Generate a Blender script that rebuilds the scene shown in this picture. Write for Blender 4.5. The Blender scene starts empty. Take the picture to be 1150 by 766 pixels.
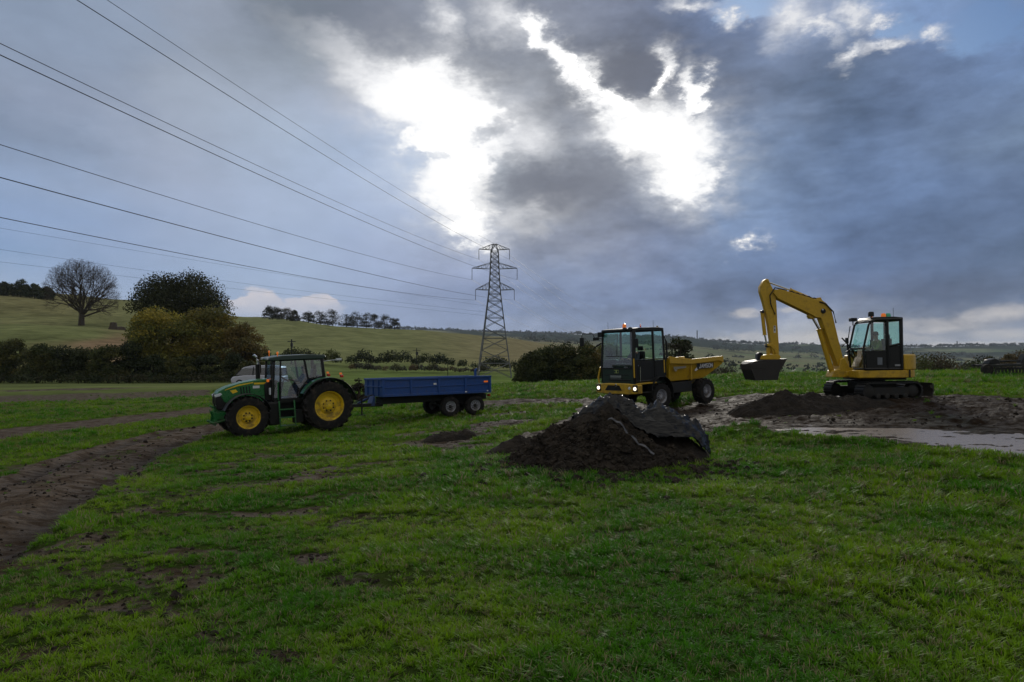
import bpy, bmesh, math, random
import numpy as np
from mathutils import Vector, Matrix, noise as mnoise

SC = bpy.context.scene
COL = SC.collection
R = math.radians
F = 767.0            # focal length in pixels of the 1150 px wide photograph
HV = 400.0           # image row of the true horizon
rng = np.random.RandomState(7)
random.seed(7)

# ------------------------------------------------------------------ camera
# eye point is the world origin height reference: the eye is at z = 0, ground about 1.7 m below
cam_d = bpy.data.cameras.new('camera')
cam_d.sensor_width = 36.0
cam_d.lens = 36.0 * F / 1150.0
cam_d.clip_start = 0.1
cam_d.clip_end = 20000
cam = bpy.data.objects.new('camera', cam_d)
COL.objects.link(cam)
cam.location = (0, 0, 0)
cam.rotation_euler = (R(90) + math.atan(17.0 / F), 0, 0)
SC.camera = cam

SC.view_settings.view_transform = 'Standard'
SC.view_settings.look = 'None'
SC.view_settings.exposure = 0.0
SC.view_settings.gamma = 1.0
SC.view_settings.use_curve_mapping = False
SC.cycles.volume_step_rate = 10
SC.cycles.volume_max_steps = 32
SC.cycles.volume_bounces = 0
SC.cycles.max_bounces = 6
SC.cycles.diffuse_bounces = 2
SC.cycles.glossy_bounces = 3
SC.cycles.transparent_max_bounces = 12

SUN_AZ, SUN_EL = R(14.0), R(17.5)     # azimuth to the right of straight ahead

# ------------------------------------------------------------------ node helper
def lin(c):
    return tuple((x / 12.92) if x <= 0.04045 else ((x + 0.055) / 1.055) ** 2.4 for x in c)
def lin255(c):
    return lin([x / 255.0 for x in c])

class NT:
    """small helper that writes node maths"""
    def __init__(s, tree):
        s.t = tree; s.n = tree.nodes; s.l = tree.links
    def new(s, kind, **kw):
        nd = s.n.new(kind)
        for k, v in kw.items(): setattr(nd, k, v)
        return nd
    def put(s, sock, v):
        if v is None: return
        if isinstance(v, bpy.types.NodeSocket): s.l.new(v, sock)
        else: sock.default_value = v
    def math(s, op, a, b=None, c=None, clamp=False):
        nd = s.new('ShaderNodeMath', operation=op, use_clamp=clamp)
        s.put(nd.inputs[0], a); s.put(nd.inputs[1], b)
        if c is not None: s.put(nd.inputs[2], c)
        return nd.outputs[0]
    def vmath(s, op, a, b=None, out=0):
        nd = s.new('ShaderNodeVectorMath', operation=op)
        s.put(nd.inputs[0], a)
        if b is not None: s.put(nd.inputs[1], b)
        return nd.outputs[out]
    def mix(s, f, a, b, blend='MIX'):
        nd = s.new('ShaderNodeMix', data_type='RGBA', blend_type=blend)
        s.put(nd.inputs[0], f); s.put(nd.inputs[6], a); s.put(nd.inputs[7], b)
        return nd.outputs[2]
    def smooth(s, v, a, b, o0=0.0, o1=1.0, kind='SMOOTHSTEP'):
        nd = s.new('ShaderNodeMapRange', interpolation_type=kind)
        s.put(nd.inputs[0], v); nd.inputs[1].default_value = a; nd.inputs[2].default_value = b
        nd.inputs[3].default_value = o0; nd.inputs[4].default_value = o1
        return nd.outputs[0]
    def noise(s, vec, scale, detail=4, rough=0.5, dist=0.0, out=0, lac=2.0):
        nd = s.new('ShaderNodeTexNoise')
        s.put(nd.inputs['Vector'], vec)
        nd.inputs['Scale'].default_value = scale; nd.inputs['Detail'].default_value = detail
        nd.inputs['Roughness'].default_value = rough; nd.inputs['Distortion'].default_value = dist
        nd.inputs['Lacunarity'].default_value = lac
        return nd.outputs[out]
    def ramp(s, v, stops, interp='LINEAR'):
        nd = s.new('ShaderNodeValToRGB'); r = nd.color_ramp; r.interpolation = interp
        while len(r.elements) > 1: r.elements.remove(r.elements[-1])
        r.elements[0].position = stops[0][0]; r.elements[0].color = tuple(stops[0][1]) + (1,) if len(stops[0][1]) == 3 else stops[0][1]
        for p, c in stops[1:]:
            e = r.elements.new(p); e.color = tuple(c) + (1,) if len(c) == 3 else c
        s.put(nd.inputs[0], v)
        return nd.outputs[0]
    def comb(s, x, y, z):
        nd = s.new('ShaderNodeCombineXYZ')
        s.put(nd.inputs[0], x); s.put(nd.inputs[1], y); s.put(nd.inputs[2], z)
        return nd.outputs[0]
    def sep(s, v):
        nd = s.new('ShaderNodeSeparateXYZ'); s.put(nd.inputs[0], v); return nd.outputs

# ------------------------------------------------------------------ sky
world = bpy.data.worlds.new('World'); SC.world = world; world.use_nodes = True
def build_sky():
    t = NT(world.node_tree); t.n.clear()
    out = t.new('ShaderNodeOutputWorld'); bg = t.new('ShaderNodeBackground')
    bg.inputs['Strength'].default_value = 0.1
    t.l.new(bg.outputs[0], out.inputs[0])
    sky = t.new('ShaderNodeTexSky', sky_type='NISHITA')
    sky.sun_disc = False; sky.sun_elevation = SUN_EL; sky.sun_rotation = SUN_AZ
    sky.altitude = 100; sky.air_density = 1.2; sky.dust_density = 1.0; sky.ozone_density = 3.0
    D = t.vmath('NORMALIZE', t.new('ShaderNodeTexCoord').outputs['Generated'])
    x, y, z = t.sep(D)
    hor = t.math('SQRT', t.math('ADD', t.math('MULTIPLY', x, x), t.math('MULTIPLY', y, y)))
    az0 = t.math('ARCTAN2', x, y)
    e0 = t.math('DIVIDE', z, t.math('MAXIMUM', hor, 0.02))
    # cloud turbulence: a warp of the bearing / height of every cloud edge
    P = t.vmath('MULTIPLY', D, (1.0, 1.0, 1.9))
    n1 = t.noise(P, 4.5, 5, 0.55, out=1)
    n2 = t.noise(P, 18.0, 7, 0.66, out=1)
    w1 = t.sep(n1); w2 = t.sep(n2)
    def warp(base, a, b, i):
        v = t.math('MULTIPLY_ADD', t.math('SUBTRACT', w1[i], 0.5), a, base)
        return t.math('MULTIPLY_ADD', t.math('SUBTRACT', w2[i], 0.5), b, v)
    az = warp(az0, 0.16, 0.07, 0)
    e = warp(e0, 0.08, 0.05, 1)
    azb = warp(az0, 0.05, 0.10, 0)
    eb = warp(e0, 0.04, 0.09, 1)
    azs = warp(az0, 0.10, 0.10, 1)
    es = warp(e0, 0.07, 0.09, 2)
    # broad colours of the cloud deck, by bearing and height
    U = [0, 105, 209, 314, 418, 523, 627, 732, 836, 941, 1045, 1150]
    V = [0, 40, 80, 120, 160, 200, 240, 280, 320, 350, 370, 390]
    G = [
     [(135,150,178),(135,150,178),(143,152,174),(113,123,141),(122,130,146),(150,157,172),(112,120,140),(115,124,146),(125,150,195),(140,152,176),(125,155,200),(120,138,170)],
     [(138,152,180),(135,150,178),(142,152,174),(110,119,136),(120,126,140),(140,146,158),(130,136,150),(110,118,137),(104,117,144),(108,123,150),(105,128,168),(110,138,182)],
     [(140,153,180),(136,150,178),(150,160,182),(152,162,180),(138,143,153),(120,126,138),(150,155,165),(112,119,136),(103,114,138),(95,111,140),(98,115,150),(100,118,150)],
     [(138,150,178),(140,152,180),(152,163,185),(160,172,198),(165,175,195),(180,186,196),(138,143,154),(115,121,136),(112,123,148),(92,109,140),(92,110,145),(98,115,145)],
     [(118,134,164),(135,148,175),(155,165,190),(160,175,200),(165,182,210),(195,202,212),(142,147,158),(150,156,168),(122,138,168),(95,114,148),(95,112,145),(102,119,146)],
     [(138,158,194),(146,161,192),(158,170,198),(160,175,205),(170,185,210),(200,208,218),(116,120,130),(150,156,168),(128,146,177),(100,120,158),(94,114,151),(94,111,144)],
     [(134,157,198),(144,162,198),(155,170,202),(160,175,205),(165,180,208),(190,198,210),(128,132,142),(140,149,170),(110,130,166),(99,119,157),(94,114,151),(88,105,138)],
     [(130,155,195),(140,160,198),(150,168,202),(155,172,205),(160,175,205),(165,175,200),(148,155,173),(127,139,168),(114,131,164),(92,112,150),(90,108,142),(85,102,132)],
     [(146,166,200),(148,167,202),(145,165,200),(150,168,200),(150,165,195),(140,152,182),(125,140,170),(110,126,160),(100,118,152),(88,106,142),(88,104,135),(90,105,132)],
     [(158,174,205),(158,174,205),(150,168,200),(150,166,196),(140,155,185),(130,145,178),(120,135,168),(108,124,158),(102,118,150),(108,120,147),(116,127,149),(124,133,152)],
     [(162,178,205),(160,176,205),(152,170,200),(148,164,195),(142,157,188),(132,147,178),(125,140,170),(122,135,162),(136,145,163),(140,147,164),(136,144,160),(140,147,162)],
     [(162,178,205),(160,176,205),(155,172,200),(150,166,196),(148,160,186),(142,153,178),(150,157,176),(160,164,176),(176,177,180),(180,180,182),(168,174,184),(160,166,176)]]
    for j in range(12):
        for i in range(12):
            r_, g_, b_ = G[j][i]
            if i < 4: G[j][i] = (r_ + 2, g_ + 2, b_ - 3)
            if j >= 9: G[j][i] = tuple(q + (14 if i >= 7 else 5) for q in G[j][i])
            if i >= 8 and j in (2, 3, 4, 5, 6, 7): G[j][i] = (r_ + 6, g_ + 8, b_ + 7)
    def bil(u, v):
        def loc(A, q):
            q = min(max(q, A[0]), A[-1]); i = max(k for k in range(len(A)) if A[k] <= q); i = min(i, len(A) - 2)
            return i, (q - A[i]) / (A[i + 1] - A[i])
        i, fu = loc(U, u); j, fv = loc(V, v)
        return [(G[j][i][c] * (1 - fu) + G[j][i + 1][c] * fu) * (1 - fv) + (G[j + 1][i][c] * (1 - fu) + G[j + 1][i + 1][c] * fu) * fv for c in range(3)]
    EDGE = R(46)
    AZS = [-R(38) + k * R(76) / 19 for k in range(20)]
    fac = t.smooth(az, -math.pi, math.pi, kind='LINEAR')
    side = (168, 168, 168)      # unseen rear sky, made brighter to light surfaces facing the camera
    rows = []
    ES = [0.0, 0.02, 0.045, 0.08, 0.12, 0.165, 0.21, 0.26, 0.31, 0.36, 0.41, 0.47, 0.60]
    for ev in ES:
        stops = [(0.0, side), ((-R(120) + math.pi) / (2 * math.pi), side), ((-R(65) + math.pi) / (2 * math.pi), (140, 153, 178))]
        for a in AZS:
            u = 575 + F * math.tan(a); v = HV - F * ev / math.cos(a)
            stops.append(((a + math.pi) / (2 * math.pi), bil(u, max(v, 0))))
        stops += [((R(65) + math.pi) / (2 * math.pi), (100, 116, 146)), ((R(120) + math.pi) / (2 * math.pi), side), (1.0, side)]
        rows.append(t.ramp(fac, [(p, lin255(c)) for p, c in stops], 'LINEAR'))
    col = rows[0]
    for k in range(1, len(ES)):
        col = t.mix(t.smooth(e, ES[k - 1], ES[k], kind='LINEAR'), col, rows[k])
    col = t.mix(t.smooth(e, 0.60, 1.4), col, lin255((216, 213, 205)) + (1,))  # overhead sky out of view, brightened to light the ground
    # openings to the clear sky behind
    def ell(u, v, ru, rv, rot, A, E):
        px = (u - 575) / F; a = math.atan(px); ee = (HV - v) / F * math.cos(a)
        ra = ru / F * math.cos(a) ** 2; re = rv / F * math.cos(a)
        dx = t.math('SUBTRACT', A, a); dy = t.math('SUBTRACT', E, ee)
        c, s_ = math.cos(R(rot)), math.sin(R(rot))       # rot: downwards to the right in the picture
        p = t.math('MULTIPLY_ADD', dx, c / ra, t.math('MULTIPLY', dy, -s_ / ra))
        q = t.math('MULTIPLY_ADD', dx, s_ / re, t.math('MULTIPLY', dy, c / re))
        return t.math('SUBTRACT', 1.0, t.math('SQRT', t.math('MULTIPLY_ADD', p, p, t.math('MULTIPLY', q, q))))
    def union(lst, A=None, E=None):
        acc = None
        for q in lst:
            v = ell(*q, A or azb, E or eb)
            acc = v if acc is None else t.math('SMOOTH_MAX', acc, v, 0.25)
        return acc
    blue = union([(1110, 20, 70, 42, 0), (850, 2, 45, 18, 0), (1020, 25, 30, 14, 20)])
    bm = t.smooth(blue, -0.15, 0.55)
    nish = t.mix(1.0, sky.outputs[0], (0.34, 0.47, 0.68, 1), 'MULTIPLY')
    # fine texture of the deck
    f1 = t.noise(t.vmath('MULTIPLY', D, (1, 1, 1.7)), 6.0, 9, 0.60)
    f2 = t.noise(t.vmath('MULTIPLY', D, (1, 1, 2.2)), 26.0, 6, 0.6)
    rightness = t.smooth(az0, -0.25, 0.15)
    amp = t.math('MULTIPLY_ADD', rightness, 0.75, 0.28)
    tx = t.math('ADD', t.math('MULTIPLY', t.math('SUBTRACT', f1, 0.5), 1.35), t.math('MULTIPLY', t.math('SUBTRACT', f2, 0.5), 0.5))
    # banks of cloud with firmer upper edges
    f3 = t.noise(t.vmath('MULTIPLY', t.vmath('ADD', D, (3.1, 0, 0)), (1, 1, 2.8)), 4.2, 9, 0.62)
    f4 = t.noise(t.vmath('MULTIPLY', t.vmath('ADD', D, (0, 0, 0.012)), (1, 1, 2.8)), 13.0, 8, 0.6)
    bank = t.math('ADD', t.math('MULTIPLY', t.math('SUBTRACT', t.smooth(f3, 0.46, 0.56), 0.5), 0.13), t.math('MULTIPLY', t.math('SUBTRACT', t.smooth(f4, 0.44, 0.62), 0.5), 0.06))
    mod = t.math('ADD', t.math('MULTIPLY_ADD', tx, amp, 1.08), t.math('MULTIPLY', bank, t.math('MULTIPLY_ADD', rightness, 0.75, 0.25)))
    vs = t.new('ShaderNodeVectorMath', operation='SCALE'); t.put(vs.inputs[0], col); t.put(vs.inputs['Scale'], mod)
    col = vs.outputs[0]
    # lighter lit cloud tops / thin places
    soft = union([(430, 92, 80, 16, 30), (500, 22, 14, 22, -30), (585, 150, 30, 22, 0), (590, 238, 42, 14, -15), (965, 62, 20, 7, -25), (1010, 52, 36, 7, -12), (1074, 33, 15, 8, 10),
                  (897, 14, 26, 22, 20), (925, 28, 24, 9, 35), (975, 18, 20, 10, 10), (830, 18, 12, 8, 20), (790, 0, 22, 8, 20), (560, 20, 22, 20, 40), (1010, 22, 10, 7, 0)], azs, es)
    sm = t.math('MULTIPLY', t.math('POWER', t.smooth(soft, -1.3, 0.75, kind='LINEAR'), 1.8), t.math('MULTIPLY_ADD', f2, 1.1, 0.35), clamp=True)
    col = t.mix(sm, col, (0.80, 0.81, 0.84, 1))
    ca, ce = warp(az0, 0.03, 0.075, 0), warp(e0, 0.02, 0.045, 1)
    cum = union([(288, 345, 34, 24, 0), (350, 348, 36, 17, 5), (318, 356, 60, 12, 0)], ca, ce)
    cum = t.math('MULTIPLY', t.smooth(cum, -0.05, 0.16), t.smooth(e0, 0.045, 0.085, 0.25, 1.0))
    col = t.mix(t.math('MULTIPLY', cum, t.math('MULTIPLY_ADD', f2, 1.5, 0.02), clamp=True), col, lin255((212, 208, 214)) + (1,))
    lowb = union([(1115, 352, 48, 7, -8), (1040, 364, 60, 6, 0), (960, 378, 70, 5, 0), (850, 384, 70, 4.5, 0), (900, 350, 14, 4, 0), (845, 375, 16, 4, 0), (1130, 372, 40, 6, 0), (655, 380, 22, 4, 0), (1090, 385, 60, 4, 0), (840, 352, 12, 4, 0)], warp(az0, 0.04, 0.06, 0), warp(e0, 0.015, 0.022, 1))
    col = t.mix(t.math('MULTIPLY', t.smooth(lowb, -0.9, 0.5), t.math('MULTIPLY_ADD', f2, 1.4, -0.15), clamp=True), col, lin255((214, 208, 204)) + (1,))
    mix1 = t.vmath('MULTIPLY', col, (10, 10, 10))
    mix1 = t.mix(t.math('MULTIPLY', bm, t.math('SUBTRACT', 1.0, sm)), mix1, nish)
    gap = union([(492, 112, 64, 34, 14), (512, 160, 44, 34, 0), (518, 196, 38, 30, 0), (512, 226, 34, 22, 15), (528, 254, 24, 17, 0), (472, 160, 20, 12, 0), (548, 128, 26, 16, 15),
                 (600, 34, 18, 10, 45), (632, 66, 40, 11, 45), (664, 92, 26, 15, 45), (694, 112, 34, 22, 35), (744, 84, 11, 24, 12), (780, 98, 11, 24, 0),
                 (732, 146, 42, 28, 15), (762, 156, 40, 34, 0), (772, 192, 27, 30, 0), (770, 206, 24, 16, 0)])
    dark = union([(708, 84, 28, 22, 20), (632, 206, 74, 34, -8), (600, 180, 26, 26, 0)])
    gap = t.math('MULTIPLY_ADD', t.smooth(dark, -0.3, 0.4), -1.0, gap)
    wisp = union([(545, 150, 26, 8, -25), (488, 178, 14, 7, 10), (462, 180, 16, 12, 0), (556, 196, 10, 16, 0)], azs, es)
    gap = t.math('MULTIPLY_ADD', t.smooth(wisp, -0.6, 0.6), -0.55, gap)
    # translucent glow round the gaps, then the burning white inside
    glow = t.math('POWER', t.smooth(gap, -1.9, 0.05, kind='LINEAR'), 2.6)
    mix2 = t.mix(t.math('MULTIPLY', glow, 0.70), mix1, (8.8, 8.9, 9.2, 1))
    mix2 = t.mix(t.math('POWER', t.smooth(gap, -0.70, 0.30), 1.5), mix2, (10.8, 10.8, 10.8, 1))
    mix2 = t.mix(t.smooth(gap, 0.2, 0.8), mix2, (24.0, 23.6, 23.0, 1))
    spot = union([(843, 271, 8, 5, 0)])
    mix2 = t.mix(t.math('POWER', t.smooth(spot, -2.6, 0.6, kind='LINEAR'), 3.2), mix2, (10, 9.9, 9.8, 1))
    # the heavy dark lump of cloud between the two openings
    lump = union([(628, 212, 84, 28, -8), (712, 84, 56, 24, 10)], azs, es)
    mix2 = t.mix(t.math('MULTIPLY', t.smooth(lump, -0.8, 0.9), 0.72), mix2, tuple(10 * q for q in lin255((108, 112, 124))) + (1,))
    # ground-coloured below the horizon
    mix2 = t.mix(t.smooth(z, -0.05, -0.01, 1, 0), mix2, (0.5, 0.55, 0.45, 1))
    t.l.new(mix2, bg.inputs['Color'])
build_sky()
world.cycles.sampling_method = 'MANUAL'
world.cycles.sample_map_resolution = 1024

sun_d = bpy.data.lights.new('sun', 'SUN'); sun_d.energy = 1.5; sun_d.angle = R(10); sun_d.color = (1.0, 0.93, 0.82)
sun = bpy.data.objects.new('sun', sun_d); COL.objects.link(sun)
sv = Vector((math.sin(SUN_AZ) * math.cos(SUN_EL), math.cos(SUN_AZ) * math.cos(SUN_EL), math.sin(SUN_EL)))
sun.rotation_euler = sv.to_track_quat('Z', 'Y').to_euler()
sun.location = sv * 100
# ------------------------------------------------------------------ terrain heights (z = 0 is the eye)
def pt(u, v, d):
    """world point seen at picture position u, v at depth d"""
    return Vector(((u - 575) * d / F, d, (HV - v) * d / F))

TU = np.array([-900, -300, 0, 150, 290, 450, 560, 640, 720, 860, 1000, 1150, 1500, 2200], float)
TD = np.array([60, 90, 130, 190, 260, 340, 450, 650, 1000, 1500, 2200, 3000, 3800, 5500], float)
def vz(v, d): return (HV - v) * d / F
TZ = np.zeros((len(TU), len(TD)))
prof = {   # per bearing: distance -> image row of the ground there
 -900: [430, 424, 404, 375, 352, 345, 345, 352, 370, 385, 395, 398, 400, 400],
 -300: [434, 427, 410, 375, 344, 337, 341, 350, 370, 385, 392, 398, 400, 400],
 0:    [437, 429, 408, 364, 331, 327, 334, 350, 365, 378, 390, 395, 398, 400],
 150:  [437, 429, 410, 373, 345, 338, 344, 356, 370, 380, 390, 395, 398, 400],
 290:  [436, 428, 415, 398, 378, 360, 358, 364, 370, 376, 380, 385, 390, 398],
 450:  [435, 428, 421, 405, 390, 375, 369, 373, 378, 379, 378, 370, 374, 390],
 560:  [433, 428, 423, 411, 398, 387, 379, 380, 385, 384, 378, 373, 375, 390],
 640:  [432, 429, 425, 412, 402, 397, 393, 390, 390, 386, 382, 375, 378, 390],
 720:  [430, 434, 438, 430, 418, 408, 402, 398, 396, 391, 385, 379, 382, 392],
 860:  [424, 438, 455, 450, 435, 425, 420, 416, 411, 404, 395, 387, 390, 396],
 1000: [420, 440, 465, 470, 455, 440, 430, 424, 419, 411, 402, 391, 393, 398],
 1150: [419, 436, 462, 470, 460, 448, 438, 430, 423, 414, 402, 389, 392, 398],
 1500: [418, 430, 450, 462, 455, 448, 438, 430, 423, 414, 402, 390, 393, 398],
 2200: [418, 430, 450, 462, 455, 448, 438, 430, 423, 414, 402, 392, 395, 400],
}
for i, u in enumerate(TU):
    for j, d in enumerate(TD): TZ[i, j] = vz(prof[int(u)][j], d)

def vnoise(x, y, seed=0):
    """cheap smooth value noise, vectorised"""
    xi = np.floor(x).astype(np.int64); yi = np.floor(y).astype(np.int64)
    fx = x - xi; fy = y - yi
    fx = fx * fx * (3 - 2 * fx); fy = fy * fy * (3 - 2 * fy)
    def h(a, b):
        n = (a * 374761393 + b * 668265263 + seed * 974711) & 0xFFFFFFFF
        n = ((n ^ (n >> 13)) * 1274126177) & 0xFFFFFFFF
        return ((n ^ (n >> 16)) & 0xFFFF) / 65535.0
    return (h(xi, yi) * (1 - fx) + h(xi + 1, yi) * fx) * (1 - fy) + (h(xi, yi + 1) * (1 - fx) + h(xi + 1, yi + 1) * fx) * fy
def fbm(x, y, seed=0, octv=4, gain=0.5):
    x = np.asarray(x, float); y = np.asarray(y, float)
    s = 0; a = 1; tot = 0
    for k in range(octv):
        s = s + a * vnoise(x, y, seed + k * 17); tot += a; a *= gain; x = x * 2.03 + 11.3; y = y * 2.03 + 5.7
    return s / tot - 0.5
def sstep(a, b, x):
    t_ = np.clip((x - a) / (b - a), 0, 1); return t_ * t_ * (3 - 2 * t_)

def plateau(x, y):
    base = -1.7 - 0.58 * sstep(-2, 26, y) * 1.0 + 0.0
    sx = 16 * np.tanh(x / 16.0) * 0.068
    z = base + sx * sstep(2, 18, y)
    z = z + 0.10 * sstep(26, 55, y) * sstep(-20, 20, x)
    g = lambda cx, cy, r: np.exp(-((x - cx) ** 2 + (y - cy) ** 2) / (r * r))
    z = z - 0.20 * g(-1.8, 29.5, 5) - 0.24 * g(7.2, 27.3, 3.6) + 0.10 * g(13, 23, 3.5) - 0.07 * g(-8.5, 26, 4)
    return z
def ground_base(x, y):
    x = np.asarray(x, float); y = np.asarray(y, float)
    d = np.maximum(y, 0.35 * np.hypot(x, y)); d = np.maximum(d, 1.0)
    u = 575 + F * x / d
    near = plateau(x, y)
    dd = np.clip(d, TD[0], TD[-1])
    lu = np.clip(u, TU[0], TU[-1])
    iu = np.clip(np.searchsorted(TU, lu) - 1, 0, len(TU) - 2); fu = (lu - TU[iu]) / (TU[iu + 1] - TU[iu])
    fu = fu * fu * (3 - 2 * fu) * 0.6 + fu * 0.4
    ld = np.log(dd); LD = np.log(TD)
    jd = np.clip(np.searchsorted(LD, ld) - 1, 0, len(TD) - 2); fd = (ld - LD[jd]) / (LD[jd + 1] - LD[jd])
    fd = fd * fd * (3 - 2 * fd) * 0.5 + fd * 0.5
    far = (TZ[iu, jd] * (1 - fu) + TZ[iu + 1, jd] * fu) * (1 - fd) + (TZ[iu, jd + 1] * (1 - fu) + TZ[iu + 1, jd + 1] * fu) * fd
    k = sstep(45, 66, d)
    return near * (1 - k) + far * k

# ------------------------------------------------------------------ tracks and mud, laid out on the ground
def gp(u, v):
    """ground point seen at picture position u, v (near field)"""
    lo, hi = 1.5, 70.0
    d = 10.0
    for _ in range(60):
        d = (lo + hi) / 2
        if (HV - v) * d / F > float(ground_base((u - 575) * d / F, d)): lo = d
        else: hi = d
    return ((u - 575) * d / F, d)
def seg_dist(x, y, pts):
    best = np.full(np.shape(x), 1e9); 
    for (x0, y0), (x1, y1) in zip(pts[:-1], pts[1:]):
        dx, dy = x1 - x0, y1 - y0; L = dx * dx + dy * dy + 1e-9
        t_ = np.clip(((x - x0) * dx + (y - y0) * dy) / L, 0, 1)
        best = np.minimum(best, np.hypot(x - x0 - t_ * dx, y - y0 - t_ * dy))
    return best
def seg_w(x, y, rows):
    """rows: (u, v_top, v_bottom) -> signed inside measure of a strip between two picture rows"""
    return 1 + poly_d(x, y, [gp(u, a) for u, a, b in rows] + [gp(u, b) for u, a, b in rows[::-1]]) / 0.55
def poly_in(x, y, pts):
    inside = np.zeros(np.shape(x), bool); n = len(pts)
    for i in range(n):
        x0, y0 = pts[i]; x1, y1 = pts[(i + 1) % n]
        c = ((y0 > y) != (y1 > y)) & (x < (x1 - x0) * (y - y0) / (y1 - y0 + 1e-12) + x0)
        inside ^= c
    return inside
def poly_d(x, y, pts):
    d = seg_dist(x, y, pts + [pts[0]])
    return np.where(poly_in(x, y, pts), -d, d)

def W(L): return [gp(u, v) for u, v in L]
TRACK_ROWS = [(-120, 575, 740), (-60, 553, 690), (0, 534, 636), (60, 514, 588), (130, 496, 541), (190, 482, 507), (235, 476, 488), (262, 474, 482)]
TRACK_EDGE = [[(0, 545), (60, 522), (130, 501), (200, 482), (250, 474)], [(0, 622), (60, 577), (130, 531), (190, 500), (240, 482)]]
MUD_R = [(655, 450), (700, 452), (760, 458), (800, 448), (850, 441), (930, 443), (1000, 443), (1060, 444), (1150, 447), (1350, 452), (1400, 540), (1150, 514),
         (1080, 506), (1000, 499), (940, 494), (880, 489), (845, 484), (800, 487), (760, 488), (700, 500), (640, 512), (596, 520), (580, 508), (610, 486), (640, 466)]
PUD = [(850, 487), (905, 483), (960, 480), (1040, 477), (1150, 479), (1280, 482), (1320, 535), (1150, 514), (1085, 507), (1010, 501), (940, 496), (885, 491)]
MUD_R_W, PUD_W = W(MUD_R), W(PUD)
PATCHES = [  # u, v, half width px, half height px, strength
 (565, 477, 50, 4, .95), (520, 501, 55, 6, .95), (600, 490, 40, 5, .95), (555, 466, 60, 3, .8), (480, 486, 40, 3, .7), (410, 508, 60, 3, .7), (350, 541, 60, 3, .85),
 (500, 494, 38, 7, 1.0), (530, 487, 40, 5, .8), (455, 497, 30, 3, .6), (330, 512, 70, 3, .7), (300, 533, 60, 4, .9), (375, 537, 60, 5, .8), (265, 545, 40, 4, .5),
 (430, 520, 60, 3, .8), (560, 452, 60, 4, .9), (520, 505, 60, 3, .5), (150, 625, 60, 7, .6), (70, 668, 55, 8, .6), (20, 720, 45, 10, .6), (260, 590, 45, 5, .5),
 (370, 622, 42, 5, .8), (620, 572, 38, 4, .8), (690, 600, 60, 4, .5), (800, 625, 50, 4, .5), (200, 660, 60, 6, .4), (640, 588, 30, 3, .6), (560, 640, 40, 4, .35),
 (390, 690, 40, 6, .35), (330, 560, 40, 4, .45), (190, 560, 30, 8, .45), (110, 600, 30, 14, .6), (420, 478, 60, 4, .5), (700, 440, 40, 3, .4), (100, 640, 70, 8, .5), (800, 560, 70, 3, .25), (1020, 540, 60, 3, .2)]
def masks(x, y):
    """mud amount 0..1, wheel-rut depth, wet amount at ground points"""
    x = np.asarray(x, float); y = np.asarray(y, float)
    r = np.hypot(x, y)
    wx = x + fbm(x * 0.9, y * 0.9, 5, 4) * 1.0; wy = y + fbm(x * 0.9, y * 0.9, 9, 4) * 1.1
    n = fbm(x * 1.7, y * 1.7, 21, 4)
    mud = np.zeros(x.shape); rut = np.zeros(x.shape)
    near = (r < 75) & (y > 0.5)
    if near.any():
        X, Y, N, WX, WY = x[near], y[near], n[near], wx[near], wy[near]
        s = seg_w(X + (WX - X) * 0.5, Y + (WY - Y) * 0.5, TRACK_ROWS)
        m = sstep(1.12, 0.86, s + N * 0.5) * 0.97
        m *= 1 - 0.5 * sstep(-0.6, -1.6, s) * sstep(0.0, 0.22, N)        # thin grass left on the crown
        rt = np.zeros(X.shape)
        for e in TRACK_EDGE:
            d = seg_dist(X, Y, W(e)); rt += np.exp(-(d / 0.32) ** 2) * 0.9 - np.exp(-((d - 0.55) / 0.2) ** 2) * 0.4
        # farther tracks
        for rows, k in (([(-120, 492, 508), (0, 482, 494), (110, 470, 480), (180, 462, 470), (238, 457, 463)], .95),
                        ([(-120, 446, 456), (0, 444, 452), (120, 441, 449), (235, 437, 444)], .62),
                        ([(-100, 438, 441), (0, 437.5, 440), (110, 435, 437.5), (240, 431, 433)], .8),
                        ([(530, 452, 455), (575, 448, 453), (620, 447, 453), (680, 447, 455)], .95),
                        ([(-60, 462, 464), (100, 456, 458), (238, 450, 452)], .45)):
            s = seg_w(X, Y + (WY - Y) * 0.4, rows)
            m = np.maximum(m, sstep(1.3, 0.9, s + N * 0.8) * k)
        d = poly_d(X + (WX - X) * 0.5, Y + (WY - Y) * 0.35, MUD_R_W)
        m = np.maximum(m, sstep(0.25, -0.25, d + N * 1.0))
        for (u, v, hw, hh, k) in PATCHES:
            cx, cy = gp(u, v); ex = abs(gp(u + hw, v)[0] - cx); ey = max(abs(gp(u, v - hh)[1] - cy), 0.12)
            q = np.hypot((WX - cx) / ex, (WY - cy) / ey)
            m = np.maximum(m, sstep(1.25, 0.3, q + N * 1.8) * k)
        U_ = 575 + F * X / np.maximum(Y, .5)
        thin = sstep(0.02, 0.16, fbm(X * 1.1, Y * 1.6, 77, 5, .6)) * sstep(620, 330, U_) * sstep(26, 16, Y)
        m = np.maximum(m, thin * 0.62)
        mud[near] = m; rut[near] = rt
    pud = poly_d(x, y, PUD_W) + fbm(x * 1.3, y * 2.6, 79, 4) * 0.75 if near.any() else np.full(x.shape, 9.0)
    return mud, rut, pud
EYE_G = 0.0
PUD_Z = float(ground_base(*gp(1040, 493))) - 0.012
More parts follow.
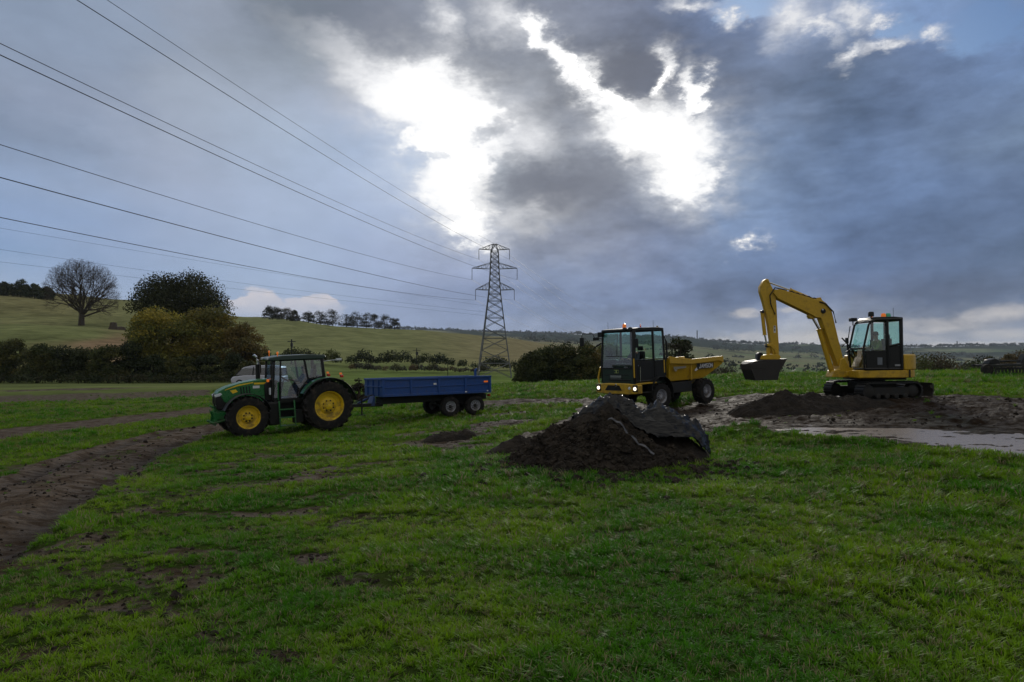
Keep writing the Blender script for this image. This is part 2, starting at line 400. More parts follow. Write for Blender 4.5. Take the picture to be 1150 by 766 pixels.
def ground_z(x, y, full=True):
    scalar = np.ndim(x) == 0
    x = np.atleast_1d(np.asarray(x, float)); y = np.atleast_1d(np.asarray(y, float))
    z = ground_base(x, y)
    r = np.hypot(x, y)
    # rolling unevenness that fits every scale
    z = z + fbm(x * 0.35, y * 0.35, 31, 3) * 0.16 * sstep(2, 8, r) * sstep(90, 50, r)
    z = z + fbm(x / 55.0, y / 55.0, 41, 5) * 5.0 * sstep(80, 260, r) * sstep(1500, 500, r)
    z = z + fbm(x / 260.0, y / 260.0, 47, 5) * 22.0 * sstep(700, 1600, r)
    if full:
        m, rt, pud = masks(x, y)
        z = z + fbm(x * 2.2, y * 2.2, 51, 4) * 0.05 * sstep(60, 30, r)
        z = z + m * (fbm(x * 3.3, y * 3.3, 61, 5, 0.6) * (0.035 + 0.125 * sstep(-5, 0, x)) - 0.02)
        z = z + m * sstep(-4, 1, x) * np.abs(fbm(x * 0.6 + y * .2, y * 3.0, 65, 4, 0.6)) * 0.30
        z = z - rt * 0.09 * sstep(0.1, 0.5, m)
        # the wet hollow: levelled, with low ridges of mud standing out of the water
        kk = sstep(1.3, 0.35, pud)
        zz = PUD_Z + fbm(x * 0.7, y * 3.6, 71, 5, 0.6) * 0.15 - 0.010 + 0.05 * sstep(-0.15, 0.25, pud)
        z = z * (1 - kk) + zz * kk
    return float(z[0]) if scalar else z
# ------------------------------------------------------------------ materials
def new_mat(name):
    m = bpy.data.materials.new(name); m.use_nodes = True
    t = NT(m.node_tree); t.n.clear()
    out = t.new('ShaderNodeOutputMaterial'); p = t.new('ShaderNodeBsdfPrincipled')
    t.l.new(p.outputs[0], out.inputs[0]); t.out = out; t.p = p
    return m, t

def ground_material():
    m, t = new_mat('ground')
    geo = t.new('ShaderNodeNewGeometry'); P = geo.outputs['Position']
    mud = t.new('ShaderNodeAttribute', attribute_name='mud').outputs['Fac']
    zone = t.new('ShaderNodeAttribute', attribute_name='zone')     # field tints by place
    dist = t.vmath('LENGTH', P, out=1)
    n0 = t.noise(P, 0.35, 5, 0.55); n1 = t.noise(P, 2.5, 6, 0.6); n2 = t.noise(P, 14.0, 6, 0.65); n3 = t.noise(P, 60.0, 4, 0.6)
    # grass sward
    g1 = t.mix(t.smooth(n0, 0.35, 0.65), (0.034, 0.085, 0.008, 1), (0.072, 0.115, 0.016, 1))
    g1 = t.mix(t.smooth(n1, 0.35, 0.75), g1, (0.045, 0.060, 0.016, 1))
    g1 = t.mix(t.smooth(n2, 0.50, 0.75), g1, (0.080, 0.072, 0.034, 1))
    gfar = zone.outputs['Color']
    nf = t.noise(P, 0.08, 8, 0.62); nf2 = t.noise(t.vmath('MULTIPLY', P, (0.35, 1.0, 1.0)), 0.5, 6, 0.65)
    v = t.math('MULTIPLY_ADD', t.math('SUBTRACT', nf, 0.5), 1.3, 1.0)
    v = t.math('MULTIPLY_ADD', t.math('SUBTRACT', nf2, 0.5), 1.7, v)
    s = t.new('ShaderNodeVectorMath', operation='SCALE'); t.put(s.inputs[0], gfar); t.put(s.inputs['Scale'], v)
    g1 = t.mix(t.smooth(dist, 6, 26, 0.75, 0.0), g1, (0.022, 0.034, 0.010, 1))     # darker ground between the near blades
    grass = t.mix(zone.outputs['Alpha'], g1, s.outputs[0])
    # mud
    m1 = t.mix(t.smooth(n1, 0.3, 0.7), (0.052, 0.036, 0.023, 1), (0.104, 0.075, 0.050, 1))
    m1 = t.mix(t.smooth(n2, 0.35, 0.7), m1, (0.032, 0.024, 0.018, 1))
    m1 = t.mix(t.smooth(n3, 0.55, 0.8), m1, (0.13, 0.105, 0.08, 1))
    px = t.sep(P)[0]
    m1 = t.mix(t.math('MULTIPLY', t.new('ShaderNodeAttribute', attribute_name='rut').outputs['Fac'], 0.75), m1, (0.026, 0.020, 0.016, 1))
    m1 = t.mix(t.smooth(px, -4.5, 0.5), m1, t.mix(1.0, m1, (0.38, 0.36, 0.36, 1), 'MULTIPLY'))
    edge = t.math('ADD', mud, t.math('MULTIPLY', t.math('SUBTRACT', n2, 0.5), 0.9))
    k = t.smooth(edge, 0.35, 0.62)
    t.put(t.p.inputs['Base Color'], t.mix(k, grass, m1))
    wet = t.math('MULTIPLY', k, t.smooth(n1, 0.30, 0.62))
    t.put(t.p.inputs['Roughness'], t.math('MULTIPLY_ADD', wet, -0.3, 0.98))
    t.p.inputs['Specular IOR Level'].default_value = 0.25
    t.put(t.p.inputs['Specular IOR Level'], t.math('MULTIPLY_ADD', wet, 0.10, 0.0))
    b = t.new('ShaderNodeBump'); b.inputs['Strength'].default_value = 1.0
    h = t.math('ADD', t.math('MULTIPLY', n1, 0.10), t.math('ADD', t.math('MULTIPLY', n2, 0.05), t.math('MULTIPLY', n3, 0.012)))
    fade = t.smooth(dist, 20, 70, 1, 0.0)
    h = t.math('MULTIPLY', h, fade)
    h = t.math('ADD', h, t.math('MULTIPLY', nf2, t.smooth(dist, 60, 140, 0, 0.9)))
    t.put(b.inputs['Height'], h); b.inputs['Distance'].default_value = 1.0
    t.l.new(b.outputs[0], t.p.inputs['Normal'])
    return m

def link_mesh(name, verts, faces, mat=None, parent=None, smooth=False):
    me = bpy.data.meshes.new(name)
    if isinstance(verts, np.ndarray):
        me.vertices.add(len(verts)); me.vertices.foreach_set('co', verts.astype(np.float32).ravel())
        nf, k = faces.shape
        me.loops.add(nf * k); me.loops.foreach_set('vertex_index', faces.astype(np.int32).ravel())
        me.polygons.add(nf); me.polygons.foreach_set('loop_start', np.arange(0, nf * k, k, dtype=np.int32))
        me.polygons.foreach_set('loop_total', np.full(nf, k, dtype=np.int32))
        me.update(calc_edges=True); me.validate()
    else:
        me.from_pydata(verts, [], faces); me.update()
    if smooth: me.polygons.foreach_set('use_smooth', [True] * len(me.polygons))
    if mat: me.materials.append(mat)
    o = bpy.data.objects.new(name, me); COL.objects.link(o)
    if parent: o.parent = parent
    return o

def tag(o, label=None, cat=None, group=None, kind=None):
    if label: o['label'] = label
    if cat: o['category'] = cat
    if group: o['group'] = group
    if kind: o['kind'] = kind
    return o

def build_ground():
    # polar sheet round the viewpoint: fine in front, coarser behind, out past the horizon hills
    a = np.concatenate([np.linspace(-180, -60, 40, endpoint=False), np.linspace(-60, -42, 50, endpoint=False),
                        np.linspace(-42, 42, 640, endpoint=False), np.linspace(42, 60, 50, endpoint=False), np.linspace(60, 180, 40, endpoint=False)])
    rr = np.concatenate([[0.05, 0.4, 0.8], np.geomspace(1.2, 60, 300, endpoint=False), np.geomspace(60, 5600, 260)])
    A, RR = np.meshgrid(np.radians(a), rr, indexing='ij')
    X = np.sin(A) * RR; Y = np.cos(A) * RR
    x, y = X.ravel(), Y.ravel()
    z = ground_z(x, y)
    m, rt, pud = masks(x, y)
    na, nr = len(a), len(rr)
    idx = np.arange(na * nr).reshape(na, nr)
    i0 = idx; i1 = np.roll(idx, -1, axis=0)
    f = np.stack([i0[:, :-1].ravel(), i0[:, 1:].ravel(), i1[:, 1:].ravel(), i1[:, :-1].ravel()], 1)
    o = link_mesh('ground', np.stack([x, y, z], 1), f, ground_material(), smooth=True)
    me = o.data
    mm = np.maximum(m, sstep(0.4, -0.1, pud))
    at = me.attributes.new('rut', 'FLOAT', 'POINT'); at.data.foreach_set('value', np.clip(rt, 0, 1).astype(np.float32))
    at = me.attributes.new('mud', 'FLOAT', 'POINT'); at.data.foreach_set('value', mm.astype(np.float32))
    # tints of the farther fields (rgb) and how much they replace the near sward (alpha)
    d = np.maximum(y, 1.0); u = 575 + F * x / d
    col = np.zeros((len(x), 4), np.float32)
    def mixc(w, c):
        w = np.clip(w, 0, 1)[:, None]; col[:, :3] = col[:, :3] * (1 - w) + np.array(c, np.float32) * w
    col[:, :3] = (0.105, 0.150, 0.045)                                    # middle field
    mixc(sstep(22, 60, d) * sstep(430, 300, u), (0.115, 0.140, 0.055))     # left field, tired green
    rough = fbm(x / 40, y / 40, 88, 4)
    mixc(sstep(120, 200, d), (0.150, 0.165, 0.075))                       # hillside pasture
    mixc(sstep(150, 230, d) * sstep(420, 600, u) * sstep(760, 640, u), (0.185, 0.165, 0.095))
    mixc(sstep(105, 125, d) * sstep(215, 160, d) * sstep(260, 120, u) * sstep(-0.12, 0.1, rough + 0.05), (0.20, 0.145, 0.09))   # bare bank by the winter tree
    mixc(sstep(190, 240, d) * sstep(200, 60, u) * 0.6, (0.165, 0.145, 0.075))
    val = sstep(640, 760, u) * sstep(62, 120, d)
    mixc(val, (0.13, 0.165, 0.085))
    strip = np.floor(fbm(x / 420 + 3, y / 260, 99, 2) * 9 + 9)
    pick = (strip * 0.37) % 1.0
    mixc(sstep(500, 900, d) * (pick > 0.5) * 0.8, (0.17, 0.17, 0.10))
    mixc(sstep(500, 900, d) * (pick < 0.2) * 0.8, (0.09, 0.14, 0.06))
    mixc(sstep(2100, 2400, d) * sstep(-0.22, -0.10, fbm(x / 300, y / 260, 101, 4)), (0.020, 0.030, 0.022))  # woods on the far ridge
    mixc(sstep(1500, 2100, d) * sstep(0.02, 0.10, fbm(x / 160, y / 120, 103, 4)), (0.024, 0.036, 0.020))
    col[:, 3] = sstep(34, 70, d)
    ca = me.color_attributes.new('zone', 'FLOAT_COLOR', 'POINT'); ca.data.foreach_set('color', col.ravel())
    tag(o, kind='structure')
    return o
build_ground()

def build_puddle():
    m, t = new_mat('muddy_water')
    P = t.new('ShaderNodeNewGeometry').outputs['Position']
    t.p.inputs['Base Color'].default_value = (0.23, 0.185, 0.145, 1)
    t.p.inputs['Roughness'].default_value = 0.27
    t.p.inputs['IOR'].default_value = 1.33
    b = t.new('ShaderNodeBump'); b.inputs['Distance'].default_value = 0.02; b.inputs['Strength'].default_value = 0.5
    t.put(b.inputs['Height'], t.noise(t.vmath('MULTIPLY', P, (3, 9, 1)), 1.5, 4, 0.6)); t.l.new(b.outputs[0], t.p.inputs['Normal'])
    pts = np.array(PUD_W); c = pts.mean(0)
    ring = [(c[0] + (p[0] - c[0]) * 1.08, c[1] + (p[1] - c[1]) * 1.35) for p in pts]
    o = link_mesh('puddle', [(p[0], p[1], PUD_Z) for p in ring], [list(range(len(ring)))[::-1]], m)
    if o.data.polygons[0].normal.z < 0: o.data.flip_normals()
    tag(o, kind='structure')
build_puddle()

# ------------------------------------------------------------------ air between here and the far hills
def build_haze():
    m = bpy.data.materials.new('haze'); m.use_nodes = True; t = NT(m.node_tree); t.n.clear()
    out = t.new('ShaderNodeOutputMaterial'); v = t.new('ShaderNodeVolumePrincipled')
    v.inputs['Color'].default_value = (0.72, 0.84, 1.0, 1); v.inputs['Density'].default_value = HAZE; v.inputs['Anisotropy'].default_value = 0.0
    t.l.new(v.outputs[0], out.inputs['Volume'])
    X = 6000.0; lo, hi = -260.0, 190.0
    vs = [(a * X, b * X, c) for c in (lo, hi) for a, b in ((-1, -1), (1, -1), (1, 1), (-1, 1))]
    o = link_mesh('haze', vs, [(3, 2, 1, 0), (4, 5, 6, 7), (0, 1, 5, 4), (1, 2, 6, 5), (2, 3, 7, 6), (3, 0, 4, 7)], m)
    tag(o, kind='stuff')
HAZE = 8e-5
build_haze()
# ------------------------------------------------------------------ grass blades (one countless mass)
def grass_material():
    m, t = new_mat('grass_blades')
    P = t.new('ShaderNodeNewGeometry').outputs['Position']
    rnd = t.new('ShaderNodeObjectInfo').outputs['Random']
    n = t.noise(P, 0.45, 4, 0.55); n2 = t.noise(P, 3.0, 4, 0.6)
    c = t.mix(t.smooth(n, 0.38, 0.62), (0.046, 0.172, 0.006, 1), (0.155, 0.275, 0.010, 1))
    c = t.mix(t.smooth(n2, 0.45, 0.75), c, (0.058, 0.165, 0.012, 1))
    c = t.mix(t.smooth(rnd, 0.90, 0.97), c, (0.17, 0.16, 0.08, 1))
    att = t.new('ShaderNodeAttribute', attribute_name='dry').outputs['Fac']
    c = t.mix(att, c, (0.24, 0.20, 0.12, 1))
    t.put(t.p.inputs['Base Color'], c)
    t.p.inputs['Roughness'].default_value = 0.5
    t.p.inputs['Specular IOR Level'].default_value = 0.07
    tr = t.new('ShaderNodeBsdfTranslucent'); t.put(tr.inputs[0], c)
    mx = t.new('ShaderNodeMixShader'); mx.inputs[0].default_value = 0.42
    t.l.new(t.p.outputs[0], mx.inputs[1]); t.l.new(tr.outputs[0], mx.inputs[2]); t.l.new(mx.outputs[0], t.out.inputs[0])
    return m

def tuft_mesh(name, rg, nb, rad, hmin, hmax, mat, flat=0.5, dry=0.09):
    V, Fc, D = [], [], []
    for _ in range(nb):
        a = rg.uniform(0, 2 * math.pi); r = rad * math.sqrt(rg.uniform())
        bx, by = r * math.cos(a), r * math.sin(a)
        ad = a + rg.uniform(-1.2, 1.2); h = rg.uniform(hmin, hmax); lean = rg.uniform(0.15, 1.0) * flat * 2
        w = rg.uniform(0.0028, 0.0058); sx, sy = -math.sin(ad) * w, math.cos(ad) * w
        i0 = len(V); dr = 1.0 if rg.uniform() < dry else 0.0
        L = h
        for k, (s, ww) in enumerate(((0, 1.0), (0.4, 1.0), (0.75, 0.75), (1.0, 0.0))):
            out = lean * L * s * s; zz = L * s * (1 - 0.42 * lean * s * 0.8)
            cx, cy = bx + math.cos(ad) * out, by + math.sin(ad) * out
            if ww > 0: V += [(cx - sx * ww, cy - sy * ww, zz), (cx + sx * ww, cy + sy * ww, zz)]; D += [dr, dr]
            else: V.append((cx, cy, zz)); D.append(dr)
        Fc += [(i0, i0 + 1, i0 + 3, i0 + 2), (i0 + 2, i0 + 3, i0 + 5, i0 + 4), (i0 + 4, i0 + 5, i0 + 6)]
    me = bpy.data.meshes.new(name); me.from_pydata(V, [], Fc); me.materials.append(mat)
    at = me.attributes.new('dry', 'FLOAT', 'POINT'); at.data.foreach_set('value', D)
    return me

def point_instances(name, pts, scale, rot, meshes, pick, label=None):
    """one object: its geometry nodes set small meshes on its points"""
    me = bpy.data.meshes.new(name); me.vertices.add(len(pts)); me.vertices.foreach_set('co', pts.astype(np.float32).ravel())
    for nm, arr in (('sc', scale), ('pick', pick.astype(np.float32))):
        at = me.attributes.new(nm, 'FLOAT', 'POINT'); at.data.foreach_set('value', arr.astype(np.float32))
    at = me.attributes.new('rot', 'FLOAT_VECTOR', 'POINT'); at.data.foreach_set('vector', rot.astype(np.float32).ravel())
    o = bpy.data.objects.new(name, me); COL.objects.link(o)
    src = bpy.data.collections.new(name + '_source')
    for i, m in enumerate(meshes):
        so = bpy.data.objects.new('%s_piece_%d' % (name, i), m); src.objects.link(so)
    g = bpy.data.node_groups.new(name, 'GeometryNodeTree')
    g.interface.new_socket('Geometry', in_out='INPUT', socket_type='NodeSocketGeometry')
    g.interface.new_socket('Geometry', in_out='OUTPUT', socket_type='NodeSocketGeometry')
    N = g.nodes; L = g.links
    gi = N.new('NodeGroupInput'); go = N.new('NodeGroupOutput')
    iop = N.new('GeometryNodeInstanceOnPoints'); ci = N.new('GeometryNodeCollectionInfo')
    ci.inputs['Collection'].default_value = src; ci.inputs['Separate Children'].default_value = True; ci.inputs['Reset Children'].default_value = True
    def attr(nm, ty):
        a = N.new('GeometryNodeInputNamedAttribute'); a.data_type = ty; a.inputs['Name'].default_value = nm
        return a.outputs['Attribute']
    L.new(gi.outputs[0], iop.inputs['Points']); L.new(ci.outputs[0], iop.inputs['Instance'])
    iop.inputs['Pick Instance'].default_value = True
    L.new(attr('pick', 'FLOAT'), iop.inputs['Instance Index'])
    L.new(attr('rot', 'FLOAT_VECTOR'), iop.inputs['Rotation'])
    L.new(attr('sc', 'FLOAT'), iop.inputs['Scale'])
    L.new(iop.outputs[0], go.inputs[0])
    md = o.modifiers.new('tufts', 'NODES'); md.node_group = g
    return o

def build_grass():
    mat = grass_material()
    rg = np.random.RandomState(3)
    ms = [tuft_mesh('grass_tuft', rg, 26, 0.05, 0.05, 0.12, mat, 0.55) for _ in range(3)] + \
         [tuft_mesh('grass_tuft', rg, 22, 0.06, 0.03, 0.08, mat, 0.8, 0.10), tuft_mesh('grass_tuft', rg, 30, 0.05, 0.08, 0.17, mat, 0.7, 0.03)]
    P, S = [], []
    for (r0, r1, dens, sc) in ((2.2, 5.5, 560, 0.70), (5.5, 9, 320, 0.85), (9, 15, 120, 1.12), (15, 26, 38, 1.55), (26, 44, 14, 2.1), (44, 64, 7, 2.6)):
        a0, a1 = R(-44), R(44)
        n = int(dens * 0.5 * (r1 * r1 - r0 * r0) * (a1 - a0))
        r = np.sqrt(rg.uniform(r0 * r0, r1 * r1, n)); a = rg.uniform(a0, a1, n)
        x, y = np.sin(a) * r, np.cos(a) * r
        m, rt, pud = masks(x, y)
        patch = fbm(x * 1.3, y * 1.3, 201, 3)
        big = fbm(x * 0.4, y * 0.4, 207, 3)
        keep = (rg.uniform(size=n) > np.clip(m * 1.5 - 0.15, 0, 0.985)) & (pud > 0.12) & (rg.uniform(size=n) < 1.15 + patch)
        x, y, m, patch, big = x[keep], y[keep], m[keep], patch[keep], big[keep]
        u = 575 + F * x / y
        thin = np.where(u < 420, 0.78, 1.0) * (1 - 0.45 * np.clip(m * 2, 0, 1))          # shorter, trampled sward on the left
        z = ground_z(x, y) - 0.012
        P.append(np.stack([x, y, z], 1)); S.append(sc * thin * (0.82 + 0.9 * patch + 0.5 * big) * rg.uniform(0.75, 1.2, len(x)))
    P = np.concatenate(P); S = np.clip(np.concatenate(S), 0.48, 3.2); n = len(P)
    rot = np.stack([rg.normal(0, 0.12, n), rg.normal(0, 0.12, n), rg.uniform(0, 6.283, n)], 1)
    u = P[:, 0]
    pick = rg.choice(5, n, p=[.24, .22, .2, .22, .12])
    o = point_instances('grass', P, S, rot, ms, pick)
    tag(o, 'short rough green grass covering the field', 'grass', kind='stuff')
build_grass()

# ------------------------------------------------------------------ trees and hedges
def leaf_material():
    m, t = new_mat('leaves')
    a = t.new('ShaderNodeAttribute', attribute_name='tint').outputs['Color']
    P = t.new('ShaderNodeNewGeometry').outputs['Position']
    n = t.noise(P, 1.1, 3, 0.6)
    s = t.new('ShaderNodeVectorMath', operation='SCALE'); t.put(s.inputs[0], a); t.put(s.inputs['Scale'], t.math('MULTIPLY_ADD', n, 1.3, 0.35))
    t.put(t.p.inputs['Base Color'], s.outputs[0]); t.p.inputs['Roughness'].default_value = 0.65; t.p.inputs['Specular IOR Level'].default_value = 0.15
    tr = t.new('ShaderNodeBsdfTranslucent'); t.put(tr.inputs[0], s.outputs[0])
    mx = t.new('ShaderNodeMixShader'); mx.inputs[0].default_value = 0.25
    t.l.new(t.p.outputs[0], mx.inputs[1]); t.l.new(tr.outputs[0], mx.inputs[2]); t.l.new(mx.outputs[0], t.out.inputs[0])
    return m
LEAF = leaf_material()
def bark_material():
    m, t = new_mat('bark')
    P = t.new('ShaderNodeNewGeometry').outputs['Position']
    t.put(t.p.inputs['Base Color'], t.mix(t.noise(P, 3.0, 5, 0.6), (0.030, 0.024, 0.018, 1), (0.085, 0.068, 0.052, 1)))
    t.p.inputs['Roughness'].default_value = 0.9; t.p.inputs['Specular IOR Level'].default_value = 0.1
    return m
BARK = bark_material()

def foliage(name, clumps, n, leaf, tints, parent, seed):
    """clumps: array of (x, y, z, rx, rz); leaves sit in the shells of many small clumps"""
    rg = np.random.RandomState(seed)
    C = np.array(clumps, float); w = C[:, 3] ** 2 * C[:, 4] ** 0.3; w = w / w.sum()
    k = rg.choice(len(C), n, p=w)
    d = rg.normal(size=(n, 3)); d /= np.linalg.norm(d, axis=1)[:, None]
    d[:, 2] = np.where(d[:, 2] < -0.3, -d[:, 2] * rg.uniform(0, 1, n), d[:, 2])
    rr = np.clip(rg.normal(0.82, 0.17, n), 0.15, 1.08)
    c = C[k, :3] + d * np.stack([C[k, 3], C[k, 3], C[k, 4]], 1) * rr[:, None]
    nrm = d * 0.6 + rg.normal(size=(n, 3)) * 0.65; nrm /= np.linalg.norm(nrm, axis=1)[:, None]
    a = np.cross(nrm, rg.normal(size=(n, 3))); a /= np.linalg.norm(a, axis=1)[:, None]; b = np.cross(nrm, a)
    s = leaf * rg.uniform(0.55, 1.3, n)[:, None]
    V = np.stack([c - a * s * 0.6, c - b * s * 0.4 + a * s * 0.05, c + a * s * 0.65, c + b * s * 0.42], 1).reshape(-1, 3)
    Fc = np.arange(4 * n).reshape(n, 4)
    o = link_mesh(name, V, Fc, LEAF, parent)
    T = np.array(tints, float); pk = rg.choice(len(T), len(C)); tc = T[pk] * rg.uniform(0.75, 1.25, (len(C), 1))
    lt = tc[k] * rg.uniform(0.8, 1.2, (n, 1)); swap = rg.uniform(size=n) < 0.15; lt[swap] = T[rg.choice(len(T), swap.sum())]
    col = np.ones((4 * n, 4), np.float32); col[:, :3] = np.repeat(lt, 4, axis=0)
    ca = o.data.color_attributes.new('tint', 'FLOAT_COLOR', 'POINT'); ca.data.foreach_set('color', col.ravel())
    return o

def tube_arrays(segs, sides=5):
    """segs: list of (p0, p1, r0, r1) -> verts, faces"""
    S = np.array([[*a, *b, r, q] for a, b, r, q in segs], float)
    p0, p1, r0, r1 = S[:, :3], S[:, 3:6], S[:, 6], S[:, 7]
    d = p1 - p0; d /= np.linalg.norm(d, axis=1)[:, None] + 1e-9
    h = np.where(np.abs(d[:, 2:3]) > 0.9, np.array([[1., 0, 0]]), np.array([[0, 0, 1.]]))
    a = np.cross(d, h); a /= np.linalg.norm(a, axis=1)[:, None] + 1e-9; b = np.cross(d, a)
    V, n = [], len(S)
    for (p, r) in ((p0, r0), (p1, r1)):
        for k in range(sides):
            t_ = 2 * math.pi * k / sides
            V.append(p + (a * math.cos(t_) + b * math.sin(t_)) * r[:, None])
    V = np.stack(V, 1).reshape(-1, 3)          # per seg: 2*sides verts
    base = np.arange(n)[:, None] * 2 * sides
    Fs = [np.concatenate([base + k, base + (k + 1) % sides, base + sides + (k + 1) % sides, base + sides + k], 1) for k in range(sides)]
    return V, np.concatenate(Fs)

def branches(rg, p, d, r, L, depth, out, spread=0.55, droop=0.0, k=3):
    n = 3; q = np.array(p, float); dd = np.array(d, float); rr = r
    for i in range(n):
        dd = dd + rg.normal(0, 0.10, 3) + np.array([0, 0, 0.03 - droop]); dd /= np.linalg.norm(dd)
        q2 = q + dd * L / n; r2 = rr * 0.88
        out.append((tuple(q), tuple(q2), rr, r2)); q, rr = q2, r2
        if depth > 0 and i > 0:
            for _ in range(k if i == n - 1 else 1 + (rg.uniform() < 0.5)):
                nd = dd + rg.normal(0, spread, 3); nd[2] += 0.06; nd /= np.linalg.norm(nd)
                branches(rg, q, nd, rr * rg.uniform(0.5, 0.72), L * rg.uniform(0.62, 0.82), depth - 1, out, spread, droop, k)

def empty(name, loc, rz=0):
    o = bpy.data.objects.new(name, None); COL.objects.link(o); o.location = loc; o.rotation_euler = (0, 0, rz)
    o.empty_display_size = 0.3
    return o

def trunk(parent, rg, h, r, crown_r, levels=1):
    segs = [((0, 0, -0.4), (0, 0, h * 0.3), r * 1.25, r * 0.9)]
    branches(rg, (0, 0, h * 0.3), (rg.normal(0, .08), rg.normal(0, .08), 1), r * 0.85, h * 0.4, levels, segs, 0.5)
    V, Fc = tube_arrays(segs, 6)
    return link_mesh('trunk', V, Fc, BARK, parent, True)

def tree(name, u, vbase, d, w, h, tints, label, cat, leaf=0.3, n=3000, group=None, seed=0, shape='round', base_clear=0.15, z=None, depth_r=None, ncl=34, trunk_r=None):
    """w, h in metres; stands on the ground at bearing u and distance d"""
    x, y = (u - 575) * d / F, d
    zb = ground_z(x, y, False) if z is None else z
    e = empty(name, (x, y, zb)); tag(e, label, cat, group)
    rg = np.random.RandomState(seed + 11)
    dr = depth_r or w / 2
    cl = []
    for _ in range(ncl):
        while True:
            q = rg.uniform(-1, 1, 3)
            if np.linalg.norm(q) < 1: break
        nq = np.linalg.norm(q) + 1e-6; q = q / nq * nq ** 0.45
        zc = h * (base_clear + (1 - base_clear) * (0.5 + 0.5 * q[2]))
        t_ = (zc / h - base_clear) / (1 - base_clear)
        if shape == 'round': f = 1.0
        elif shape == 'cone': f = 1.15 - 0.6 * t_
        elif shape == 'bush': f = 1.0; zc = h * abs(q[2]) * 0.85
        rc = rg.uniform(0.13, 0.26) * min(w, h * 1.2)
        if shape != 'bush': zc = h * base_clear + h * (1 - base_clear) / 2 + q[2] * (h * (1 - base_clear) / 2 - rc * 0.75)
        px = q[0] * (w / 2 - rc * 0.8) * f; py = q[1] * (dr - rc * 0.8) * f
        zc = min(zc, h - rc * 0.75)
        cl.append((px, py, max(zc, rc * 0.5), rc, rc * 0.85))
    trunk(e, rg, h * 0.8, trunk_r or max(0.12, w * 0.025), w / 2)
    foliage('crown' if shape != 'bush' else 'foliage', cl, n, leaf, tints, e, seed + 5)
    return e

DK = [(0.030, 0.042, 0.016), (0.042, 0.052, 0.020), (0.024, 0.034, 0.014)]
OL = [(0.060, 0.070, 0.022), (0.085, 0.085, 0.024), (0.045, 0.058, 0.020)]
YG = [(0.225, 0.200, 0.032), (0.165, 0.160, 0.030), (0.105, 0.115, 0.028), (0.27, 0.220, 0.034)]
BR = [(0.085, 0.062, 0.034), (0.105, 0.082, 0.045), (0.060, 0.050, 0.030), (0.06, 0.066, 0.03)]
GG = [(0.050, 0.052, 0.036), (0.066, 0.062, 0.044), (0.040, 0.044, 0.034)]

